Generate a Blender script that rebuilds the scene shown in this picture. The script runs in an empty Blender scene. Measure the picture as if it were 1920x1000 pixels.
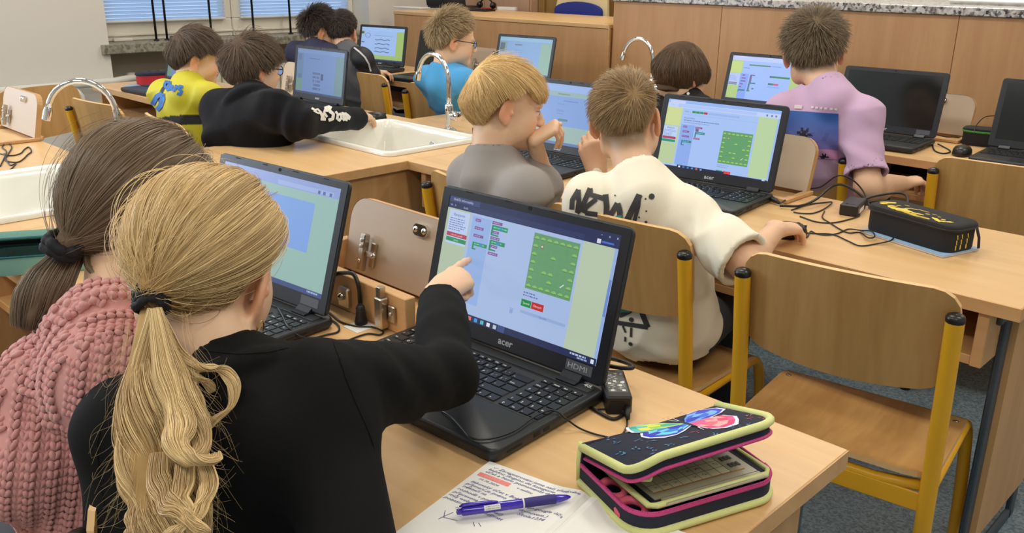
import bpy, bmesh, math, random
import numpy as np
from mathutils import Vector, Matrix
from math import pi, sin, cos, radians, atan2, hypot, sqrt

# ------------------------------------------------------------------ camera, light, exposure
SC = bpy.context.scene
COL = SC.collection
FOC, YAW, PIT, ROL = 1662.9, radians(44.354), radians(71.308), radians(0.6616)
CAM_Z, DESK_Z = 1.32, 0.72


def _rot():
    a, b, c = YAW, PIT, ROL
    rz = np.array([[cos(a), -sin(a), 0], [sin(a), cos(a), 0], [0, 0, 1]])
    rx = np.array([[1, 0, 0], [0, cos(b), -sin(b)], [0, sin(b), cos(b)]])
    rr = np.array([[cos(c), -sin(c), 0], [sin(c), cos(c), 0], [0, 0, 1]])
    return rz @ rx @ rr


RC = _rot()
CC = np.array([0.0, 0.0, CAM_Z])
cam = bpy.data.cameras.new('camera')
cam_o = bpy.data.objects.new('camera', cam)
COL.objects.link(cam_o)
cam.sensor_width = 36.0
cam.lens = FOC / 1920 * 36
cam.clip_start = 0.05
cam_o.matrix_world = Matrix.Translation(CC) @ Matrix(RC.tolist()).to_4x4()
SC.camera = cam_o

SC.view_settings.view_transform = 'Standard'
SC.view_settings.look = 'None'
SC.view_settings.gamma = 1.0
SC.view_settings.exposure = 0.0
SC.view_settings.use_curve_mapping = False
SC.cycles.use_denoising = True
SC.cycles.max_bounces = 8
SC.cycles.transparent_max_bounces = 12
SC.cycles.sample_clamp_indirect = 4.0

W = bpy.data.worlds.new('overcast_sky')
SC.world = W
W.use_nodes = True
W.node_tree.nodes['Background'].inputs[0].default_value = (0.50, 0.70, 1.0, 1)
W.node_tree.nodes['Background'].inputs[1].default_value = 1.3


def area(name, loc, rot, sx, sy, power, color):
    l = bpy.data.lights.new(name, 'AREA')
    l.shape = 'RECTANGLE'
    l.size, l.size_y, l.energy, l.color = sx, sy, power, color
    o = bpy.data.objects.new(name, l)
    o.location, o.rotation_euler = loc, rot
    COL.objects.link(o)
    return o


WARM = (1.0, 0.95, 0.86)
for lx in (-3.9, -1.7, 0.5):
    for ly in (-0.9, 1.5, 3.9):
        area('ceiling_lamp', (lx, ly, 2.93), (0, 0, 0), 1.25, 0.3, 21.5, WARM)
# daylight entering through the rear window of the same window wall (outside the frame)
area('window_daylight', (-5.35, -0.9, 1.75), (0, -pi / 2, 0), 1.5, 2.6, 78, (0.78, 0.88, 1.0))


# ------------------------------------------------------------------ pixel -> world (measured points of the photograph on real planes)
def ray(px, py):
    return RC @ np.array([(px - 960) / FOC, -(py - 500) / FOC, -1.0])


def PZ(px, py, z=DESK_Z):
    r = ray(px, py)
    return CC + r * ((z - CAM_Z) / r[2])


def PY(px, py, y):
    r = ray(px, py)
    return CC + r * (y / r[1])


def PX(px, py, x):
    r = ray(px, py)
    return CC + r * (x / r[0])


def PD(px, py, d):
    return CC + ray(px, py) * d


# ------------------------------------------------------------------ materials
def s2l(c):
    return tuple(((v / 255.0) / 12.92 if v / 255.0 <= 0.04045 else ((v / 255.0 + 0.055) / 1.055) ** 2.4) for v in c) + (1.0,)


MATS = {}


def nmat(name):
    m = bpy.data.materials.new(name)
    m.use_nodes = True
    MATS[name] = m
    nt = m.node_tree
    return m, nt, nt.nodes['Principled BSDF']


def lk(nt, a, b):
    nt.links.new(a, b)


def mat(name, rgb, rough=0.5, metal=0.0, spec=0.5, var=0.0, vscale=8.0, bump=0.0, bscale=200.0, coat=0.0, sheen=0.0, trans=0.0, sss=0.0):
    """plain surface: colour, fine procedural variation and fine bump"""
    m, nt, p = nmat(name)
    c = s2l(rgb)
    p.inputs['Base Color'].default_value = c
    p.inputs['Roughness'].default_value = rough
    p.inputs['Metallic'].default_value = metal
    p.inputs['Specular IOR Level'].default_value = spec
    p.inputs['Coat Weight'].default_value = coat
    p.inputs['Sheen Weight'].default_value = sheen
    p.inputs['Transmission Weight'].default_value = trans
    if sss:
        p.inputs['Subsurface Weight'].default_value = sss
        p.inputs['Subsurface Radius'].default_value = (0.01, 0.004, 0.002)
    tc = nt.nodes.new('ShaderNodeTexCoord')
    if var:
        n = nt.nodes.new('ShaderNodeTexNoise')
        n.inputs['Scale'].default_value = vscale
        n.inputs['Detail'].default_value = 4
        lk(nt, tc.outputs['Object'], n.inputs['Vector'])
        mx = nt.nodes.new('ShaderNodeMix')
        mx.data_type = 'RGBA'
        mx.inputs[6].default_value = tuple(v * (1 - var) for v in c[:3]) + (1,)
        mx.inputs[7].default_value = tuple(min(1, v * (1 + var)) for v in c[:3]) + (1,)
        lk(nt, n.outputs['Fac'], mx.inputs[0])
        lk(nt, mx.outputs[2], p.inputs['Base Color'])
    if bump:
        n = nt.nodes.new('ShaderNodeTexNoise')
        n.inputs['Scale'].default_value = bscale
        n.inputs['Detail'].default_value = 3
        lk(nt, tc.outputs['Object'], n.inputs['Vector'])
        b = nt.nodes.new('ShaderNodeBump')
        b.inputs['Strength'].default_value = bump
        b.inputs['Distance'].default_value = 0.002
        lk(nt, n.outputs['Fac'], b.inputs['Height'])
        lk(nt, b.outputs['Normal'], p.inputs['Normal'])
    return m


def wood(name, c1, c2, grain=(1.2, 14.0, 14.0), rough=0.38, rings=0.25, seed=0.0):
    """beech laminate / plywood: noise stretched along the grain plus soft figure"""
    m, nt, p = nmat(name)
    tc = nt.nodes.new('ShaderNodeTexCoord')
    mp = nt.nodes.new('ShaderNodeMapping')
    mp.inputs['Scale'].default_value = grain
    mp.inputs['Location'].default_value = (seed, seed * 1.7, seed * 0.6)
    lk(nt, tc.outputs['Object'], mp.inputs['Vector'])
    n1 = nt.nodes.new('ShaderNodeTexNoise')
    n1.inputs['Scale'].default_value = 1.6
    n1.inputs['Detail'].default_value = 6
    n1.inputs['Distortion'].default_value = 0.6
    lk(nt, mp.outputs[0], n1.inputs['Vector'])
    n2 = nt.nodes.new('ShaderNodeTexNoise')
    n2.inputs['Scale'].default_value = 9.0
    n2.inputs['Detail'].default_value = 3
    lk(nt, mp.outputs[0], n2.inputs['Vector'])
    ma = nt.nodes.new('ShaderNodeMath')
    ma.operation = 'MULTIPLY_ADD'
    ma.inputs[1].default_value = rings
    lk(nt, n2.outputs['Fac'], ma.inputs[0])
    lk(nt, n1.outputs['Fac'], ma.inputs[2])
    cr = nt.nodes.new('ShaderNodeValToRGB')
    cr.color_ramp.elements[0].position = 0.35
    cr.color_ramp.elements[1].position = 0.85
    cr.color_ramp.elements[0].color = s2l(c2)
    cr.color_ramp.elements[1].color = s2l(c1)
    lk(nt, ma.outputs[0], cr.inputs[0])
    lk(nt, cr.outputs[0], p.inputs['Base Color'])
    p.inputs['Roughness'].default_value = rough
    b = nt.nodes.new('ShaderNodeBump')
    b.inputs['Strength'].default_value = 0.05
    b.inputs['Distance'].default_value = 0.001
    lk(nt, n2.outputs['Fac'], b.inputs['Height'])
    lk(nt, b.outputs['Normal'], p.inputs['Normal'])
    return m


def vcol_mat(name, rough=0.5, emit=0.0, bump=0.0, bscale=900.0, sheen=0.0, sss=0.0):
    """colour printed on the surface, read from the 'Col' attribute"""
    m, nt, p = nmat(name)
    a = nt.nodes.new('ShaderNodeAttribute')
    a.attribute_name = 'Col'
    p.inputs['Roughness'].default_value = rough
    p.inputs['Sheen Weight'].default_value = sheen
    if sss:
        p.inputs['Subsurface Weight'].default_value = sss
        p.inputs['Subsurface Radius'].default_value = (0.012, 0.005, 0.003)
        p.inputs['Subsurface Scale'].default_value = 0.6
    if emit:
        p.inputs['Base Color'].default_value = (0.01, 0.01, 0.01, 1)
        lk(nt, a.outputs['Color'], p.inputs['Emission Color'])
        p.inputs['Emission Strength'].default_value = emit
    else:
        lk(nt, a.outputs['Color'], p.inputs['Base Color'])
    if bump:
        tc = nt.nodes.new('ShaderNodeTexCoord')
        n = nt.nodes.new('ShaderNodeTexNoise')
        n.inputs['Scale'].default_value = bscale
        lk(nt, tc.outputs['Object'], n.inputs['Vector'])
        b = nt.nodes.new('ShaderNodeBump')
        b.inputs['Strength'].default_value = bump
        b.inputs['Distance'].default_value = 0.001
        lk(nt, n.outputs['Fac'], b.inputs['Height'])
        lk(nt, b.outputs['Normal'], p.inputs['Normal'])
    return m


DESK_C1, DESK_C2 = (226, 187, 134), (212, 168, 113)
wood('beech_top', DESK_C1, DESK_C2, (1.3, 16, 16), 0.33, seed=1)
wood('beech_edge', (212, 168, 116), (197, 150, 98), (1.3, 16, 16), 0.42, seed=2)
wood('beech_upright', (204, 160, 108), (188, 141, 90), (14, 14, 1.2), 0.42, seed=3)
wood('bench_front', (206, 160, 112), (190, 142, 94), (9, 9, 0.8), 0.42, seed=4)
wood('rose_wood', (196, 158, 130), (182, 142, 114), (9, 9, 0.8), 0.5, seed=5)
wood('door_brown', (150, 116, 58), (138, 104, 50), (9, 9, 0.8), 0.5, seed=6)
wood('plywood', (196, 154, 96), (170, 127, 72), (10, 3, 1.1), 0.36, rings=0.35, seed=7)
wood('plywood_seat', (196, 150, 92), (160, 114, 64), (9, 1.1, 9), 0.33, rings=0.4, seed=8)
mat('plywood_edge', (226, 184, 128), 0.45, var=0.08, vscale=60)
mat('lid_grey', (205, 186, 164), 0.45, var=0.03, vscale=5)
mat('dark_gap', (30, 24, 20), 0.8)
mat('yellow_paint', (232, 172, 34), 0.3, var=0.04, vscale=10)
mat('black_plastic', (26, 25, 24), 0.3)
mat('steel_blue', (56, 68, 80), 0.4, var=0.05, vscale=20)
mat('navy_steel', (24, 34, 48), 0.4, var=0.05, vscale=20)
mat('chrome', (225, 225, 225), 0.07, metal=1.0)
mat('brushed_metal', (196, 188, 176), 0.3, metal=1.0, bump=0.1, bscale=300)
mat('sink_white', (240, 238, 228), 0.16, var=0.01, vscale=6, coat=0.3)
mat('wall_paint', (226, 221, 212), 0.75, var=0.015, vscale=3, bump=0.08, bscale=120)
mat('niche_paint', (190, 180, 160), 0.75, var=0.03, vscale=3)
mat('ceiling_paint', (232, 230, 224), 0.8, var=0.01)
mat('window_cream', (222, 216, 202), 0.4, var=0.02, vscale=8)
mat('radiator_cream', (226, 220, 200), 0.4, var=0.02)
mat('pipe_white', (224, 222, 214), 0.35)
mat('black_rod', (22, 22, 24), 0.5)


def terrazzo(name, cols, scale, rough=0.4):
    m, nt, p = nmat(name)
    tc = nt.nodes.new('ShaderNodeTexCoord')
    v = nt.nodes.new('ShaderNodeTexVoronoi')
    v.inputs['Scale'].default_value = scale
    lk(nt, tc.outputs['Object'], v.inputs['Vector'])
    n = nt.nodes.new('ShaderNodeTexNoise')
    n.inputs['Scale'].default_value = scale * 0.6
    n.inputs['Detail'].default_value = 4
    lk(nt, tc.outputs['Object'], n.inputs['Vector'])
    mx = nt.nodes.new('ShaderNodeMix')
    mx.data_type = 'FLOAT'
    mx.inputs[0].default_value = 0.55
    sp = nt.nodes.new('ShaderNodeSeparateColor')
    lk(nt, v.outputs['Color'], sp.inputs[0])
    lk(nt, sp.outputs[0], mx.inputs[2])
    lk(nt, n.outputs['Fac'], mx.inputs[3])
    cr = nt.nodes.new('ShaderNodeValToRGB')
    els = cr.color_ramp.elements
    while len(els) < len(cols):
        els.new(0.5)
    for i, (pos, c) in enumerate(cols):
        els[i].position = pos
        els[i].color = s2l(c)
    lk(nt, mx.outputs[0], cr.inputs[0])
    lk(nt, cr.outputs[0], p.inputs['Base Color'])
    p.inputs['Roughness'].default_value = rough
    return m


terrazzo('granite', [(0.26, (52, 50, 52)), (0.38, (128, 124, 122)), (0.5, (186, 182, 178)), (0.72, (214, 210, 206))], 90, 0.2)
terrazzo('sill_stone', [(0.3, (110, 106, 94)), (0.5, (142, 137, 122)), (0.7, (160, 155, 140))], 60, 0.35)
terrazzo('floor_lino', [(0.3, (78, 94, 104)), (0.5, (102, 120, 130)), (0.7, (120, 138, 146))], 160, 0.55)


def glass(name):
    m, nt, p = nmat(name)
    p.inputs['Base Color'].default_value = (1, 1, 1, 1)
    p.inputs['Roughness'].default_value = 0.0
    p.inputs['Transmission Weight'].default_value = 1.0
    p.inputs['IOR'].default_value = 1.1
    return m


glass('window_glass')
m, nt, p = nmat('blind_slat')
p.inputs['Base Color'].default_value = s2l((214, 226, 240))
p.inputs['Roughness'].default_value = 0.5
tr = nt.nodes.new('ShaderNodeBsdfTranslucent')
tr.inputs[0].default_value = s2l((225, 238, 255))
mxs = nt.nodes.new('ShaderNodeMixShader')
mxs.inputs[0].default_value = 0.65
lk(nt, p.outputs[0], mxs.inputs[1])
lk(nt, tr.outputs[0], mxs.inputs[2])
lk(nt, mxs.outputs[0], nt.nodes['Material Output'].inputs[0])


# ------------------------------------------------------------------ mesh helpers
class MB:
    """collects shapes into ONE mesh"""

    def __init__(s):
        s.v, s.f, s.c = [], [], []
        s.M = None

    def add(s, verts, faces, col=None):
        b = len(s.v)
        if s.M is not None:
            verts = [s.M @ Vector(v) for v in verts]
        s.v += [tuple(v) for v in verts]
        s.f += [tuple(i + b for i in f) for f in faces]
        s.c += [col] * len(faces)
        return s

    def box(s, x0, x1, y0, y1, z0, z1, ch=0.0, col=None):
        if x0 > x1: x0, x1 = x1, x0
        if y0 > y1: y0, y1 = y1, y0
        if z0 > z1: z0, z1 = z1, z0
        if ch <= 0:
            v = [(x, y, z) for z in (z0, z1) for y in (y0, y1) for x in (x0, x1)]
            f = [(0, 2, 3, 1), (4, 5, 7, 6), (0, 1, 5, 4), (2, 6, 7, 3), (0, 4, 6, 2), (1, 3, 7, 5)]
            return s.add(v, f, col)
        ch = min(ch, (x1 - x0) * .49, (y1 - y0) * .49, (z1 - z0) * .49)
        X, Y, Z = (x0, x1), (y0, y1), (z0, z1)
        v, idx = [], {}
        for i in (0, 1):
            for j in (0, 1):
                for k in (0, 1):
                    sx, sy, sz = (1 - 2 * i) * ch, (1 - 2 * j) * ch, (1 - 2 * k) * ch
                    for a, d in (('x', (0, sy, sz)), ('y', (sx, 0, sz)), ('z', (sx, sy, 0))):
                        idx[i, j, k, a] = len(v)
                        v.append((X[i] + d[0], Y[j] + d[1], Z[k] + d[2]))
        g = idx
        f = []
        for i in (0, 1):
            q = [g[i, 0, 0, 'x'], g[i, 1, 0, 'x'], g[i, 1, 1, 'x'], g[i, 0, 1, 'x']]
            f.append(q if i else q[::-1])
            q = [g[0, i, 0, 'y'], g[0, i, 1, 'y'], g[1, i, 1, 'y'], g[1, i, 0, 'y']]
            f.append(q if i else q[::-1])
            q = [g[0, 0, i, 'z'], g[1, 0, i, 'z'], g[1, 1, i, 'z'], g[0, 1, i, 'z']]
            f.append(q if i else q[::-1])
        for i in (0, 1):
            for j in (0, 1):
                q = [g[i, j, 0, 'x'], g[i, j, 0, 'y'], g[i, j, 1, 'y'], g[i, j, 1, 'x']]
                f.append(q if (i + j) % 2 else q[::-1])
                q = [g[i, 0, j, 'x'], g[i, 0, j, 'z'], g[i, 1, j, 'z'], g[i, 1, j, 'x']]
                f.append(q[::-1] if (i + j) % 2 else q)
                q = [g[0, i, j, 'y'], g[0, i, j, 'z'], g[1, i, j, 'z'], g[1, i, j, 'y']]
                f.append(q if (i + j) % 2 else q[::-1])
                for k in (0, 1):
                    q = [g[i, j, k, 'x'], g[i, j, k, 'y'], g[i, j, k, 'z']]
                    f.append(q if (i + j + k) % 2 else q[::-1])
        return s.add(v, f, col)

    def prism(s, poly, z0, z1, col=None, axis='z'):
        n = len(poly)
        def P(a, b, c):
            return (a, b, c) if axis == 'z' else ((a, c, b) if axis == 'y' else (c, a, b))
        v = [P(x, y, z0) for x, y in poly] + [P(x, y, z1) for x, y in poly]
        f = [tuple(range(n))[::-1], tuple(range(n, 2 * n))] + [(i, (i + 1) % n, n + (i + 1) % n, n + i) for i in range(n)]
        if axis == 'y':
            f = [q[::-1] for q in f]
        return s.add(v, f, col)

    def tube(s, pts, r, n=8, closed=False, col=None, flat=None, up=None):
        pts = [Vector(p) for p in pts]
        m = len(pts)
        rs = r if hasattr(r, '__len__') else [r] * m
        t0 = (pts[1] - pts[0]).normalized()
        ref = Vector(up) if up is not None else (Vector((0, 0, 1)) if abs(t0.z) < .9 else Vector((1, 0, 0)))
        nn = (ref - t0 * ref.dot(t0)).normalized()
        v = []
        for i in range(m):
            if closed:
                t = (pts[(i + 1) % m] - pts[i - 1])
            else:
                t = pts[min(i + 1, m - 1)] - pts[max(i - 1, 0)]
            t = t.normalized() if t.length > 1e-9 else t0
            nn = (nn - t * nn.dot(t))
            nn = nn.normalized() if nn.length > 1e-6 else t.orthogonal().normalized()
            b = t.cross(nn)
            for k in range(n):
                a = 2 * pi * k / n
                fa, fb = (1, 1) if flat is None else flat
                v.append(pts[i] + (nn * cos(a) * fa + b * sin(a) * fb) * rs[i])
        f = []
        for i in range(m if closed else m - 1):
            j = (i + 1) % m
            for k in range(n):
                k2 = (k + 1) % n
                f.append((i * n + k, i * n + k2, j * n + k2, j * n + k))
        if not closed:
            f.append(tuple(range(n))[::-1])
            f.append(tuple(range((m - 1) * n, m * n)))
        return s.add(v, f, col)

    def lathe(s, prof, n=20, center=(0, 0, 0), col=None, cap=True):
        v, f = [], []
        for r, z in prof:
            for k in range(n):
                a = 2 * pi * k / n
                v.append((center[0] + r * cos(a), center[1] + r * sin(a), center[2] + z))
        for i in range(len(prof) - 1):
            for k in range(n):
                k2 = (k + 1) % n
                f.append((i * n + k, i * n + k2, (i + 1) * n + k2, (i + 1) * n + k))
        if cap:
            f.append(tuple(range(n))[::-1])
            f.append(tuple(range((len(prof) - 1) * n, len(prof) * n)))
        return s.add(v, f, col)

    def ball(s, c, r, n=10, m=6, col=None):
        rx, ry, rz = r if hasattr(r, '__len__') else (r, r, r)
        v, f = [], []
        for i in range(m + 1):
            th = pi * i / m
            for k in range(n):
                a = 2 * pi * k / n
                v.append((c[0] + rx * sin(th) * cos(a), c[1] + ry * sin(th) * sin(a), c[2] - rz * cos(th)))
        for i in range(m):
            for k in range(n):
                k2 = (k + 1) % n
                f.append((i * n + k, i * n + k2, (i + 1) * n + k2, (i + 1) * n + k))
        return s.add(v, f, col)

    def quad(s, a, b, c, d, col=None):
        return s.add([a, b, c, d], [(0, 1, 2, 3)], col)

    def build(s, name, mt, parent=None, smooth=False, local=None, angle=None):
        me = bpy.data.meshes.new(name)
        me.from_pydata(s.v, [], s.f)
        me.materials.append(MATS[mt] if isinstance(mt, str) else mt)
        if any(c is not None for c in s.c):
            at = me.color_attributes.new('Col', 'FLOAT_COLOR', 'CORNER')
            arr = np.ones((len(me.loops), 4), np.float32)
            i = 0
            for f, c in zip(s.f, s.c):
                arr[i:i + len(f)] = s2l(c) if c is not None else (1, 1, 1, 1)
                i += len(f)
            at.data.foreach_set('color', arr.ravel())
        if smooth:
            me.polygons.foreach_set('use_smooth', [True] * len(me.polygons))
            if angle is not None:
                me.set_sharp_from_angle(angle=radians(angle))
        o = bpy.data.objects.new(name, me)
        COL.objects.link(o)
        if parent is not None:
            o.parent = parent
        if local is not None:
            o.matrix_local = local
        return o


def thing(name, label, cat, loc=(0, 0, 0), rz=0.0, group=None):
    o = bpy.data.objects.new(name, None)
    COL.objects.link(o)
    o.location, o.rotation_euler = loc, (0, 0, rz)
    o.empty_display_size = 0.1
    return tag(o, label, cat, group)


def tag(o, label, cat, group=None):
    o['label'], o['category'] = label, cat
    if group:
        o['group'] = group
    return o


def struct(o):
    o['kind'] = 'structure'
    return o


def stuff(o):
    o['kind'] = 'stuff'
    return o


def dup(root, loc, rz, label, group=None):
    """a copy of a thing with copies of its parts and their sub-parts (mesh data shared)"""
    r = root.copy()
    COL.objects.link(r)
    r.location, r.rotation_euler = loc, (0, 0, rz)
    r['label'] = label
    if group:
        r['group'] = group
    for ch in list(root.children):
        c = ch.copy()
        COL.objects.link(c)
        c.parent = r
        for g in list(ch.children):
            d = g.copy()
            COL.objects.link(d)
            d.parent = c
    return r


def rrect(w, h, r, n=5, x=0, y=0):
    """rounded rectangle polygon centred on x,y (ccw)"""
    out = []
    for cx, cy, a0 in ((w / 2 - r, h / 2 - r, 0), (-w / 2 + r, h / 2 - r, pi / 2), (-w / 2 + r, -h / 2 + r, pi), (w / 2 - r, -h / 2 + r, 1.5 * pi)):
        for i in range(n + 1):
            a = a0 + (pi / 2) * i / n
            out.append((x + cx + r * cos(a), y + cy + r * sin(a)))
    return out


def spline(pts, n=8):
    """Catmull-Rom through 3D points"""
    P = [np.array(p, float) for p in pts]
    P = [2 * P[0] - P[1]] + P + [2 * P[-1] - P[-2]]
    out = []
    for i in range(1, len(P) - 2):
        for k in range(n):
            t = k / n
            out.append(0.5 * ((2 * P[i]) + (-P[i - 1] + P[i + 1]) * t + (2 * P[i - 1] - 5 * P[i] + 4 * P[i + 1] - P[i + 2]) * t * t + (-P[i - 1] + 3 * P[i] - 3 * P[i + 1] + P[i + 2]) * t ** 3))
    out.append(P[-2])
    return out

# ------------------------------------------------------------------ the room
XW, YF, XR, YB, ZC = -5.5, 4.95, 2.6, -3.2, 3.0
NY0, NY1, NX = 2.18, 4.09, -5.74          # window niche
SILL = 0.80
struct(MB().box(XW - .3, XR + .1, YB - .1, YF + .1, -.1, 0).build('floor', 'floor_lino'))
struct(MB().box(XW - .3, XR + .1, YB - .1, YF + .1, ZC, ZC + .1).build('ceiling', 'ceiling_paint'))
b = MB()
b.box(XW - .3, XW, YB, -2.3, 0, ZC).box(XW - .3, XW, .5, NY0, 0, ZC).box(XW - .3, XW, NY1, YF, 0, ZC)
b.box(XW - .3, XW, -2.3, .5, 0, .9).box(XW - .3, XW, -2.3, .5, 2.6, ZC)
b.box(XW - .3, XW, NY0, NY1, 2.5, ZC)
wl = struct(b.build('wall_left', 'wall_paint'))
MB().box(NX - .05, NX, NY0 - .02, NY1 + .02, 0, SILL).build('niche_back', 'niche_paint', wl)
struct(MB().box(XW - .3, XR, YF, YF + .1, 0, ZC).build('wall_front', 'wall_paint'))
struct(MB().box(XR, XR + .1, YB, YF, 0, ZC).build('wall_right', 'wall_paint'))
struct(MB().box(XW - .3, XR, YB - .1, YB, 0, ZC).build('wall_back', 'wall_paint'))
# stone sill
b = MB()
b.box(NX, XW + .03, NY0 - .05, NY1 + .02, SILL, SILL + .055, .004)
sill = struct(b.build('trim_1', 'sill_stone'))
# windows: two casements with blinds
ZB0, ZT = SILL + .055, 2.5
for wi, (ya, yb) in enumerate(((NY0, PX(436, 30, NX + .06)[1]), (PX(436, 30, NX + .06)[1], NY1))):
    wn = thing('window_%d' % (wi + 1), 'x', 'window', (NX, ya, ZB0))
    del wn['label'], wn['category']
    struct(wn)
    L = yb - ya
    fr = .075
    for nm, (y0, y1, z0, z1) in (('bottom_rail', (0, L, 0, .115)), ('side_stile', (0.0, fr, .115, ZT - ZB0)), ('side_stile', (L - fr, L, .115, ZT - ZB0)), ('top_rail', (fr, L - fr, ZT - ZB0 - .1, ZT - ZB0))):
        MB().box(-.01, .05, y0 + .002, y1 - .002, z0, z1, .006).build(nm, 'window_cream', wn)
    MB().box(.05, .062, .004, L - .004, .03, .045, .003).build('drip_rail', 'window_cream', wn)
    MB().box(.0, .004, fr, L - fr, .115, ZT - ZB0 - .1).build('pane', 'window_glass', wn)
    bl = MB().box(.052, .085, fr - .03, L - fr + .02, ZT - ZB0 - .16, ZT - ZB0 - .11, .003).build('blind_headrail', 'window_cream', wn)
    me0 = None
    z = .128
    MB().box(.055, .08, fr - .02, L - fr + .015, .112, .124, .003).build('blind_bottom_bar', 'pipe_white', wn)
    k = 0
    while z < ZT - ZB0 - .17:
        if me0 is None:
            sb = MB()
            a = radians(52)
            hw = .0125
            sb.add([(.066 - hw * cos(a), fr - .02, -hw * sin(a)), (.066 - hw * cos(a), L - fr + .015, -hw * sin(a)), (.068, L - fr + .015, .002), (.068, fr - .02, .002), (.066 + hw * cos(a), L - fr + .015, hw * sin(a)), (.066 + hw * cos(a), fr - .02, hw * sin(a))], [(0, 1, 2, 3), (3, 2, 4, 5)])
            so = sb.build('slat', 'blind_slat', wn, smooth=True)
            me0 = so.data
        else:
            so = bpy.data.objects.new('slat', me0)
            COL.objects.link(so)
            so.parent = wn
        so.location = (0, 0, z)
        z += .0215
    MB().box(.05, .075, .1, .22, -.0, .02, .004).build('hinge_cover', 'window_cream', wn)
# black bars standing on the sill in front of the window
for i, px in enumerate((285.5, 306, 391, 471.5, 541.5)):
    q = PX(px, 5, -5.6)
    t = thing('window_bar', 'thin black rod standing on the window sill, %s from the left' % ('first', 'second', 'third', 'fourth', 'fifth')[i], 'rod', (-5.6, q[1], SILL + .055), group='black rods in front of the window')
    MB().tube([(0, 0, 0), (0, 0, 1.6)], .0075, 8).build('rod', 'black_rod', t, True)
    MB().lathe([(.018, 0), (.018, .006), (.009, .01)], 12).build('foot', 'black_rod', t)
# radiator under the window and its pipes
rt = thing('radiator', 'cream ribbed radiator under the window sill', 'radiator', (-5.62, 2.42, 0))
rib = None
for k in range(22):
    if rib is None:
        rb = MB().prism(rrect(.13, .046, .02, 4), .12, .665)
        rb.tube([(0, -.03, .64), (0, .03, .64)], .022, 8).tube([(0, -.03, .16), (0, .03, .16)], .022, 8)
        o = rb.build('rib', 'radiator_cream', rt, True, angle=40)
        rib = o.data
    else:
        o = bpy.data.objects.new('rib', rib)
        COL.objects.link(o)
        o.parent = rt
    o.location = (0, .03 + .055 * k, 0)
MB().lathe([(.012, 0), (.028, .004), (.03, .03), (.028, .05), (.018, .055)], 14).build('valve_knob', 'radiator_cream', rt, True, local=Matrix.Translation((.02, -.06, .645)) @ Matrix.Rotation(pi / 2, 4, 'X'))
pp_ = thing('heating_pipe', 'white heating pipe running along the bare wall to the radiator', 'pipe', (-5.44, 0, 0))
MB().tube([(0, -1.0, .625), (0, 2.15, .645), (-.1, 2.3, .645), (-.14, 2.42, .645)], .023, 10).build('upper_pipe', 'pipe_white', pp_, True)
MB().tube([(0, 1.92, .63), (.0, 1.96, .58), (0, 1.96, .12), (0, 1.96, .02)], .018, 10).build('drop_pipe', 'pipe_white', pp_, True)
for yy in (-.4, .9):
    MB().box(-.06, 0, yy - .012, yy + .012, .61, .66, .003).build('pipe_clip', 'pipe_white', pp_)

# front corner: rose wood cabinet and brown door behind the teacher desk
fx = [XW + .01, PY(998, 8, 4.83)[0]]
cb = thing('cabinet', 'pinkish wooden wall cabinet standing behind the teacher desk', 'cabinet', (0, 4.80, 0))
MB().box(fx[0], fx[1] - .004, .02, .14, .08, 2.1, .004).build('body', 'rose_wood', cb)
mid = (fx[0] + fx[1]) / 2
for a, c in ((fx[0] + .005, mid - .003), (mid + .003, fx[1] - .01)):
    d = MB().box(a, c, 0, .018, .1, 2.08, .003).build('door', 'rose_wood', cb)
    MB().tube([(c - .05, -.0, 1.3), (c - .05, -.025, 1.3), (c - .05, -.025, 1.42), (c - .05, 0, 1.42)], .005, 8).build('handle', 'brushed_metal', d, True)
dd = thing('door_1', 'x', 'door', (0, YF - .012, 0))
del dd['label'], dd['category']
struct(dd)
dx = [fx[1] + .06, fx[1] + .90]
MB().box(dx[0], dx[1], -.03, 0.005, 0, 2.0, .004).build('door_leaf', 'door_brown', dd)
MB().box(dx[0] - .055, dx[0], -.05, .005, 0, 2.06, .004).build('door_frame', 'door_brown', dd)
MB().box(dx[1], dx[1] + .055, -.05, .005, 0, 2.06, .004).build('door_frame', 'door_brown', dd)

# demonstration bench with granite top
bn = thing('demonstration_bench', 'long wooden demonstration bench with speckled granite top along the front', 'bench', (0, 3.95, 0))
sx = [-3.115, PY(1350, 60, 3.95)[0], PY(1791, 80, 3.95)[0], .2, 1.4]
for i in range(4):
    MB().box(sx[i] + .001, sx[i + 1] - .001, 0, .022, .08, 1.15, .0015).build('front_panel', 'bench_front', bn)
MB().box(sx[0] + .02, sx[-1] - .02, .022, .7, 0, 1.15).build('carcass', 'bench_front', bn)
MB().box(sx[0] - .0, sx[-1] + .02, -.025, .75, 1.152, 1.186, .003).build('granite_top', 'granite', bn)
# teacher desk
td = thing('teacher_desk', 'beech teacher desk with a raised front panel beside the demonstration bench', 'desk', (0, 3.93, 0))
tx0, tx1 = PY(738.5, 24, 3.93)[0], -3.126
MB().box(tx0, tx1, 0, .022, .06, 1.002, .002).build('front_panel', 'bench_front', td)
MB().box(tx0, tx1, -.006, .68, 1.004, 1.026, .002).build('desktop', 'beech_top', td)
MB().box(tx0, tx0 + .02, .022, .68, .06, 1.002).build('side_panel', 'bench_front', td)
MB().box(tx1 - .02, tx1, .022, .68, .06, 1.002).build('side_panel', 'bench_front', td)
MB().box(tx1 - .001, tx1 + .008, -.004, .01, .06, 1.02).build('edge_strip', 'beech_edge', td)

# ------------------------------------------------------------------ pupils' desks in three rows, the service counter with sinks between them
ROWS = {'front': .512, 'middle': 1.785, 'back': 3.06}
DEP = .54


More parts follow.
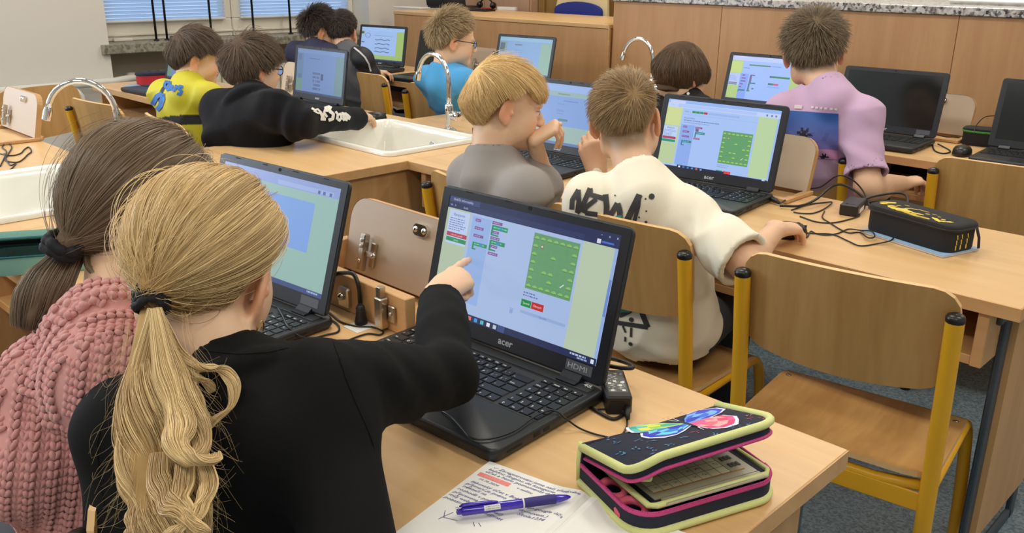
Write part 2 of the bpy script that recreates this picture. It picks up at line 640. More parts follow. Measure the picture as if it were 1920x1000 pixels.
def utility_box(root, cx, y0, lid0, lid1, tilt=.22, dy=.355, rh=.07, lidx=.0):
    """raised box at the rear of the desk with an opened lid, locks and a chrome finger pull"""
    yr, rail0, rail1 = y0 + dy, lid0 - .02, lid1 + .009
    MB().box(rail0, rail1, yr, yr + .022, DESK_Z + .001, DESK_Z + rh, .0015).build('box_rail', 'beech_edge', root)
    MB().box(rail0, rail0 + .02, yr + .022, yr + .15, DESK_Z + .001, DESK_Z + rh, .0015).build('box_end', 'beech_edge', root)
    if rh < .05:
        MB().box(rail1 - .02, rail1, yr + .022, yr + .15, DESK_Z + .001, DESK_Z + rh, .0015).build('box_end', 'beech_edge', root)
    MB().box(rail0 + .02, rail1 - .02, yr + .14, yr + .16, DESK_Z + .001, DESK_Z + rh, .0015).build('box_back', 'beech_edge', root)
    lid1 += lidx
    w, h = lid1 - lid0, .15
    M = Matrix.Translation((lid0 + w / 2, yr + .125, DESK_Z + .012)) @ Matrix.Rotation(-tilt, 4, 'X')
    pts = [(-w / 2, 0), (w / 2, 0)] + [p for p in rrect(w, h, .045, 6, 0, h / 2) if p[1] > h * .5]
    lid = MB().prism(pts, 0, .018, axis='y').build('lid', 'lid_grey', root)
    lid.matrix_world = M
    ed = MB()
    n = len(pts)
    for i in range(1, n):
        a, c = pts[i], pts[(i + 1) % n]
        ed.quad((a[0] * 1.004, -.0006, a[1] + .0006), (c[0] * 1.004, -.0006, c[1] + .0006), (c[0] * 1.004, .0186, c[1] + .0006), (a[0] * 1.004, .0186, a[1] + .0006))
    ed.build('edge_band', 'beech_edge', lid)
    pl = MB().prism(rrect(.04, .022, .0105, 5, (.05 if lidx == 0 else .0), h * .82), -.009, 0, axis='y')
    pl.ball(((.05 if lidx == 0 else .0) - .012, -.009, h * .82), (.006, .004, .006)).ball(((.05 if lidx == 0 else .0) + .012, -.009, h * .82), (.006, .004, .006))
    pl.build('finger_pull', 'chrome', lid, True, angle=40)
    st = MB()                                                     # folding stay with bracket
    x0 = -w / 2 + .074
    st.box(x0 - .008, x0 + .008, -.022, -.008, .01, .085, .002)
    st.box(x0 + .012, x0 + .026, -.008, 0, .02, .07, .002).box(x0 + .008, x0 + .03, -.016, -.006, .04, .052, .002)
    for zz in (.03, .06, .072):
        st.ball((x0, -.023, zz), (.004, .002, .004), 8, 4)
    st.ball((x0 + .03, -.012, .046), (.006, .006, .006))
    st.build('lid_stay', 'brushed_metal', lid, True, angle=35)
    if rh < .05:
        return
    xl = lid0 + .313
    lb = MB().box(xl - .022, xl - .002, yr - .018, yr - .001, DESK_Z + .006, DESK_Z + .062, .002)
    lb.box(xl - .018, xl - .006, yr - .016, yr - .003, DESK_Z + .062, DESK_Z + .082, .001)
    lb.box(xl + .001, xl + .018, yr - .006, yr - .001, DESK_Z + .02, DESK_Z + .05, .0015)
    lb.ball((xl + .009, yr - .007, DESK_Z + .036), (.004, .003, .004))
    lb.build('lock', 'brushed_metal', root, True, angle=30)
    bx = MB().box(lid0 + .174, lid0 + .174 + .03, yr - .012, yr - .001, DESK_Z + .012, DESK_Z + .05, .003)
    bx.ball((lid0 + .174 + .015, yr - .014, DESK_Z + .034), .007)
    bx.build('latch_plate', 'brushed_metal', root, True, angle=30)


def desk(name_row, side, label):
    y0 = ROWS[name_row]
    x0, x1 = (-2.222, -.403) if side == 'right' else (-4.785, -2.862)
    t = thing('school_desk', label, 'desk', (0, 0, 0), group='pupils\' desks')
    MB().box(x0, x1, y0, y0 + DEP, DESK_Z - .028, DESK_Z, .0015).build('desktop', 'beech_top', t)
    eb = MB().box(x0 + .0005, x1 + .0012, y0 - .0012, y0 + .0004, DESK_Z - .0275, DESK_Z - .0012)
    eb.box(x1 - .0004, x1 + .0012, y0, y0 + DEP, DESK_Z - .0275, DESK_Z - .0012).box(x0 - .0012, x0 + .0004, y0, y0 + DEP, DESK_Z - .0275, DESK_Z - .0012)
    eb.build('edge_band', 'beech_edge', t)
    zs = DESK_Z - .125
    MB().box(x0 + .07, x1 - .075, y0 + .015, y0 + .33, zs - .02, zs, .0015).build('shelf_board', 'beech_edge', t)
    for xa in (x0 + .05, (x0 + x1) / 2 - .01, x1 - .075):
        MB().box(xa, xa + .022, y0 + .012, y0 + .34, zs - .021, DESK_Z - .029, .0015).build('shelf_divider', 'beech_edge', t)
    MB().box(x0 + .07, x1 - .075, y0 + .33, y0 + .345, zs - .02, DESK_Z - .029).build('shelf_back', 'dark_gap', t)
    for xa, s in ((x0 + .02, 1), (x1 - .055, -1)):
        MB().box(xa, xa + .0126, y0 + .1, y0 + .14, .0, DESK_Z - .03, .003).build('leg', 'steel_blue', t)
        MB().box(xa, xa + .0126, y0 + DEP - .055, y0 + DEP - .015, .0, DESK_Z - .03, .003).build('leg', 'steel_blue', t)
        MB().box(xa + .001, xa + .0125, y0 + .06, y0 + DEP - .056, DESK_Z - .066, DESK_Z - .03, .003).build('top_rail', 'steel_blue', t)
        MB().box(xa + .008, xa + .026, y0 + .141, y0 + DEP - .056, .12, DESK_Z - .075, .0015).build('end_panel', 'beech_upright', t)
        MB().box(xa, xa + .0126, y0 + .02, y0 + .5, 0, .03, .004).build('foot', 'steel_blue', t)
    # dark wire basket for cables under the shelf
    wb = MB()
    for k in range(14):
        wb.box(x1 - .1 - .025 * k, x1 - .094 - .025 * k, y0 + .15, y0 + .4, zs - .07, zs - .064)
        wb.box(x1 - .1 - .025 * k, x1 - .094 - .025 * k, y0 + .146, y0 + .15, zs - .07, zs - .022)
    for k in range(9):
        wb.box(x1 - .43, x1 - .09, y0 + .15 + .03 * k, y0 + .156 + .03 * k, zs - .066, zs - .06)
    wb.box(x1 - .43, x1 - .09, y0 + .145, y0 + .151, zs - .05, zs - .044)
    wb.build('cable_basket', 'black_plastic', t)
    cx = (x0 + x1) / 2
    if side == 'right':
        if name_row == 'front':
            utility_box(t, cx, y0, -1.452, -1.105, lidx=.10)
        else:
            utility_box(t, cx, y0, -1.452, -1.105, .25, .395, .012)
    else:
        lx = {'back': -3.90, 'middle': -3.83, 'front': -3.71}[name_row]
        utility_box(t, cx, y0, lx, lx + .353, .22, .395, .012)
    return t


desk('front', 'right', 'beech school desk in front with the notebook and butterfly pencil case')
desk('middle', 'right', 'beech school desk holding the black and yellow pencil case')
desk('back', 'right', 'beech school desk in the last row before the long wooden bench')
desk('front', 'left', 'beech school desk with loose cables at the left edge of the room')
desk('middle', 'left', 'beech school desk with the red pencil case under the window')
desk('back', 'left', 'beech school desk in front of the teacher desk')

SX0, SX1 = -2.862, -2.222
sp = thing('service_counter', 'beech service counter with three white sinks running between the desks', 'counter', (0, 0, 0))
SK = [(.498, .945), (1.768, 2.212), (3.04, 3.485)]
KX0, KX1 = -2.862, -2.305
ya = .25
top = MB()
for k, (a, c) in enumerate(SK):
    top.box(SX0 + .001, SX1, ya, a + .012, DESK_Z - .028, DESK_Z)
    top.box(KX1 - .012, SX1, a + .012, c - .012, DESK_Z - .028, DESK_Z)
    ya = c - .012
top.box(SX0 + .001, SX1, ya, 3.6, DESK_Z - .028, DESK_Z)
top.build('worktop', 'beech_top', sp)
yy = .25
for rk in ('front', 'middle', 'back'):
    y0 = ROWS[rk]
    for xe in (SX1, SX0):
        MB().box(xe - .0008, xe + .0012, yy, y0 - .001, DESK_Z - .0275, DESK_Z - .0012).build('edge_band', 'beech_edge', sp)
    yy = y0 + DEP
yy = .28
for i, y2 in enumerate((.9, 1.44, 2.1, 2.75, 3.58)):
    for xe in (SX1 - .03, SX0 + .0005):
        MB().box(xe, xe + .016, yy + .0015, y2 - .0015, .08, DESK_Z - .029, .001).build('side_panel', 'beech_upright', sp)
    yy = y2
MB().box(SX0 + .05, SX1 - .06, .3, 3.56, 0, .079).build('plinth', 'dark_gap', sp)


def sink(y0, y1, label):
    t = thing('sink', label, 'sink', ((KX0 + KX1) / 2, (y0 + y1) / 2, DESK_Z + .0005), group='white ceramic sinks')
    w, h = KX1 - KX0, y1 - y0
    loops = [(w, h, .03, .0005), (w, h, .03, .012), (w - .006, h - .006, .028, .0155), (w - .03, h - .03, .03, .016), (w - .042, h - .042, .03, .011), (w - .055, h - .055, .035, -.02), (w - .085, h - .085, .05, -.17), (w - .14, h - .14, .05, -.19), (.05, .05, .024, -.2)]
    b = MB()
    n = 4 * 7
    for lw, lh, r, z in loops:
        b.v += [(x, y, z) for x, y in rrect(lw, lh, r, 6)]
    for i in range(len(loops) - 1):
        for k in range(n):
            k2 = (k + 1) % n
            b.f.append((i * n + k, i * n + k2, (i + 1) * n + k2, (i + 1) * n + k))
            b.c.append(None)
    b.build('basin', 'sink_white', t, True, angle=50)
    MB().lathe([(.03, 0), (.03, .003), (.02, .004), (.016, .001)], 20, (0, 0, -.2)).build('drain', 'chrome', t, True)
    ov = MB().lathe([(.021, 0), (.021, .004), (.017, .006), (.013, .004), (.004, .005)], 20)
    o = ov.build('overflow_ring', 'chrome', t, True, local=Matrix.Translation((.03, h / 2 - .0335, -.052)) @ Matrix.Rotation(pi / 2 + .2, 4, 'X'))
    return t


sink(*SK[0], 'white sink in the counter left of the two girls')
sink(*SK[1], 'large white sink in the middle beside the boy in black hoodie')
sink(*SK[2], 'white sink almost hidden behind the blond boy in grey')


def faucet(x, y, label, rz=0.0):
    t = thing('faucet', label, 'faucet', (x, y, DESK_Z), rz, group='gooseneck faucets')
    MB().lathe([(.028, 0), (.028, .004), (.02, .01), (.013, .014), (.0135, .075), (.0165, .078), (.0165, .098), (.012, .104)], 20).build('body', 'chrome', t, True, angle=40)
    pts = [(0, 0, .1), (0, 0, .13), (0, 0, .175)]
    R = .088
    for k in range(0, 15):
        a = pi * k / 14 * .93
        pts.append((-R + R * cos(a), 0, .185 + R * 1.1 * sin(a)))
    MB().tube(pts, .0088, 12).build('spout', 'chrome', t, True)
    e, e2 = Vector(pts[-1]), (Vector(pts[-1]) - Vector(pts[-2])).normalized()
    MB().tube([e - e2 * .004, e + e2 * .006, e + e2 * .03, e + e2 * .032], [.0105, .0125, .0125, .010], 12).build('aerator', 'chrome', t, True, angle=40)
    M = Matrix.Rotation(pi / 2, 4, 'Y')
    kb = MB()
    kb.M = Matrix.Translation((.012, 0, .062)) @ M
    kb.lathe([(.009, 0), (.009, .012), (.0185, .014), (.019, .02), (.017, .036), (.0185, .038), (.0185, .044), (.012, .047)], 16)
    kb.build('tap_knob', 'chrome', t, True, angle=30)
    return t


faucet(-2.545, 2.25, 'curved chrome faucet on the middle sink')
faucet(-2.61, 1.03, 'curved chrome faucet rising behind the brown-haired girl', 1.15)
faucet(-2.53, 3.525, 'curved chrome faucet rising behind the boy in the white shirt')


# ------------------------------------------------------------------ school chairs
def make_chair():
    t = thing('school_chair', '', 'chair', (0, 0, 0))
    # origin: floor under the middle of the rear posts at seat height, sitter looks to +y
    for s in (-1, 1):
        x = s * .183
        MB().tube([(x, .05, .012), (x, .005, .4), (x, -.02, .6), (x, -.045, .752)], .0125, 12, flat=(1.15, 1.22), up=(0, 1, 0)).build('post', 'yellow_paint', t, True, angle=50)
        MB().tube([(x, -.0445, .750), (x, -.0455, .757), (x, -.046, .762), (x, -.0465, .765)], [.0128, .013, .011, .006], 12, flat=(1.15, 1.22), up=(0, 1, 0)).build('end_cap', 'black_plastic', t, True, angle=50)
        MB().tube(spline([(x, .01, .392), (x, .15, .394), (x, .29, .398), (x, .335, .385), (x * 1.02, .352, .34), (x * 1.06, .36, .2), (x * 1.08, .368, .012)], 5), .0125, 10).build('front_leg', 'yellow_paint', t, True)
        MB().lathe([(.016, 0), (.017, .02), (.0135, .024)], 10, (x, .05, 0)).build('foot_cap', 'black_plastic', t)
        MB().lathe([(.016, 0), (.017, .02), (.0135, .024)], 10, (x * 1.08, .368, 0)).build('foot_cap', 'black_plastic', t)
    MB().tube([(-.183, .02, .39), (-.09, .02, .375), (.09, .02, .375), (.183, .02, .39)], .0115, 10).build('rear_crossbar', 'yellow_paint', t, True)
    MB().box(-.18, .18, .008, .014, .335, .375, .002).build('brace', 'yellow_paint', t)
    MB().tube([(-.183, .3, .39), (.183, .3, .39)], .0115, 10).build('front_crossbar', 'yellow_paint', t, True)
    # moulded plywood seat
    def sheet(fn, poly_u, poly_v, thick, nm, m, nu=17, nv=11):
        pass
    b, e = MB(), MB()
    nu, nv, th = 18, 12, .011
    def seat(u, v):
        wd = .19 if v > .12 else .19
        x = (u - .5) * 2 * wd
        y = .0 + v * .345
        z = .420 - .012 * sin(pi * min(1, v * 1.15)) * (1 - (2 * u - 1) ** 2) - .028 * max(0, v - .78) ** 2 * 20
        return x, y, z
    def outline_u(v, r, L, Wd):
        """half width factor of a rounded rectangle at fraction v"""
        d = min(v, 1 - v) * L
        return 1.0 if d >= r else (Wd - r + sqrt(max(0, r * r - (r - d) ** 2))) / Wd
    G = []
    for j in range(nv + 1):
        v = .5 - .5 * cos(pi * j / nv)
        k = outline_u(v, .055, .345, .19)
        for i in range(nu + 1):
            G.append(seat(.5 + (i / nu - .5) * k, v))
    def shell(G, nu, nv, off):
        N = (nu + 1) * (nv + 1)
        v = G + [(g[0] + off[0], g[1] + off[1], g[2] + off[2]) for g in G]
        f = []
        for j in range(nv):
            for i in range(nu):
                a = j * (nu + 1) + i
                q = (a, a + 1, a + nu + 2, a + nu + 1)
                f += [q, tuple(N + i_ for i_ in q[::-1])]
        bd = [i for i in range(nu + 1)] + [(j + 1) * (nu + 1) + nu for j in range(nv)] + [nv * (nu + 1) + i for i in range(nu - 1, -1, -1)] + [j * (nu + 1) for j in range(nv - 1, 0, -1)]
        rim = [(bd[i], N + bd[i], N + bd[(i + 1) % len(bd)], bd[(i + 1) % len(bd)]) for i in range(len(bd))]
        return v, f, rim
    v, f, rim = shell(G, nu, nv, (0, 0, -th))
    so = MB().add(v, f).build('seat', 'plywood_seat', t, True, angle=40)
    MB().add([(x * 1.0005, y, z) for x, y, z in v], rim).build('seat_edge', 'plywood_edge', so)
    rv = MB()
    for sx_ in (-1, 1):
        for yy in (.03, .27):
            rv.ball((sx_ * .172, yy, .4195), (.006, .006, .002), 8, 4)
    rv.build('rivet', 'brushed_metal', so, True)
    # moulded plywood backrest, wrapped around the sitter
    H, B = .195, []
    def back(u, w):
        x = (u - .5) * 2 * .188
        q = (2 * u - 1) ** 2
        z = .605 + w * H + .012 * (1 - q) * (1 - w) * -1.6 + (.004 * (1 - q)) * w
        y = -.012 - (z - .58) * .15 - .03 * (1 - q) * 1.0 + .012
        return x, y, z
    for j in range(nv + 1):
        w = .5 - .5 * cos(pi * j / nv)
        k = outline_u(w, .045, H, .188)
        for i in range(nu + 1):
            B.append(back(.5 + (i / nu - .5) * k, w))
    v, f, rim = shell(B, nu, nv, (0, .010, .0015))
    bo = MB().add(v, f).build('backrest', 'plywood', t, True, angle=40)
    MB().add([(x, y, z) for x, y, z in v], rim).build('backrest_edge', 'plywood_edge', bo)
    return t


CH0 = make_chair()
CH0.scale = (1.055, 1, 1)
CHAIRS = [
    (-.642, 1.565, .13, 'empty plywood chair with yellow posts in the front right'),
    (-1.165, 1.545, .03, 'plywood chair of the boy in the white printed T-shirt'),
    (-1.615, 1.54, -.12, 'plywood chair of the blond boy in grey'),
    (-1.365, 2.72, .0, 'plywood chair of the boy in the lilac T-shirt'),
    (-.735, 2.80, .08, 'empty plywood chair at the back desk by the right edge'),
    (-3.76, 2.775, .0, 'plywood chair of the boy with the grey and black raglan sleeves'),
    (-3.135, 2.735, .17, 'plywood chair of the boy in the blue T-shirt'),
    (-3.06, 1.40, -.1, 'plywood chair of the boy in black hoodie'),
    (-4.14, 1.33, -1.25, 'empty plywood chair turned sideways by the bare wall'),
    (-3.62, 1.38, .1, 'plywood chair of the boy in the yellow jersey'),
    (-.899, .437, radians(-65), 'plywood chair behind the blonde girl in black, its rounded corner showing'),
    (-1.20, .12, .1, 'plywood chair of the girl in the pink cardigan'),
    (-2.02, .15, .25, 'plywood chair with yellow frame at the left edge behind the pink cardigan'),
    (-1.83, 2.745, .1, 'plywood chair of the dark-haired child in black'),
    (-4.22, 2.75, .1, 'plywood chair of the boy in dark blue near the window'),
]
for i, (cx_, cy_, r_, lb) in enumerate(CHAIRS):
    if i == 0:
        CH0.location, CH0.rotation_euler = (cx_, cy_, 0), (0, 0, r_)
        CH0['label'], CH0['group'] = lb, 'plywood school chairs'
    else:
        dup(CH0, (cx_, cy_, 0), r_, lb, 'plywood school chairs')

# ------------------------------------------------------------------ lettering
_FONT = {}


def text_geo(s, size=1.0, shear=0.0, bold=0.0):
    """flat lettering as (verts2d, faces), centred vertically on the baseline, starting at x=0"""
    k = (s, shear, bold)
    if k not in _FONT:
        cu = bpy.data.curves.new('lettering', 'FONT')
        cu.body = s
        cu.resolution_u = 2
        cu.shear = shear
        cu.offset = bold
        o = bpy.data.objects.new('lettering', cu)
        COL.objects.link(o)
        bpy.context.view_layer.update()
        me = o.to_mesh()
        v = [(q.co.x, q.co.y) for q in me.vertices]
        f = [tuple(p.vertices) for p in me.polygons]
        w = max([q[0] for q in v], default=0)
        o.to_mesh_clear()
        bpy.data.objects.remove(o)
        bpy.data.curves.remove(cu)
        _FONT[k] = (v, f, w)
    v, f, w = _FONT[k]
    return [(x * size, y * size) for x, y in v], f, w * size


def put_text(mb, s, size, fn, col, align='l', shear=0.0, xs=1.0, bold=0.0):
    """fn maps 2D text coordinates to 3D"""
    v, f, w = text_geo(s, size, shear, bold)
    dx = {'l': 0, 'c': -w / 2, 'r': -w}[align]
    mb.add([fn((x + dx) * xs, y) for x, y in v], f, col)


# ------------------------------------------------------------------ laptops
mat('laptop_black', (34, 36, 39), 0.42, bump=0.06, bscale=900, var=0.03, vscale=30)
mat('laptop_deck', (40, 42, 45), 0.5, bump=0.05, bscale=900)
mat('laptop_bezel', (28, 32, 40), 0.35)
mat('key_black', (22, 23, 25), 0.38)
mat('key_legend', (222, 222, 220), 0.6)
mat('logo_silver', (196, 200, 204), 0.35, metal=0.3)
mat('screen_off', (24, 27, 28), 0.14)
mat('sticker_grey', (88, 92, 100), 0.35)
vcol_mat('screen_lit', 0.25, emit=0.92)
vcol_mat('print', 0.55)

SW, SH, BSD, BTP, BBT = .3442, .1936, .0187, .0145, .0275

KEYS = []   # (x, y, w, h, legend)
U = .0186


def _row(y, h, items, x=0.0):
    for w, s in items:
        if s is not None:
            KEYS.append((x, y, w, h, s))
        x += w
    return x


_row(0, .6, [(.8, 'Esc')] + [(.85, 'F%d' % i) for i in range(1, 13)] + [(1.0, 'Del')])
_row(1, 1, [(1, ';')] + [(1, c) for c in '1234567890'] + [(1, '%'), (1, "'"), (2, '<-')])
_row(2, 1, [(1.5, 'Tab')] + [(1, c) for c in 'QWERTZUIOP'] + [(1, '/'), (1, ')'), (1.5, 'Enter')])
_row(3, 1, [(1.75, 'Caps')] + [(1, c) for c in 'ASDFGHJKL'] + [(1, '"'), (1, '!'), (1, '-'), (1.25, ' ')])
_row(4, 1, [(1.25, 'Shift'), (1, '\\')] + [(1, c) for c in 'YXCVBNM'] + [(1, '?'), (1, ':'), (1, '_'), (2.75, '^')])
_row(5, 1, [(1.25, 'Ctrl'), (1, 'Fn'), (1, '*'), (1.2, 'Alt'), (5.3, ' '), (1.2, 'Alt'), (1, '='), (1.05, '<'), (1, 'v'), (1, '>')])
for r, it in enumerate((('Num', '/', '*', '-'), ('7', '8', '9', '+'), ('4', '5', '6', ' '), ('1', '2', '3', 'Ent'), ('0', 'Ins', ',', ' '))):
    _row(r + 1, 1, [(1, c) for c in it], 15.35)
_row(0, .6, [(1, 'Ins'), (1, 'Home'), (1, 'End'), (1, 'o')], 15.35)
KW = 19.35 * U


def key_rect(k):
    x, y, w, h, s = k
    yy = y - .4 if y else 0
    x0 = -KW / 2 + x * U + .0012
    y1 = -.036 - yy * U - .0012
    return x0, x0 + w * U - .0024, y1 - h * U + .0024, y1


_keymesh = None
_legmesh = None


def lerp3(a, b, t):
    return tuple(a[i] + (b[i] - a[i]) * t for i in range(3))


def laptop(pos, label, page=None, keys='joined', sticker=None, group='black laptops', legends=False):
    """pos = x, y of the screen's lower edge, yaw, lid tilt"""
    global _keymesh, _legmesh
    cx, cy, yaw, tilt = pos
    zd = DESK_Z if len(pos) == 4 or True else 0
    t = thing('laptop', label, 'laptop', (cx, cy, DESK_Z), yaw, group)
    hw = SW / 2 + BSD
    # base
    y0, y1 = -.240, .014
    b = MB()
    prof = [(.004, .0025, .012), (.0, .008, .016), (.0, .017, .016), (.002, .0205, .015), (.004, .0215, .013)]
    n = 4 * 7
    for ins, z, r in prof:
        b.v += [(x, y, z) for x, y in rrect(2 * hw - 2 * ins, (y1 - y0) - 2 * ins, r, 6, 0, (y0 + y1) / 2)]
    for i in range(len(prof) - 1):
        for k in range(n):
            k2 = (k + 1) % n
            b.f.append((i * n + k, i * n + k2, (i + 1) * n + k2, (i + 1) * n + k)); b.c.append(None)
    b.f.append(tuple(range(n))[::-1]); b.c.append(None)
    b.f.append(tuple(range((len(prof) - 1) * n, len(prof) * n))); b.c.append(None)
    for sx in (-1, 1):
        for yy in (y0 + .03, y1 - .03):
            b.box(sx * (hw - .04) - .012, sx * (hw - .04) + .012, yy - .004, yy + .004, 0, .004)
    base = b.build('base', 'laptop_black', t, True, angle=50)
    # ports on the right side
    pb = MB()
    for yy, w, h in ((-.20, .03, .003), (-.155, .013, .006), (-.135, .012, .005), (-.07, .04, .002)):
        pb.box(hw - .001, hw + .0006, yy - w / 2, yy + w / 2, .010, .010 + h)
    pb.build('side_ports', 'dark_gap', base)
    db = MB().box(-hw + .012, hw - .012, -.027, -.006, .0215, .0228, .0006)
    db.build('speaker_strip', 'laptop_deck', base)
    kd = MB().box(-KW / 2 - .003, KW / 2 + .003, -.143, -.033, .0214, .0217).build('keyboard', 'laptop_deck', t)
    if _keymesh is None:
        _keymesh = MB().box(-.5, .5, -.5, .5, 0, .0018, .0)
        _keymesh.v = [(x * (.93 if z > 0 else 1), y * (.93 if z > 0 else 1), z) for x, y, z in _keymesh.v]
    if keys == 'single':
        me = None
        for k in KEYS:
            x0, x1, ya, yb = key_rect(k)
            if me is None:
                o = _keymesh.build('key', 'key_black', kd)
                me = o.data
            else:
                o = bpy.data.objects.new('key', me)
                COL.objects.link(o)
                o.parent = kd
            o.location = ((x0 + x1) / 2, (ya + yb) / 2, .0217)
            o.scale = (x1 - x0, yb - ya, 1)
    else:
        kb = MB()
        for k in KEYS:
            x0, x1, ya, yb = key_rect(k)
            kb.box(x0, x1, ya, yb, .0217, .0235)
        stuff(kb.build('keys', 'key_black', kd))
    if legends:
        if _legmesh is None:
            lb = MB()
            for k in KEYS:
                x0, x1, ya, yb = key_rect(k)
                if k[4].strip():
                    sz = .0062 if len(k[4]) == 1 else .0042
                    put_text(lb, k[4], sz, lambda x, y: (x0 + .003 + x, ya + (.0035 if k[1] else .003) + y, .02366), None, bold=.03)
                    if len(k[4]) == 1 and k[1] in (1, 2) and k[0] < 15:
                        put_text(lb, '.:', .004, lambda x, y: (x0 + .009 + x, ya + .008 + y, .02366), None, bold=.05)
            o = lb.build('key_legends', 'key_legend', kd)
            _legmesh = o.data
        else:
            o = bpy.data.objects.new('key_legends', _legmesh)
            COL.objects.link(o)
            o.parent = kd
        stuff(o)
    MB().box(-.075, .03, -.232, -.155, .0214, .02185, .0002).build('trackpad', 'laptop_bezel', t)
    # lid, tilted back about the hinge
    L = Matrix.Translation((0, 0, .052)) @ Matrix.Rotation(-tilt, 4, 'X')      # lid plane: x right, z up along the lid, -y towards the user
    h0, h1 = -BBT, SH + BTP
    lid = MB()
    out = rrect(2 * hw, h1 - h0, .012, 5, 0, (h0 + h1) / 2)
    inn = rrect(2 * hw - .006, h1 - h0 - .006, .010, 5, 0, (h0 + h1) / 2)
    n = len(out)
    for pl, y in ((inn, -.0002), (out, .0015), (out, .006), (inn, .0085)):
        lid.v += [(x, y, z) for x, z in pl]
    for i in range(3):
        for k in range(n):
            k2 = (k + 1) % n
            lid.f.append((i * n + k, (i + 1) * n + k, (i + 1) * n + k2, i * n + k2)); lid.c.append(None)
    lid.f.append(tuple(range(n))); lid.c.append(None)
    lid.f.append(tuple(range(3 * n, 4 * n))[::-1]); lid.c.append(None)
    lo = lid.build('lid', 'laptop_black', t, True, angle=40, local=L)
    bz = MB()
    A = [(-SW / 2, 0), (SW / 2, 0), (SW / 2, SH), (-SW / 2, SH)]
    Bq = [(-hw + .003, h0 + .003), (hw - .003, h0 + .003), (hw - .003, h1 - .003), (-hw + .003, h1 - .003)]
    for i in range(4):
        j = (i + 1) % 4
        bz.quad((Bq[i][0], -.0012, Bq[i][1]), (Bq[j][0], -.0012, Bq[j][1]), (A[j][0], -.0012, A[j][1]), (A[i][0], -.0012, A[i][1]))
        bz.quad((A[i][0], -.0012, A[i][1]), (A[j][0], -.0012, A[j][1]), (A[j][0], -.0002, A[j][1]), (A[i][0], -.0002, A[i][1]))
    bz.build('bezel', 'laptop_bezel', lo)
    mk = MB()
    put_text(mk, 'acer', .0155, lambda x, y: (x * 1.12, -.0016, -BBT * .5 + y - .004), None, 'c', bold=.02)
    mk.build('bezel_lettering', 'logo_silver', lo)
    wc = MB().lathe([(.0034, 0), (.0034, .0006), (.0022, .0006), (.002, .0002)], 14)
    wc.build('webcam', 'dark_gap', lo, local=Matrix.Translation((0, -.0012, SH + BTP * .55)) @ Matrix.Rotation(pi / 2, 4, 'X'))
    for x in (-.13, -.045, .045, .13):
        MB().box(x - .007, x + .007, -.0018, -.001, h1 - .0045, h1 - .0025, .0003).build('rubber_stop', 'dark_gap', lo)
    for s in (-1, 1):
        MB().prism([(-.014, .004), (.008, .001), (.013, .012), (.006, .026), (-.001, .03), (-.01, .0235), (-.02, .0225)], -.0175, .0175, axis='x').build('hinge', 'laptop_bezel', t, local=Matrix.Translation((s * (hw - .055), -.006, .003)))
    # screen
    if page is None:
        MB().box(-SW / 2, SW / 2, -.0004, .001, 0, SH).build('screen', 'screen_off', lo)
    else:
        sb = MB()
        d = [0]

        def R(x0, y0, x1, y1, c):
            d[0] += 1
            y = -.0003 - .000008 * d[0]
            sb.quad((-SW / 2 + x0 * SW, y, SH - y1 * SH), (-SW / 2 + x1 * SW, y, SH - y1 * SH), (-SW / 2 + x1 * SW, y, SH - y0 * SH), (-SW / 2 + x0 * SW, y, SH - y0 * SH), c)

        def T(x, y, size, c, s, al='l'):
            d[0] += 1
            yy = -.0003 - .000008 * d[0]
            put_text(sb, s, size * SH, lambda a, b_: (-SW / 2 + x * SW + a, yy, SH - y * SH + b_), c, al)

        page(R, T)
        sb.build('screen', 'screen_lit', lo)
    if sticker:
        st = MB().box(SW / 2 - .052, SW / 2 - .004, -.0016, -.001, -.0185, -.003, .0002)
        so = st.build('sticker', 'sticker_grey', lo)
        if sticker == 'text':
            tb = MB()
            put_text(tb, 'HDMI', .0118, lambda x, y: (SW / 2 - .049 + x * 1.25, -.0018, -.0145 + y), None)
            tb.build('sticker_lettering', 'logo_silver', lo)
            tb = MB()
            put_text(tb, '48.', .013, lambda x, y: (hw - .03 + x, -.016 + y, .0236), None)
            tb.build('number_label', 'key_legend', t)
    return t


PUR, GRN, GR2, RED, TEAL = (124, 88, 150), (38, 140, 100), (30, 140, 84), (188, 52, 58), (40, 128, 134)
INK = (92, 112, 168)


def lines(R, x0, y0, x1, n, dy, h=.008, c=(132, 154, 206)):
    rnd = random.Random(int(x0 * 1000 + y0 * 77))
    for i in range(n):
        x = x0
        xe = x1 - rnd.random() * (x1 - x0) * .35
        while x < xe:
            w = .006 + rnd.random() * .014
            R(x, y0 + i * dy, min(x + w, xe), y0 + i * dy + h, c)
            x += w + .004


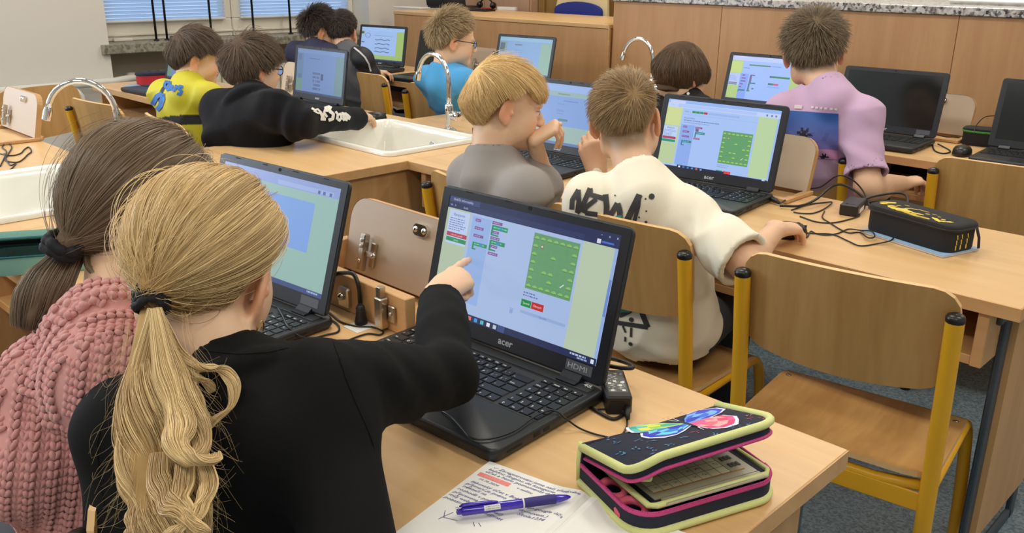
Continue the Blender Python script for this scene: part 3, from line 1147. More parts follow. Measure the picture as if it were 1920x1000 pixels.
def grass_map(R, x0, y0, x1, y1, c=(100, 156, 110), bush=(140, 190, 112)):
    R(x0, y0, x1, y1, c)
    W_, H_ = (x1 - x0) / 7, (y1 - y0) / 7
    for i in range(1, 7):
        R(x0 + i * W_ - .0004, y0, x0 + i * W_ + .0004, y1, (112, 166, 122))
        R(x0, y0 + i * H_ - .0007, x1, y0 + i * H_ + .0007, (112, 166, 122))
    cells = {(i, 0) for i in range(7)} | {(i, 6) for i in range(7)} | {(0, j) for j in range(7)} | {(6, j) for j in range(7)} | {(3, 2), (2, 4), (3, 4), (5, 3), (3, 5)}
    for i, j in sorted(cells):
        cx_, cy_ = x0 + (i + .5) * W_, y0 + (j + .58) * H_
        R(cx_ - W_ * .38, cy_ + H_ * .02, cx_ + W_ * .38, cy_ + H_ * .2, (82, 138, 84))
        R(cx_ - W_ * .36, cy_ - H_ * .1, cx_ + W_ * .36, cy_ + H_ * .1, bush)
        R(cx_ - W_ * .2, cy_ - H_ * .2, cx_ + W_ * .22, cy_ - H_ * .1, bush)
    R(x0 + 1.4 * W_, y0 + 1.25 * H_, x0 + 1.75 * W_, y0 + 1.8 * H_, (150, 110, 100))
    R(x0 + 1.45 * W_, y0 + 1.4 * H_, x0 + 1.68 * W_, y0 + 1.6 * H_, (226, 220, 216))
    for k in range(5):
        R(x0 + (5.25 + .1 * k) * W_, y0 + (5.62 - .09 * k) * H_, x0 + (5.37 + .1 * k) * W_, y0 + (5.76 - .09 * k) * H_, (226, 230, 226))


def block(R, x, y, w, h, c, notch=True, txt=True):
    R(x, y, x + w, y + h, c)
    if txt:
        lines(R, x + .006, y + h * .35, x + w - .002, 1, .1, h * .3, tuple(min(255, v + 70) for v in c))


def page_A(R, T):
    R(0, 0, 1, 1, (168, 190, 230))
    R(0, 0, 1, .105, (38, 48, 88))
    R(.002, .008, .2, .05, (58, 70, 116))
    T(.03, .037, .03, (190, 200, 226), 'Bobřík informatiky')
    T(.012, .09, .035, (170, 184, 220), '<   >')
    T(.1, .09, .028, (170, 184, 220), 'ibobr.cz')
    R(.13, .056, .82, .098, (46, 58, 100))
    T(.02, .09, .03, (150, 166, 210), '<')
    T(.90, .038, .04, (200, 206, 226), '-')
    T(.94, .038, .03, (200, 206, 226), 'o')
    T(.98, .038, .034, (200, 206, 226), 'x')
    R(.885, .062, .905, .096, (214, 220, 236))
    R(.91, .072, .972, .086, (70, 110, 210))
    R(0, .105, .155, .945, (178, 194, 170))
    R(.016, .118, .15, .405, (188, 206, 240))
    T(.083, .165, .036, (60, 76, 140), 'Benjamin', 'c')
    lines(R, .026, .185, .14, 6, .019, .008, (110, 130, 190))
    R(.02, .308, .152, .343, (176, 58, 84))
    T(.086, .334, .022, (236, 200, 210), 'Ukončit soutěž', 'c')
    R(.02, .351, .152, .386, (36, 144, 94))
    T(.086, .377, .022, (190, 232, 206), 'Uložit', 'c')
    R(.17, .125, .288, .86, (148, 178, 228))
    for x, y, w, c in ((.19, .143, .034, PUR), (.192, .208, .057, PUR), (.193, .272, .063, PUR)):
        block(R, x, y, w, .024, c)
    block(R, .195, .338, .092, .03, GRN)
    R(.195, .338, .206, .402, GRN)
    R(.195, .39, .22, .403, GRN)
    R(.24, .343, .258, .363, (70, 140, 200))
    for x, y, w, h, c in ((.296, .129, .062, .024, PUR), (.297, .16, .098, .038, GRN), (.297, .16, .011, .085, GRN), (.309, .207, .037, .022, PUR), (.3, .236, .045, .012, GRN), (.3, .256, .056, .022, PUR), (.3, .284, .093, .034, GRN), (.3, .284, .011, .09, GRN), (.311, .324, .04, .022, PUR), (.302, .36, .04, .012, GRN), (.301, .384, .06, .024, PUR)):
        block(R, x, y, w, h, c, txt=h > .02 and w > .03)
    R(.345, .166, .362, .19, (70, 140, 200))
    R(.345, .29, .362, .314, (70, 140, 200))
    grass_map(R, .552, .135, .807, .586)
    lines(R, .552, .615, .64, 2, .022, .009, (92, 112, 168))
    R(.549, .676, .606, .732, (22, 138, 66))
    T(.578, .712, .026, (214, 240, 222), 'Spustit', 'c')
    R(.609, .676, .678, .732, (196, 48, 46))
    T(.643, .712, .026, (250, 214, 212), 'Obnovit', 'c')
    R(.552, .765, .81, .79, (150, 174, 220))
    T(.66, .784, .02, (80, 110, 190), 'nápověda')
    R(.49, .776, .512, .782, (140, 164, 214))
    R(.492, .785, .51, .82, (140, 164, 214))
    R(.822, .105, .985, .945, (184, 202, 176))
    R(.985, .105, 1, .945, (150, 178, 228))
    R(.986, .34, .999, .62, (108, 140, 206))
    R(0, .945, 1, 1, (30, 44, 84))
    for i, c in enumerate(((220, 110, 110), (70, 150, 220), (80, 190, 200), (230, 230, 236), (190, 200, 220), (200, 210, 236))):
        R(.252 + .04 * i, .958, .272 + .04 * i, .99, c)
    R(.44, .945, .482, 1, (56, 76, 130))
    lines(R, .86, .958, .965, 1, .1, .014, (180, 196, 230))
    lines(R, .90, .978, .965, 1, .1, .012, (160, 176, 214))
    R(.972, .958, .988, .99, (220, 228, 246))


def page_B(R, T):
    R(0, 0, 1, 1, (168, 198, 250))
    R(0, 0, 1, .05, (150, 186, 246))
    R(.02, .012, .16, .05, (206, 212, 250))
    R(0, .05, 1, .115, (196, 212, 252))
    T(.03, .095, .03, (120, 140, 190), '<  >')
    R(.1, .06, .8, .105, (176, 200, 250))
    for x in (.88, .92, .955):
        R(x, .07, x + .014, .098, (110, 126, 176))
    R(0, .115, .146, .385, (206, 220, 150))
    R(0, .39, .146, .955, (188, 208, 158))
    R(0, .40, .132, .645, (192, 212, 252))
    T(.066, .435, .034, (80, 92, 150), 'Benjamin', 'c')
    lines(R, .008, .455, .12, 5, .02, .008)
    R(.003, .553, .128, .59, (170, 62, 88))
    R(.0, .597, .128, .635, (30, 148, 100))
    T(.167, .168, .03, (96, 112, 170), 'Úlohy')
    for i in range(12):
        R(.237 + .0355 * i, .142, .270 + .0355 * i, .172, (24, 142, 88) if i < 3 else ((184, 40, 56) if i == 3 else (156, 182, 240)))
    R(.16, .2, .82, .204, (146, 176, 236))
    T(.172, .262, .032, (80, 92, 150), 'Na procházce')
    lines(R, .177, .282, .5, 1, .02, .011, (96, 112, 160))
    lines(R, .177, .315, .42, 1, .02, .01, (130, 150, 206))
    R(.16, .352, .285, .955, (140, 174, 240))
    for x, y, w in ((.18, .37, .036), (.182, .44, .06), (.184, .51, .066)):
        block(R, x, y, w, .028, PUR)
    block(R, .186, .582, .092, .032, TEAL)
    R(.186, .582, .197, .66, TEAL)
    R(.186, .648, .215, .66, TEAL)
    for x, y, w, h, c in ((.29, .366, .066, .026, (140, 80, 120)), (.297, .395, .03, .04, PUR), (.298, .438, .088, .034, TEAL), (.298, .438, .011, .085, TEAL), (.292, .527, .058, .024, (150, 84, 120))):
        block(R, x, y, w, h, c, txt=w > .05)
    grass_map(R, .546, .371, .806, .838, (96, 160, 108), (160, 208, 100))
    lines(R, .548, .862, .66, 2, .026, .009)
    R(.548, .942, .604, .985, (24, 142, 88))
    R(.609, .942, .678, .985, (226, 70, 70))
    R(.825, .115, .985, .97, (186, 214, 164))
    R(.985, .115, 1, .97, (160, 190, 246))
    R(.19, .955, .62, 1, (22, 32, 66))
    R(0, .98, 1, 1, (22, 32, 66))
    for i in range(6):
        R(.205 + .04 * i, .965, .222 + .04 * i, .99, ((230, 240, 250), (40, 120, 220), (60, 130, 210), (60, 150, 220), (210, 100, 90), (120, 160, 240))[i])
    R(.95, .965, .975, .995, (190, 206, 240))


def page_C(R, T):
    R(0, 0, 1, 1, (158, 190, 255))
    R(0, 0, 1, .1, (186, 204, 255))
    R(.02, 0, .2, .03, (208, 206, 250))
    R(0, .1, .161, .95, (178, 206, 130))
    R(0, .125, .15, .38, (196, 216, 130))
    R(0, .39, .148, .66, (176, 200, 252))
    lines(R, .008, .45, .11, 4, .03, .01)
    R(.005, .595, .124, .618, (132, 100, 130))
    R(.003, .628, .121, .65, (84, 132, 116))
    R(.245, .172, .53, .2, (52, 132, 96))
    R(.51, .172, .53, .2, (150, 70, 100))
    R(.535, .175, .67, .195, (130, 160, 230))
    lines(R, .18, .25, .27, 1, .1, .014, (90, 104, 150))
    R(.15, .385, .265, .95, (132, 166, 250))
    for x, y, w in ((.178, .408, .036), (.173, .475, .058), (.168, .541, .066), (.165, .608, .038), (.158, .672, .036)):
        block(R, x, y, w, .026, PUR, txt=False)
    block(R, .156, .74, .092, .034, TEAL, txt=False)
    R(.156, .74, .165, .8, TEAL)
    for x, y, w, h, c in ((.285, .4, .066, .024, (120, 90, 140)), (.283, .424, .028, .16, (116, 90, 140)), (.285, .572, .09, .03, TEAL), (.278, .6, .024, .15, (74, 120, 130)), (.274, .745, .04, .03, TEAL), (.335, .69, .03, .03, TEAL)):
        R(x, y, x + w, y + h, c)
    R(.548, .39, .811, .43, (46, 130, 86))
    R(.548, .39, .565, .43, (60, 80, 150))
    R(.543, .548, .611, .59, (50, 124, 108))
    R(.611, .55, .682, .592, (206, 88, 120))
    R(.54, .62, .7, .65, (130, 176, 250))
    R(.82, .1, .985, .95, (178, 206, 130))
    R(0, .95, 1, 1, (24, 30, 60))


def page_M(R, T):
    R(0, 0, 1, 1, (150, 184, 76) if False else (160, 190, 110))
    R(0, 0, 1, .1, (160, 196, 244))
    R(0, .1, .83, .835, (158, 190, 240))
    R(0, .12, .07, .22, (150, 180, 80))
    R(.0, .14, .06, .2, (60, 84, 90))
    for k in range(14):
        a = 2 * pi * k / 14
        R(.15 + .06 * cos(a) - .008, .25 + .07 * sin(a) - .01, .15 + .06 * cos(a) + .008, .25 + .07 * sin(a) + .01, (92, 108, 170))
    R(.3, .23, .75, .245, (130, 160, 214))
    rnd = random.Random(4)
    for j, y in enumerate((.35, .475, .605, .715)):
        for k in range(24):
            yy = y + .012 * sin(k * .55 + j) + rnd.random() * .008
            R(.335 + k * .0145, yy, .348 + k * .0145, yy + .024, (74, 88, 130))
    R(0, .44, .085, .48, (96, 120, 160))
    R(0, .62, .06, .98, (160, 200, 96))
    R(0, .96, 1, 1, (40, 60, 120))


def page_H(R, T):
    R(0, 0, 1, 1, (104, 132, 184))
    R(0, 0, 1, .09, (112, 138, 190))
    R(.0, .1, .14, .94, (96, 126, 160))
    R(.0, .66, .14, .95, (104, 140, 132))
    R(.03, .12, .1, .26, (88, 108, 150))
    R(.04, .57, .12, .67, (90, 108, 150))
    lines(R, .27, .19, .5, 1, .05, .02, (84, 100, 140))
    rnd = random.Random(7)
    for j in range(5):
        for k in range(9):
            if rnd.random() < .75:
                R(.36 + .018 * k + .005 * j, .5 + .085 * j, .372 + .018 * k + .005 * j, .55 + .085 * j, (74, 88, 124))
    R(.54, .52, .59, .66, (60, 74, 118))
    R(.83, .1, 1, .96, (100, 134, 140))
    R(0, .955, 1, 1, (50, 66, 106))


def page_G(R, T):
    R(0, 0, 1, 1, (124, 156, 214))
    R(0, 0, 1, .12, (148, 178, 230))
    R(0, .12, 1, .2, (146, 174, 178))
    R(.38, .15, .52, .172, (110, 150, 130))
    lines(R, .46, .26, .66, 1, .05, .016, (98, 124, 180))
    for y in (.32, .42, .44, .48):
        lines(R, .4, y, .5, 1, .05, .012, (106, 134, 190))
    R(.435, .57, .55, .605, (84, 124, 130))
    R(0, .69, 1, .955, (150, 178, 172))
    R(0, .955, 1, 1, (90, 116, 170))


def page_K(R, T):
    R(0, 0, 1, 1, (120, 158, 206))
    R(0, 0, 1, .1, (134, 176, 206))
    R(0, .12, .15, .4, (120, 150, 150))
    R(.02, .16, .11, .38, (74, 92, 110))
    R(.3, .18, .44, .21, (84, 100, 130))
    lines(R, .3, .33, .5, 2, .06, .014, (104, 136, 184))
    R(.8, .12, 1, .95, (134, 170, 150))
    R(0, .955, 1, 1, (40, 56, 96))


def page_L(R, T):
    R(0, 0, 1, 1, (147, 183, 176))
    R(0, 0, 1, .1, (141, 160, 213))
    R(.5, .05, .95, .09, (156, 176, 223))
    for x in (.83, .87, .92):
        R(x, .06, x + .02, .09, (84, 104, 158))
    R(.2, .185, .825, .64, (122, 160, 223))
    R(0, .955, 1, 1, (58, 79, 130))
    lines(R, .88, .965, .97, 1, .05, .016, (159, 180, 210))


LAPS = [
    ((-.903, .915, .056, .255), 'open laptop the blonde girl points at, with a dark browser bar', page_A, 'single', 'text', True),
    ((-1.406, .778, .088, .30), 'open laptop in front of the two girls, half hidden by the blonde head', page_L, 'single', 'plain', True),
    ((-1.326, 2.155, .095, .246), 'open laptop with a green map, in front of the boy in the white T-shirt', page_B, 'joined', None, True),
    ((-1.897, 2.151, .05, .27), 'open laptop behind the blond boy in grey, blue page with green band', page_G, 'joined', None, True),
    ((-1.94, 3.512, .065, .255), 'open laptop with bright page before the boy in the lilac T-shirt', page_C, 'joined', None, False),
    ((-1.335, 3.354, .051, .246), 'open laptop with switched-off screen beside the lilac T-shirt', None, 'joined', 'plain', False),
    ((-.777, 3.373, .06, .233), 'open laptop with black screen cut by the right edge', None, 'joined', None, False),
    ((-3.348, 3.476, .13, .236), 'open laptop with dim blue page behind the blond boy, before the teacher desk', page_K, 'joined', None, False),
    ((-4.408, 3.349, .17, .19), 'open laptop with green page border before the boy with raglan sleeves', page_M, 'joined', None, False),
    ((-3.822, 3.303, .063, .235), 'open laptop with dark screen half hidden by the boy in blue', None, 'joined', None, False),
    ((-3.381, 2.218, .03, .16), 'open laptop with dim page beside the black hoodie sleeve', page_H, 'joined', None, False),
    ((-4.255, 2.03, .06, .25), 'open laptop beside the red pencil case under the window', page_H, 'joined', None, False),
]
for pos, lb, pg, kk, stk, lg in LAPS:
    laptop(pos, lb, pg, kk, stk, legends=lg)

# ------------------------------------------------------------------ bodies: smooth distance fields turned into one continuous mesh
F32 = np.float32


def unit(v):
    v = np.array(v, float)
    return v / (np.linalg.norm(v) + 1e-12)


class Field:
    def __init__(s, lo, hi, h):
        s.lo, s.h = np.array(lo, float), h
        s.n = np.maximum(4, np.ceil((np.array(hi) - s.lo) / h).astype(int) + 1)
        s.D = np.full(s.n, 0.5, F32)
        s.ax = [(s.lo[i] + h * np.arange(s.n[i])).astype(F32) for i in range(3)]

    def sub(s, c, r):
        sl = []
        for i in range(3):
            a = int(max(0, math.floor((c[i] - r[i] - s.lo[i]) / s.h)))
            b = int(min(s.n[i], math.ceil((c[i] + r[i] - s.lo[i]) / s.h) + 2))
            if b - a < 1:
                return None, None
            sl.append(slice(a, b))
        sl = tuple(sl)
        return sl, (s.ax[0][sl[0]][:, None, None], s.ax[1][sl[1]][None, :, None], s.ax[2][sl[2]][None, None, :])

    def _mix(s, sl, d, k, op):
        A = s.D[sl]
        if op == 'u':
            h = np.clip(.5 + .5 * (A - d) / k, 0, 1)
            s.D[sl] = A * (1 - h) + d * h - k * h * (1 - h)
        else:
            h = np.clip(.5 - .5 * (A + d) / k, 0, 1)
            s.D[sl] = A * (1 - h) + (-d) * h + k * h * (1 - h)

    def cone(s, a, b, ra, rb, k=.01, op='u'):
        a, b = np.array(a, float), np.array(b, float)
        m = max(ra, rb) + k + 2 * s.h
        c = (a + b) / 2
        sl, P = s.sub(c, np.abs(b - a) / 2 + m)
        if sl is None:
            return s
        ab = b - a
        L2 = float(ab @ ab) + 1e-12
        px, py, pz = P[0] - F32(a[0]), P[1] - F32(a[1]), P[2] - F32(a[2])
        t = np.clip((px * F32(ab[0]) + py * F32(ab[1]) + pz * F32(ab[2])) / F32(L2), 0, 1)
        d = np.sqrt((px - t * F32(ab[0])) ** 2 + (py - t * F32(ab[1])) ** 2 + (pz - t * F32(ab[2])) ** 2) - (F32(ra) + t * F32(rb - ra))
        s._mix(sl, d, k, op)
        return s

    def ell(s, c, r, M=None, k=.01, op='u'):
        c, r = np.array(c, float), np.array(r, float)
        M = np.eye(3) if M is None else np.array(M, float)
        ext = np.sqrt(((M * r[None, :]) ** 2).sum(1)) + k + 2 * s.h
        sl, P = s.sub(c, ext)
        if sl is None:
            return s
        p = [P[i] - F32(c[i]) for i in range(3)]
        q = [p[0] * F32(M[0, i]) + p[1] * F32(M[1, i]) + p[2] * F32(M[2, i]) for i in range(3)]
        k0 = np.sqrt(sum((q[i] / F32(r[i])) ** 2 for i in range(3)))
        k1 = np.sqrt(sum((q[i] / F32(r[i] ** 2)) ** 2 for i in range(3))) + F32(1e-6)
        s._mix(sl, k0 * (k0 - 1) / k1, k, op)
        return s

    def chain(s, pts, rs, k=.01):
        for i in range(len(pts) - 1):
            s.cone(pts[i], pts[i + 1], rs[i], rs[i + 1], k)
        return s

    def grid(s):
        return s.ax[0][:, None, None], s.ax[1][None, :, None], s.ax[2][None, None, :]

    def plane(s, c, n, k=0.0):
        """keep the side against n"""
        n = unit(n)
        X, Y, Z = s.grid()
        d = (X - F32(c[0])) * F32(n[0]) + (Y - F32(c[1])) * F32(n[1]) + (Z - F32(c[2])) * F32(n[2])
        s.D = np.maximum(s.D, d)
        return s

    def wobble(s, amp, freq, seed, stretch=(1, 1, 1)):
        rnd = np.random.RandomState(seed)
        X, Y, Z = s.grid()
        o = np.zeros(s.D.shape, F32)
        wx = np.sin(X * F32(freq * .43) + Z * F32(freq * .37) + F32(seed)).astype(F32)
        for i in range(5):
            k = rnd.normal(size=3) * freq * np.array(stretch)
            ph = rnd.rand() * 6.28
            o += np.sin(X * F32(k[0]) + Y * F32(k[1]) + Z * F32(k[2]) + F32(ph) + wx * F32(1.4)).astype(F32)
        s.D += F32(amp) * o / F32(2.2)
        return s

    def crease(s, amp, freq, seed, mask=9.0):
        """sparse sharp fabric creases"""
        rnd = np.random.RandomState(seed)
        X, Y, Z = s.grid()
        for i in range(3):
            k = rnd.normal(size=3)
            k = k / np.linalg.norm(k) * freq * (.7 + .6 * rnd.rand())
            w = rnd.normal(size=(2, 3)) * freq * .45
            m = rnd.normal(size=3) * mask
            ph = rnd.rand(4) * 6.28
            warp = np.sin(X * F32(w[0, 0]) + Y * F32(w[0, 1]) + Z * F32(w[0, 2]) + F32(ph[0])) + np.sin(X * F32(w[1, 0]) + Y * F32(w[1, 1]) + Z * F32(w[1, 2]) + F32(ph[1]))
            r = 1 - np.abs(np.sin((X * F32(k[0]) + Y * F32(k[1]) + Z * F32(k[2])) + F32(1.1) * warp + F32(ph[2])))
            mk = np.clip(np.sin(X * F32(m[0]) + Y * F32(m[1]) + Z * F32(m[2]) + F32(ph[3])) * .7 + .35, 0, 1)
            s.D -= (F32(amp) * r * r * mk).astype(F32)
        return s

    def folds(s, c, rad, d, freq, amp, twist=(0, 0, 0)):
        """ring-shaped creases around point c along direction d"""
        sl, P = s.sub(c, np.array([rad * 2.2] * 3))
        if sl is None:
            return s
        d = unit(d)
        p = [P[i] - F32(c[i]) for i in range(3)]
        u = sum(p[i] * F32(d[i]) for i in range(3))
        r2 = sum(p[i] ** 2 for i in range(3))
        w = sum(p[i] * F32(twist[i]) for i in range(3))
        s.D[sl] += F32(amp) * np.exp(-r2 / F32(rad * rad)) * np.sin(u * F32(freq) + w + F32(1.3) * np.sin(u * F32(freq * .37) + p[2] * F32(23)))
        return s

    def mesh(s):
        D, h = s.D, s.h
        ins = D < 0
        a = ins[:-1, :-1, :-1]
        n_in = np.zeros(a.shape, np.int8)
        cs = [(i, j, k) for i in (0, 1) for j in (0, 1) for k in (0, 1)]
        def cut(A, c):
            return A[c[0]:A.shape[0] - 1 + c[0], c[1]:A.shape[1] - 1 + c[1], c[2]:A.shape[2] - 1 + c[2]]
        for c in cs:
            n_in += cut(ins, c)
        act = np.argwhere((n_in > 0) & (n_in < 8))
        I, J, K = act.T
        val = {c: D[I + c[0], J + c[1], K + c[2]] for c in cs}
        pos = np.zeros((len(act), 3))
        cnt = np.zeros(len(act))
        for c in cs:
            for axis in range(3):
                if c[axis]:
                    continue
                e = list(c); e[axis] = 1; e = tuple(e)
                va, vb = val[c], val[e]
                m = (va < 0) != (vb < 0)
                t = np.where(m, va / np.where(m, va - vb, 1), 0)
                for q in range(3):
                    base = c[q]
                    pos[:, q] += np.where(m, base + (t if q == axis else 0), 0)
                cnt += m
        V = (act + pos / cnt[:, None]) * h + s.lo
        idx = -np.ones(a.shape, np.int32)
        idx[I, J, K] = np.arange(len(act))
        faces = []
        for axis in range(3):
            sl0 = [slice(None)] * 3; sl1 = [slice(None)] * 3
            sl0[axis] = slice(0, -1); sl1[axis] = slice(1, None)
            s0, s1 = ins[tuple(sl0)], ins[tuple(sl1)]
            e = np.argwhere(s0 != s1)
            o1, o2 = [q for q in range(3) if q != axis]
            ok = (e[:, o1] > 0) & (e[:, o2] > 0) & (e[:, o1] < s.n[o1] - 1) & (e[:, o2] < s.n[o2] - 1)
            e = e[ok]
            def g(d1, d2):
                q = e.copy(); q[:, o1] -= d1; q[:, o2] -= d2
                return idx[q[:, 0], q[:, 1], q[:, 2]]
            Q = np.stack([g(1, 1), g(0, 1), g(0, 0), g(1, 0)], 1)
            flip = s0[e[:, 0], e[:, 1], e[:, 2]]
            if axis == 1:
                flip = ~flip
            Q[~flip] = Q[~flip][:, ::-1]
            faces.append(Q)
        Fq = np.concatenate(faces)
        Fq = Fq[(Fq >= 0).all(1)]
        return V, Fq


def np_obj(name, parts, mt, parent=None, col=None, smooth=True):
    """object from (verts, quads) arrays; several arrays become one mesh; col = per-vertex colours (0-255)"""
    off, Vs, Fs = 0, [], []
    for V, Q in parts:
        Vs.append(V); Fs.append(Q + off); off += len(V)
    V, Q = np.concatenate(Vs), np.concatenate(Fs)
    me = bpy.data.meshes.new(name)
    me.vertices.add(len(V))
    me.vertices.foreach_set('co', V.astype(F32).ravel())
    me.loops.add(Q.size)
    me.loops.foreach_set('vertex_index', Q.astype(np.int32).ravel())
    me.polygons.add(len(Q))
    me.polygons.foreach_set('loop_start', np.arange(0, Q.size, 4, dtype=np.int32))
    me.polygons.foreach_set('loop_total', np.full(len(Q), 4, np.int32))
    me.polygons.foreach_set('use_smooth', np.ones(len(Q), bool))
    me.update(calc_edges=True)
    me.materials.append(MATS[mt] if isinstance(mt, str) else mt)
    if col is not None:
        c = np.asarray(col, float) / 255.0
        c = np.where(c <= .04045, c / 12.92, ((c + .055) / 1.055) ** 2.4)
        at = me.color_attributes.new('Col', 'FLOAT_COLOR', 'POINT')
        at.data.foreach_set('color', np.concatenate([c, np.ones((len(c), 1))], 1).astype(F32).ravel())
    o = bpy.data.objects.new(name, me)
    COL.objects.link(o)
    if parent is not None:
        o.parent = parent
    return o


# ------------------------------------------------------------------ people
vcol_mat('skin', 0.48, sss=0.12, bump=0.03, bscale=700)
mat('eye_white', (236, 232, 226), 0.15)
mat('eye_iris', (70, 84, 90), 0.15)


def head_frame(az, pitch, roll=0.0):
    """columns: the person's right, forward, up (az = heading of the face in degrees from +x, pitch down positive)"""
    a = radians(az - 90)
    Rz = np.array([[cos(a), -sin(a), 0], [sin(a), cos(a), 0], [0, 0, 1]])
    p = radians(-pitch)
    Rx = np.array([[1, 0, 0], [0, cos(p), -sin(p)], [0, sin(p), cos(p)]])
    r = radians(roll)
    Ry = np.array([[cos(r), 0, sin(r)], [0, 1, 0], [-sin(r), 0, cos(r)]])
    return Rz @ Rx @ Ry


class Head:
    def __init__(s, c, az, pitch=0, roll=0, scale=.95):
        s.c, s.M, s.s = np.array(c, float), head_frame(az, pitch, roll), scale

    def w(s, p):
        return s.c + s.M @ (np.array(p, float) * s.s)

    def inv(s, V):
        return (V - s.c) @ s.M / s.s

    def field(s, neck_to, h=.003, neck_r=(.046, .052), open_mouth=0.0):
        q = s.s
        lo = np.minimum(s.c - .15 * q, np.array(neck_to) - .07)
        hi = np.maximum(s.c + .15 * q, np.array(neck_to) + .07)
        F = Field(lo, hi, h)
        E = lambda p, r, k=.012, op='u', M=None: F.ell(s.w(p), np.array(r) * q, s.M if M is None else s.M @ M, k * q, op)
        E((0, -.008, .032), (.0735, .092, .082))
        E((0, .03, -.02), (.060, .060, .082), .02)
        E((0, .05, -.075), (.034, .034, .03), .03)
        for sx in (-1, 1):
            E((sx * .036, .05, -.035), (.028, .032, .034), .02)
            E((sx * .046, .0, -.06), (.02, .045, .03), .03)
            E((sx * .032, .094, .0), (.017, .012, .011), .014, 's')
            E((sx * .03, .083, .017), (.02, .01, .007), .012)
            E((sx * .031, .0805, .004), (.014, .007, .004), .004)
            E((sx * .031, .0805, -.008), (.013, .006, .003), .004)
            E((sx * .0095, .1, -.034), (.008, .009, .007), .006)
            # ear
            a = radians(24) * sx
            R = np.array([[cos(a), -sin(a), 0], [sin(a), cos(a), 0], [0, 0, 1]])
            t = radians(-14)
            R = R @ np.array([[1, 0, 0], [0, cos(t), -sin(t)], [0, sin(t), cos(t)]])
            E((sx * .079, -.012, -.004), (.007, .0195, .031), .007, 'u', R)
            E((sx * .077, -.006, -.03), (.0065, .010, .013), .007, 'u', R)
            E((sx * .086, -.006, -.002), (.006, .0105, .019), .005, 's', R)
            E((sx * .0775, .004, -.008), (.005, .005, .007), .004, 'u', R)
        F.cone(s.w((0, .086, .006)), s.w((0, .106, -.026)), .0065 * q, .0095 * q, .012 * q)
        E((0, .0925, -.052), (.019, .006, .0045), .006)
        E((0, .0905, -.0615), (.016, .006, .0055), .006)
        E((0, .0975, -.0568), (.02, .006, .0014), .003, 's')
        E((0, .076, -.09), (.02, .016, .016), .02)
        F.cone(s.w((0, -.03, -.04)), neck_to, neck_r[0] * q, neck_r[1] * q, .03 * q)
        return F

    def colors(s, V, base, lip=(190, 110, 104), brow=None, stubble=None):
        L = s.inv(V)
        c = np.tile(np.array(base, float), (len(V), 1))
        def blob(p, r, col, st):
            d = np.sqrt((((L - np.array(p)) / np.array(r)) ** 2).sum(1))
            w = np.clip(1.5 - d * 1.0, 0, 1)[:, None] * st
            c[:] = c * (1 - w) + np.array(col, float) * w
        red = np.array(base) * np.array((1.03, .84, .78))
        if stubble:
            rgb, hl, st = stubble
            w = np.clip((L[:, 2] - hairline(L, **hl)) / .035, 0, 1)
            w = w * w * (3 - 2 * w) * st
            w = np.where(np.abs(L[:, 0]) > .0765, 0, w)[:, None]
            c[:] = c * (1 - w) + np.array(rgb, float) * w
        for sx in (-1, 1):
            blob((sx * .085, -.012, -.006), (.013, .024, .034), red, .75)
            blob((sx * .042, .062, -.035), (.022, .024, .02), np.array(base) * np.array((1.02, .88, .84)), .5)
            if brow is not None:
                blob((sx * .032, .09, .021), (.02, .014, .0042), brow, .75)
            blob((sx * .031, .086, .003), (.016, .012, .0028), (70, 50, 40), .7)
        blob((0, .11, -.03), (.012, .01, .01), np.array(base) * np.array((1.02, .9, .86)), .5)
        blob((0, .096, -.057), (.02, .01, .0085), lip, .8)
        return c

    def eyes(s, parent):
        for sx in (-1, 1):
            o = MB().ball((0, 0, 0), .0108 * s.s, 14, 10).build('eye', 'eye_white', parent, True)
            o.location = s.w((sx * .031, .0775, -.002))
            d = s.M @ np.array([0.0, 1, 0])
            b = MB()
            b.ball((0, 0, 0), (.0055 * s.s, .0055 * s.s, .002 * s.s), 12, 6)
            i = b.build('iris', 'eye_iris', o, True)
            i.location = d * .0098 * s.s
            i.rotation_euler = Vector(d).to_track_quat('Z', 'Y').to_euler()


def ortho(f, n):
    f = unit(f)
    n = unit(np.array(n, float) - f * np.dot(n, f))
    return f, n


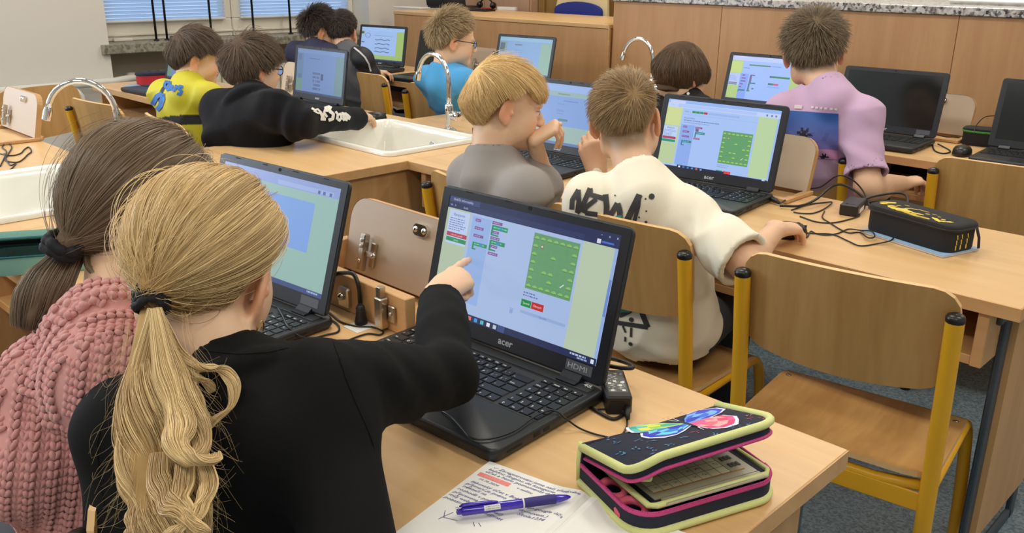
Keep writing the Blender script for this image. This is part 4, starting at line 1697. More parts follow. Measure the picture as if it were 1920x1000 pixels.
def hand(F, W, f, n, side, s=1.0, curls=((15, 20, 10),) * 4, thumb=(35, 15, 10), spread=4.0, k=.004, thumb_out=38):
    """wrist W, f = towards the knuckles, n = out of the back of the hand, side = +1/-1 (thumb at side * (f x n))"""
    f, n = ortho(f, n)
    t = np.cross(f, n) * side
    W = np.array(W, float)
    q = s
    # palm
    kn = []
    for i, (o, L) in enumerate(((.0235, .072), (.008, .075), (-.0075, .071), (-.0215, .063))):
        K = W + f * L * q + t * o * q + n * (.004 if i in (1, 2) else 0) * q
        kn.append(K)
        F.cone(W + t * o * .55 * q, K, .0135 * q, .0098 * q, .012 * q)
    F.cone(W + t * .012 * q - n * .004 * q, W + f * .04 * q + t * .026 * q - n * .008 * q, .013 * q, .0125 * q, .014 * q)
    tips = []
    for i, (lens, r) in enumerate((((.034, .021, .018), .0077), ((.037, .024, .019), .0079), ((.034, .022, .018), .0074), ((.026, .016, .016), .0065))):
        a = radians((1.5 - i) * spread)
        d0 = f * cos(a) + t * sin(a)
        p, ang = kn[i], 0.0
        for j in range(3):
            ang += radians(curls[i][j])
            d = d0 * cos(ang) - n * sin(ang)
            p2 = p + d * lens[j] * q
            F.cone(p, p2, r * q * (1 - .06 * j), r * q * (.95 - .09 * j), k * q)
            p = p2
        tips.append(p)
    # thumb from the side of the palm near its base
    p = W + f * .022 * q + t * .024 * q - n * .008 * q
    a = radians(thumb_out)
    d = unit(f * cos(a) + t * sin(a) - n * .25)
    ang = 0
    for j, (L, r) in enumerate(((.034, .0105), (.027, .0088), (.022, .0078))):
        if j:
            ang = radians(thumb[j])
            d = unit(d * cos(ang) - t * sin(ang) * .8 - n * sin(ang) * .5)
        p2 = p + d * L * q
        F.cone(p, p2, r * q, r * q * .9, (.008 if j == 0 else .004) * q)
        p = p2
    return kn, tips


def arm_field(S, Ea, Wr, s=1.0, h=.003, r=(.040, .034, .031, .0205), hand_args=None):
    """bare arm with hand: shoulder, elbow, wrist"""
    S, Ea, Wr = (np.array(q, float) for q in (S, Ea, Wr))
    lo, hi = np.minimum(np.minimum(S, Ea), Wr) - .1, np.maximum(np.maximum(S, Ea), Wr) + .1
    if hand_args:
        f = unit(hand_args['f'])
        for e in (Wr + f * .15 * s,):
            lo, hi = np.minimum(lo, e - .06), np.maximum(hi, e + .06)
    F = Field(lo, hi, h)
    F.cone(S, Ea, r[0] * s, r[1] * s, .01)
    m = Ea + (Wr - Ea) * .28
    F.cone(Ea, m, r[1] * .95 * s, r[2] * 1.04 * s, .02)
    F.cone(m, Wr, r[2] * 1.04 * s, r[3] * s, .02)
    if hand_args:
        ha = dict(hand_args)
        hand(F, Wr, s=s, **ha)
    return F


def torso_field(N, SL, SR, PV, h=.006, g=0.0, s=1.0, fat=1.0, pad=.12, arms=None, legs=None, waist=1.0):
    """trunk with shoulders; g = how far a garment stands off; arms = [(S, E, W or None, radii)]"""
    N, SL, SR, PV = (np.array(q, float) for q in (N, SL, SR, PV))
    pts = [N, SL, SR, PV]
    for a in (arms or []):
        pts += [np.array(p, float) for p in a[0]]
    for a in (legs or []):
        pts += [np.array(p, float) for p in a[0]]
    lo, hi = np.min(pts, 0) - pad, np.max(pts, 0) + pad
    F = Field(lo, hi, h)
    mid = (SL + SR) / 2
    up = unit(N - PV)
    rt = unit((SR - SL) - up * np.dot(SR - SL, up))
    fw = np.cross(up, rt)
    M = np.stack([rt, fw, up], 1)
    L = np.linalg.norm(mid - PV)
    hw = np.linalg.norm(SR - SL) / 2
    ch = PV + (mid - PV) * .72 + fw * .008
    be = PV + (mid - PV) * .34 + fw * .012
    F.ell(ch, ((hw * .98) * fat + g, .088 * s * fat + g, L * .40 + g), M, .03)
    F.ell(be, ((hw * .86) * fat * waist + g, .080 * s * fat + g, L * .40 + g), M, .06)
    F.ell(PV + fw * .0, ((hw * .95) * fat * waist + g, .092 * s * fat + g, .10 * s + g), M, .05)
    nb = N - up * .052
    F.ell(N - up * .058 + fw * .004, (.080 * s + g * .4, .060 * s + g * .4, .052 * s), M, .03)
    for S in (SL, SR):
        F.cone(nb, S, .038 * s + g, .033 * s + g, .035)
        F.cone(mid * .45 + ch * .55, S, .07 * s + g, .040 * s + g, .03)
    for pts_, rs in (arms or []):
        F.chain(pts_, [r + g for r in rs], .025)
    for pts_, rs in (legs or []):
        F.chain(pts_, [r + g for r in rs], .03)
    F.M, F.rt, F.fw, F.up, F.mid, F.ch, F.be = M, rt, fw, up, mid, ch, be
    return F


def legs_of(PV, fw, rt, s=1.0, r0=.062, spread=.075, knee=.36, shin=.36):
    out = []
    fwh = unit([fw[0], fw[1], 0])
    rth = unit([rt[0], rt[1], 0])
    PV = np.array(PV, float)
    for sx in (-1, 1):
        hip = PV + rth * sx * spread * s + np.array([0, 0, -.005])
        kn = hip + fwh * knee * s + rth * sx * .025
        kn[2] = .475
        an = kn + fwh * .02
        an[2] = .07
        toe = an + fwh * .12
        toe[2] = .035
        out.append(([hip, kn, an], [r0 * s, .05 * s, .036 * s]))
        out.append(([an - fwh * .03 + np.array([0, 0, -.035]), toe], [.033, .032]))
    return out


def person(label, loc, group=None):
    return thing('person', label, 'person', (0, 0, 0), 0, group)


# hair --------------------------------------------------------------------------------------------
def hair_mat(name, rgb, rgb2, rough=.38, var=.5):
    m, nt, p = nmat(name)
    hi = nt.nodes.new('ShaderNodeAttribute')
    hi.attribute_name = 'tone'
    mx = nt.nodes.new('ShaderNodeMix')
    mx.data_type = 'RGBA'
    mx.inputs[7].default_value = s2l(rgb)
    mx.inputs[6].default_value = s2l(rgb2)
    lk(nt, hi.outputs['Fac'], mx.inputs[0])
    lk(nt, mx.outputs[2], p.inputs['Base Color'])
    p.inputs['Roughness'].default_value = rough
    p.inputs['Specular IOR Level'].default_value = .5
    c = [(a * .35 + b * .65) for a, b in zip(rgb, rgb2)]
    mat(name + '_base', c, .75, spec=.15, var=.2, vscale=60)
    return m


def curves_obj(name, P, mt, parent, r0=.00035, r1=.00012, shade=None):
    """P: (n strands, m points, 3)"""
    n, m, _ = P.shape
    cu = bpy.data.hair_curves.new(name)
    cu.add_curves([m] * n)
    cu.attributes['position'].data.foreach_set('vector', P.astype(F32).ravel())
    ra = cu.attributes.get('radius') or cu.attributes.new('radius', 'FLOAT', 'POINT')
    t = np.linspace(0, 1, m)
    rr = np.tile(r0 + (r1 - r0) * t ** 2, (n, 1))
    ra.data.foreach_set('value', rr.astype(F32).ravel())
    rr = np.random.RandomState(n)
    q = P[:, m // 2]
    a = np.sin(q @ np.array((190, 70, 120.)) + 2 * np.sin(q @ np.array((60, 110, 40.)))) * .5 + np.sin(q @ np.array((-90, 160, 60.)) + 1.3 * np.sin(q @ np.array((230, 50, -90.)))) * .5
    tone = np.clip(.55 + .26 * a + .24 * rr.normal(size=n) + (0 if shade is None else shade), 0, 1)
    at = cu.attributes.new('tone', 'FLOAT', 'CURVE')
    at.data.foreach_set('value', tone.astype(F32))
    cu.materials.append(MATS[mt])
    o = bpy.data.objects.new(name, cu)
    COL.objects.link(o)
    o['kind'] = 'stuff'
    if parent is not None:
        o.parent = parent
    return o


SK_C, SK_R = np.array((0, -.008, .032)), np.array((.0735, .092, .082))


def hairline(L, front=.062, temple=.012, over=.012, nape=-.072, behind=-.035):
    """lowest height of the hair at the heading of each head-local point"""
    th = np.degrees(np.arctan2(np.abs(L[..., 0]), L[..., 1] + .008))
    return np.interp(th, [0, 35, 62, 80, 95, 112, 135, 180], [front, front - .004, temple + .012, temple - .018, over, behind, nape + .006, nape])


def short_hair(H, hl, thick, mt, parent, n=3500, length=.035, lift=.35, whorl=(.012, -.075, .095), seed=1, side_len=.45, comb=(0, .4, .0), droop=.2, r0=.00045, cap_h=.004, top=.02, jitter=.25, fade=.02, cut=None, neckfill=False):
    """scalp cap plus combed strands"""
    q = H.s
    lo, hi = H.c - .17 * q, H.c + .17 * q
    F = Field(lo, hi, cap_h)
    X, Y, Z = F.grid()
    P = np.stack(np.broadcast_arrays(X, Y, Z), -1).reshape(-1, 3)
    L = H.inv(P)
    rr = (L - SK_C) / SK_R
    k0 = np.sqrt((rr ** 2).sum(1))
    k1 = np.sqrt((((L - SK_C) / SK_R ** 2) ** 2).sum(1)) + 1e-6
    d = k0 * (k0 - 1) / k1
    hz = hairline(L, **hl)
    up = np.clip((L[:, 2] - hz) / .07, 0, 1)
    d = d - (.001 + thick * .42 * up)
    # nape: follow the neck
    dn = np.sqrt(L[:, 0] ** 2 + (L[:, 1] + .036) ** 2) - .052
    neck = np.maximum(dn, np.maximum(L[:, 2] + .02, -(L[:, 2] + .09)))
    if neckfill:
        d = np.minimum(d, neck)
    d = np.maximum(d, (hz - L[:, 2]) * .8)
    F.D = (d * q).reshape(F.D.shape).astype(F32)
    cap = np_obj('hair', [F.mesh()], mt + '_base', parent)
    # strands
    rnd = np.random.RandomState(seed)
    u = rnd.normal(size=(n * 4, 3))
    u /= np.linalg.norm(u, axis=1)[:, None]
    R = SK_C + u * SK_R
    hz = hairline(R, **hl)
    keep = R[:, 2] > hz + .004
    low = (R[:, 2] < -.03)
    R = R[keep][:n]
    u = u[keep][:n]
    hz = hz[keep][:n]
    m = 7
    up = np.clip((R[:, 2] - hz) / .07, 0, 1)
    ln = length * (side_len + (1 - side_len) * up) * (.7 + .6 * rnd.rand(len(R)))
    ln = np.where(R[:, 2] < hz + fade, ln * .5, ln)
    wh = np.array(whorl)
    nrm = unit_rows(u / SK_R)
    flow = R - wh
    flow = flow + np.array(comb) * .12
    flow -= nrm * (flow * nrm).sum(1)[:, None]
    flow = unit_rows(flow)
    jit = rnd.normal(size=R.shape) * jitter
    d = unit_rows(flow * (1 - lift * up[:, None]) + nrm * (lift * (.35 + up[:, None])) + jit)
    pts = [R - nrm * .001]
    p = pts[0].copy()
    tops = .002 + (thick + top) * up
    for i in range(1, m):
        step = (ln / (m - 1))[:, None]
        d = unit_rows(d + flow * .22 - np.array((0, 0, 1)) * droop * .5)
        p = p + d * step
        # stay outside the scalp and inside the hair volume
        v = (p - SK_C) / SK_R
        r = np.sqrt((v ** 2).sum(1))
        mn, mxr = 1.008 + thick * .5 * up * min(1.0, i / 2.0) / .08, 1 + tops / .08
        mxr = np.maximum(mxr, mn + .004)
        r2 = np.clip(r, mn, mxr)
        p = SK_C + v * (r2 / r)[:, None] * SK_R
        low_ = p[:, 2] < hairline(p, **(cut or hl)) - .004
        p = np.where(low_[:, None], pts[-1], p)
        pts.append(p.copy())
    S = np.stack(pts, 1)
    Wd = (S * q) @ H.M.T + H.c
    o = curves_obj('hair_strands', Wd, mt, cap, r0, r0 * .45)
    return cap


def unit_rows(v):
    return v / (np.linalg.norm(v, axis=-1, keepdims=True) + 1e-12)


def long_hair(H, tie, hl, mt, parent, n=6000, seed=2, thick=.012, r0=.0004, loose=220, cap_h=.004):
    """hair combed back along the scalp to a tie (head-local point)"""
    q = H.s
    tie = np.array(tie, float)
    lo, hi = H.c - .17 * q, H.c + .17 * q
    F = Field(lo, hi, cap_h)
    X, Y, Z = F.grid()
    P = np.stack(np.broadcast_arrays(X, Y, Z), -1).reshape(-1, 3)
    L = H.inv(P)
    k0 = np.sqrt((((L - SK_C) / SK_R) ** 2).sum(1))
    k1 = np.sqrt((((L - SK_C) / SK_R ** 2) ** 2).sum(1)) + 1e-6
    d = k0 * (k0 - 1) / k1 - thick * .5
    hz = hairline(L, **hl)
    d = np.maximum(d, (hz - L[:, 2]) * .8)
    ax = tie - SK_C
    t = np.clip(((L - SK_C) @ ax) / (ax @ ax), .55, 1)
    dc = np.sqrt(((L - SK_C - t[:, None] * ax) ** 2).sum(1)) - (.05 - (t - .55) * .075)
    k = .02
    h = np.clip(.5 + .5 * (d - dc) / k, 0, 1)
    d = d * (1 - h) + dc * h - k * h * (1 - h)
    F.D = (d * q).reshape(F.D.shape).astype(F32)
    cap = np_obj('hair', [F.mesh()], mt + '_base', parent)
    rnd = np.random.RandomState(seed)
    u = rnd.normal(size=(n * 3, 3))
    u /= np.linalg.norm(u, axis=1)[:, None]
    R = SK_C + u * SK_R
    hz = hairline(R, **hl)
    keep = R[:, 2] > hz
    u = u[keep][:n]
    m = 16
    td = (tie - SK_C) / SK_R
    tr = np.linalg.norm(td)
    td = td / tr
    dot = np.clip(u @ td, -1, 1)
    om = np.arccos(dot)
    # clumps: share a height offset and a phase
    cl = np.floor((np.arctan2(u[:, 0], u[:, 2]) + 4) * 14 + rnd.rand(len(u)) * .8).astype(int)
    crnd = np.random.RandomState(seed + 5).rand(400)
    offs = thick * (.55 + .5 * crnd[cl % 400]) * (.6 + .8 * rnd.rand(len(u)))
    S = []
    side = np.cross(u, td)
    side = unit_rows(side)
    wav = (crnd[(cl * 7) % 400] - .5) * .12
    for i in range(m):
        t = i / (m - 1)
        so = np.sin(om) + 1e-6
        v = u * (np.sin((1 - t) * om) / so)[:, None] + td * (np.sin(t * om) / so)[:, None]
        v = unit_rows(v + side * (wav * sin(pi * t))[:, None] * .5)
        rad = 1 + (tr - 1) * t ** 4
        off = offs * min(1.0, .15 + t * 6) * (1 - t ** 3 * .75)
        p = SK_C + v * SK_R * rad + unit_rows(v / SK_R) * off[:, None]
        S.append(p)
    S = np.stack(S, 1)
    if loose:                                                        # fly-away hairs
        idx = rnd.choice(len(S), loose, replace=False)
        base = S[idx]
        tt = np.linspace(0, 1, m)
        amp = (.006 + .022 * rnd.rand(loose))[:, None, None]
        nr = unit_rows(base - SK_C)
        dirn = unit_rows(rnd.normal(size=(loose, 1, 3)) * .5 + nr)
        fly = base + dirn * amp * np.sin(tt * pi * (.6 + .5 * rnd.rand(loose))[:, None])[..., None] ** 1
        S = np.concatenate([S, fly])
    Wd = (S * q) @ H.M.T + H.c
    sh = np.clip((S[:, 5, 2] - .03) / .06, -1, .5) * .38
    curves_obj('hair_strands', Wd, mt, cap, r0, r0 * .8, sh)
    return cap


def lock_strands(guide, n, width, seed, m=34, wave=.0, freq=2.5, taper=.55, flat=1.0, fray=.15):
    """strands around a guide polyline (world), width = list of radii along it"""
    rnd = np.random.RandomState(seed)
    G = np.array(spline(guide, 10))
    s = np.concatenate([[0], np.cumsum(np.linalg.norm(np.diff(G, axis=0), axis=1))])
    tt = np.linspace(0, 1, m)
    C = np.stack([np.interp(tt * s[-1], s, G[:, i]) for i in range(3)], 1)
    T = unit_rows(np.gradient(C, axis=0))
    ref = np.array(unit(RC @ np.array([1.0, 0, 0])))
    A = unit_rows(ref[None] - T * (T @ ref)[:, None])
    B = np.cross(T, A)
    w = np.interp(tt, np.linspace(0, 1, len(width)), width)
    r, a = np.sqrt(rnd.rand(n)), rnd.rand(n) * 2 * pi
    x, y = r * np.cos(a), r * np.sin(a) * flat
    ph = rnd.rand(n) * 1.2 + x * 2
    end = 1 - fray * rnd.rand(n) ** 2
    out = np.zeros((n, m, 3))
    for i in range(m):
        ti = tt[i] * end
        Ci = np.stack([np.interp(ti, tt, C[:, k]) for k in range(3)], 1)
        Ai = np.stack([np.interp(ti, tt, A[:, k]) for k in range(3)], 1)
        Bi = np.stack([np.interp(ti, tt, B[:, k]) for k in range(3)], 1)
        wi = np.interp(ti, tt, w)
        wv = wave * np.clip(ti * 2 - .3, 0, 1)
        out[:, i] = Ci + Ai * (wi * x + wv * np.sin(ti * freq * 2 * pi + ph))[:, None] + Bi * (wi * y + wv * np.cos(ti * freq * 2 * pi + ph) * .7)[:, None]
    return out


def printed(target, parent, name, items, mt='print', lift=.0012, step=.006):
    """flat print laid on a garment: items = (polyline of world points or polygon, width or None, colour); rays run along `d`"""
    from mathutils.bvhtree import BVHTree
    me = target.data
    bvh = BVHTree.FromPolygons([v.co[:] for v in me.vertices], [p.vertices[:] for p in me.polygons])
    mb = MB()
    layer = 0
    for it in items:
        kind, pts, wd, col, d = it
        layer += 1
        d = Vector(unit(d))
        def drop(p):
            h = bvh.ray_cast(Vector(p) - d * .3, d)
            return None if h[0] is None else h[0] + h[1].normalized() * (lift + layer * .00004) * (1 if h[1].dot(d) < 0 else -1)
        if kind == 'line':
            P = [np.array(q, float) for q in pts]
            Q = [P[0]]
            for a, b in zip(P[:-1], P[1:]):
                k = max(1, int(np.linalg.norm(b - a) / step))
                Q += [a + (b - a) * (i + 1) / k for i in range(k)]
            rows = []
            for i, q in enumerate(Q):
                t = unit(Q[min(i + 1, len(Q) - 1)] - Q[max(i - 1, 0)])
                sd = unit(np.cross(t, np.array(d)))
                row = [drop(q + sd * wd * f) for f in (-.5, 0, .5)]
                rows.append(row if all(r is not None for r in row) else None)
            for r0_, r1_ in zip(rows[:-1], rows[1:]):
                if r0_ and r1_:
                    mb.add(r0_ + r1_, [(0, 1, 4, 3), (1, 2, 5, 4)], col)
        elif kind == 'grid':
            (nu, nv) = wd
            o, ux, vx = (np.array(q, float) for q in pts)
            G = [[drop(o + ux * i / nu + vx * j / nv) for i in range(nu + 1)] for j in range(nv + 1)]
            for j in range(nv):
                for i in range(nu):
                    q = (G[j][i], G[j][i + 1], G[j + 1][i + 1], G[j + 1][i])
                    c = col((i + .5) / nu, (j + .5) / nv) if callable(col) else col
                    if c is not None and all(r is not None for r in q):
                        mb.add(list(q), [(0, 1, 2, 3)], c)
        elif kind == 'dot':
            c0 = np.array(pts, float)
            a = unit(np.cross(np.array(d), (0, 0, 1)))
            b = np.cross(a, np.array(d))
            ring = [drop(c0 + (a * cos(k * pi / 4) + b * sin(k * pi / 4)) * wd) for k in range(8)]
            if all(r is not None for r in ring):
                mb.add(ring, [tuple(range(8))], col)
    if not mb.v:
        return None
    return mb.build(name, mt, parent)

# ------------------------------------------------------------------ the pupils
def _sleeve(F, pts, rs, k, hems, hollow=True):
    F.chain(pts[:-1], rs[:-1], k) if len(pts) > 2 else None
    a, b = np.array(pts[-2], float), np.array(pts[-1], float)
    d = unit(b - a)
    L = np.linalg.norm(b - a)
    m = max(rs[-1], rs[-2]) + k + .02
    sl, P = F.sub((a + b) / 2, np.abs(b - a) / 2 + m)
    p = [P[i] - F32(a[i]) for i in range(3)]
    u = p[0] * F32(d[0]) + p[1] * F32(d[1]) + p[2] * F32(d[2])
    t = np.clip(u / F32(L), 0, 1.2)
    rad = np.sqrt(np.maximum(p[0] ** 2 + p[1] ** 2 + p[2] ** 2 - u * u, 0)) if True else None
    dist = np.where(u < 0, np.sqrt(p[0] ** 2 + p[1] ** 2 + p[2] ** 2), rad) - (F32(rs[-2]) + t * F32(rs[-1] - rs[-2]))
    dist = np.maximum(dist, u - F32(L))
    F._mix(sl, dist, k, 'u')
    if hollow:
        hems.append((b - d * .008, b + d * .03, rs[-1] - .013))


def make_person(label, H, N, SL, SR, PV, skin, arms, shirt, trousers='denim_dark', head_h=.003, group=None, brow=None, neck_r=(.044, .05), face=True, s=1.0, fat=1.0, legs=True, stubble=None):
    """arms: {'L'/'R': dict(E, W, hand=None or dict, sleeve='long'/'short', r=..)}; shirt: dict(name, mt, g, h, col, hem, collar ...)"""
    t = person(label, PV, group)
    N, SL, SR, PV = (np.array(q, float) for q in (N, SL, SR, PV))
    parts, cols = [], []
    Fh = H.field(N - unit(H.w((0, -.03, -.04)) - N) * .03, head_h, neck_r)
    V, Q = Fh.mesh()
    parts.append((V, Q)); cols.append(H.colors(V, skin, brow=brow, stubble=stubble))
    armspec = []
    for k, S in (('L', SL), ('R', SR)):
        a = arms[k]
        armspec.append(([S, a['E'], a['W']], [.036 * s, .031 * s, .024 * s]))
    Ft = torso_field(N, SL, SR, PV, .011, -.006, s, fat, arms=armspec)
    rt, fw, up = Ft.rt, Ft.fw, Ft.up
    V, Q = Ft.mesh()
    parts.append((V, Q)); cols.append(np.tile(np.array(skin, float), (len(V), 1)))
    for k, S in (('L', SL), ('R', SR)):
        a = arms[k]
        if a.get('hand') or a.get('sleeve') == 'short':
            F = arm_field(S, a['E'], a['W'], a.get('s', s), a.get('h', .0035), a.get('r', (.040, .034, .031, .0205)), a.get('hand'))
            V, Q = F.mesh()
            c = np.tile(np.array(skin, float), (len(V), 1))
            if a.get('hand'):
                d = np.linalg.norm(V - np.array(a['W']), axis=1)
                w = np.clip((d - .085) / .05, 0, 1)[:, None] * .45
                far = ((V - np.array(a['W'])) @ unit(a['hand']['f']) > 0)[:, None]
                c = np.where(far, c * (1 - w) + c * np.array((1.0, .86, .82)) * w, c)
            parts.append((V, Q)); cols.append(c)
    body = np_obj('body', parts, 'skin', t, np.concatenate(cols))
    if face:
        H.eyes(body)
    # garment
    g, h = shirt.get('g', .012), shirt.get('h', .006)
    F = torso_field(N, SL, SR, PV, h, g, s, fat, waist=shirt.get('waist', 1.0), arms=[([S, a['E']], [.03, .02]) for S, a in ((SL, arms['L']), (SR, arms['R']))] if False else None, pad=shirt.get('pad', .14), legs=[([SL, arms['L']['E'], arms['L']['W']], [.001, .001, .001]), ([SR, arms['R']['E'], arms['R']['W']], [.001, .001, .001])])
    hems = []
    for k, S in (('L', SL), ('R', SR)):
        a = arms[k]
        E_, W_ = np.array(a['E'], float), np.array(a['W'], float)
        R_ = a.get('sr', (.052, .048, .036))
        if a.get('sleeve', 'long') == 'long':
            _sleeve(F, [S, E_, W_ + unit(W_ - E_) * a.get('cuff', .0)], R_, a.get('k', .02), hems)
        else:
            _sleeve(F, [S, S + (E_ - S) * a.get('len', .72)], (R_[0], R_[1]), .025, hems)
    for c, rad, d, fr, am, tw in shirt.get('folds', []):
        F.folds(c, rad, d, fr, am, tw)
    if shirt.get('wob'):
        for am, fr, sd in shirt['wob']:
            F.wobble(am, fr, sd)
    if shirt.get('crease'):
        F.crease(*shirt['crease'])
    for a_, b_, r_ in hems:
        F.cone(a_, b_, r_, r_, .002, 's')
    nb = H.w((0, -.03, -.04))
    nr = shirt.get('neck', .006)
    ax = unit(nb - N)
    if shirt.get('collar'):
        cz, cr, ct = shirt['collar']
        F.cone(N - ax * .075 - fw * .004, N + ax * (cz - .004), cr + .018, cr + .012, .02)
    F.cone(N - ax * .03, nb, neck_r[1] * H.s + nr - .003, neck_r[0] * H.s + nr, .006, 's')
    if shirt.get('extra'):
        shirt['extra'](F)
    if shirt.get('collar'):
        cz, cr, ct = shirt['collar']
        ax = unit(H.w((0, -.03, -.04)) - N)
        a1 = unit(rt - ax * np.dot(rt, ax))
        a2 = np.cross(ax, a1)
        ring = [N + ax * cz + (a1 * cos(q) * 1.05 + a2 * sin(q)) * cr + ax * (.012 * -sin(q)) for q in np.linspace(0, 2 * pi, 29)]
        F.chain(ring, [ct] * len(ring), .006)
        if shirt.get('collar2'):
            cz, cr, ct = shirt['collar2']
            ring = [N + ax * cz + (a1 * cos(q) * 1.05 + a2 * sin(q)) * cr + ax * (.012 * -sin(q)) for q in np.linspace(0, 2 * pi, 29)]
            F.chain(ring, [ct] * len(ring), .006)
    hem = shirt.get('hem', .02)
    F.plane(PV - up * hem, -up)
    if not shirt.get('solid'):
        F.cone(PV - up * (hem + .1), PV - up * (hem - .012), .085 * s, .085 * s, .004, 's')
    F.up, F.fw, F.rt = up, fw, rt
    V, Q = F.mesh()
    col = shirt['col'](V, F) if shirt.get('col') else None
    so = np_obj(shirt['name'], [(V, Q)], shirt['mt'], t, col)
    if legs:
        Fl = Field(PV - .55, PV + .55, .011)
        Fl.lo[2] = 0.0
        Fl = Field((PV[0] - .6, PV[1] - .45, 0.0), (PV[0] + .6, PV[1] + .65, PV[2] + .12), .012)
        Fl.ell(PV, (np.linalg.norm(SR - SL) / 2 * .92, .088, .10), Ft.M, .05)
        lg = legs_of(PV, fw, rt, s)
        for i, (p_, r_) in enumerate(lg):
            if i % 2 == 0:
                Fl.chain(p_, [q + .006 for q in r_], .04)
        Fl.plane(PV + up * .05, up)
        np_obj('trousers', [Fl.mesh()], trousers, t)
        for i in (1, 3):
            p_, r_ = lg[i]
            Fs = Field(np.minimum(*p_) - .07, np.maximum(*p_) + .07, .008)
            Fs.chain(p_, r_, .01).plane((0, 0, .004), (0, 0, -1))
            np_obj('shoe', [Fs.mesh()], 'shoe_dark', t)
    return t, body, so, dict(rt=rt, fw=fw, up=up)


mat('denim_dark', (44, 46, 52), 0.8, bump=.3, bscale=900, var=.25, vscale=14)
mat('shoe_dark', (40, 40, 44), 0.6)
mat('black_jersey', (9, 9, 10), 0.85, spec=.22, bump=.25, bscale=1400)
mat('black_fleece', (14, 15, 21), 0.9, spec=.25, bump=.3, bscale=700, sheen=.04)
mat('white_cotton', (242, 234, 212), 0.8, bump=.2, bscale=900, sheen=.1)
mat('grey_cotton', (152, 146, 142), 0.8, bump=.2, bscale=900, sheen=.1)
mat('lilac_cotton', (206, 172, 204), 0.8, bump=.2, bscale=900, sheen=.1)
mat('blue_cotton', (74, 164, 224), 0.8, bump=.2, bscale=900, sheen=.1)
mat('navy_cotton', (44, 46, 74), 0.8, bump=.2, bscale=900)
mat('black_knit', (24, 23, 25), 0.85, bump=.5, bscale=300)
vcol_mat('jersey_print', 0.6, bump=.4, bscale=420)
mat('pink_wool', (214, 154, 150), 0.9, sheen=.3, var=.08, vscale=120)
mat('pink_inner', (216, 176, 182), 0.85, bump=.3, bscale=500)
mat('scrunchie_black', (18, 20, 27), 0.75, bump=.6, bscale=260)
mat('gold', (226, 190, 110), 0.2, metal=1.0)
mat('glasses_black', (24, 22, 22), 0.25)
glass('lens')
hair_mat('hair_blonde', (255, 226, 168), (146, 108, 60), .32)
hair_mat('hair_brown', (160, 138, 112), (86, 71, 58), .32)
hair_mat('hair_lightblond', (255, 226, 164), (196, 158, 100), .36)
hair_mat('hair_sandy', (196, 164, 118), (128, 104, 74), .42)
hair_mat('hair_ash', (152, 132, 104), (96, 82, 64), .45)
hair_mat('hair_darkbrown', (128, 100, 74), (64, 50, 38), .4)
hair_mat('hair_midbrown', (126, 104, 84), (70, 57, 47), .42)
hair_mat('hair_dark', (82, 68, 58), (44, 37, 33), .42)
hair_mat('hair_cyanboy', (206, 182, 142), (138, 116, 88), .45)

SK_L, SK_M = (238, 198, 164), (228, 184, 150)


# ---- blonde girl in the black jacket
H1 = Head(PD(385, 504, 1.0), 124, 11, 11, .95)
TIE1 = (0.0, -.104, -.008)
N1 = PD(424, 704, .955)
SL1, SR1 = PD(246, 806, .965), PD(592, 740, .955)
PV1 = np.array((-.80, .34, .50))
E1, W1 = PD(838, 700, 1.13), PD(846, 574, 1.31)
TIP1 = PY(888, 478, .932)
nb1 = unit(np.array((.32, -.35, .85)))
f1 = unit((-.21, .94, .18))
t1 = -np.cross(f1, unit(nb1 - f1 * np.dot(nb1, f1)))
W1 = TIP1 - t1 * .020 - f1 * .124
EL1, WL1 = PD(262, 1050, .95), PD(330, 1090, 1.1)
g1, g1_body, g1_jacket, A1 = make_person(
    'blonde girl with wavy ponytail in black jacket pointing at the screen', H1, N1, SL1, SR1, PV1, SK_L,
    {'R': dict(E=E1, W=W1, hand=dict(f=f1, n=nb1, side=-1, curls=((8, 6, 4), (62, 88, 50), (68, 92, 50), (72, 92, 50)), thumb=(5, 12, 10), thumb_out=20), sr=(.056, .042, .0315), h=.0021, s=.86, cuff=-.018, k=.012),
     'L': dict(E=EL1, W=WL1, sr=(.052, .048, .036), hand=dict(f=(-.2, 1, .05), n=(0, 0, 1), side=1, curls=((20, 20, 15),) * 4), s=.93)},
    dict(name='jacket', mt='black_jersey', g=.014, h=.0048, hem=.06, waist=1.12, collar=(-.012, .0535, .0085), collar2=(-.028, .062, .012), solid=True, pad=.26, extra=lambda F: F.cone(PD(628, 842, .935), PD(668, 1130, .85), .045, .050, .05), neck=.004,
         folds=[(E1 + np.array((.0, -.03, .02)), .075, unit(E1 - SR1), 105, .0022, (40, 0, 60)), (SR1 + (E1 - SR1) * .5, .08, unit(E1 - SR1) + np.array((0, 0, .6)), 75, .003, (0, 30, 20)), ((E1 + W1) / 2, .05, unit(W1 - E1), 90, .0012, (20, 0, 0))],
         wob=[(.0022, 16, 3), (.0008, 50, 8)], crease=(.004, 17, 4)),
    'denim_dark', head_h=.0026, brow=(150, 116, 76))
# raised seam at the right shoulder and back seam are part of the jacket
SEAM = (3, 3, 4)
ds1 = ray(500, 800)
for q in ([(628, 628), (634, 660), (648, 710), (668, 760), (688, 805), (700, 838)], [(350, 655), (400, 662), (450, 668), (500, 662), (540, 650)], [(232, 720), (205, 770), (190, 830), (192, 890), (205, 960)]):
    printed(g1_jacket, g1_jacket, 'seam', [('line', [PD(x, y, .93) for x, y in q], .0032, SEAM, ds1)], mt='black_jersey', lift=.0008)
hl1 = dict(front=.066, temple=.045, over=.036, nape=-.062, behind=-.012)
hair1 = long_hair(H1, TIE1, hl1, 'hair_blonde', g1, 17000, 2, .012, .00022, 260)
tw1 = H1.w(TIE1)
tdir = unit(H1.w((0, -.14, -.035)) - tw1)


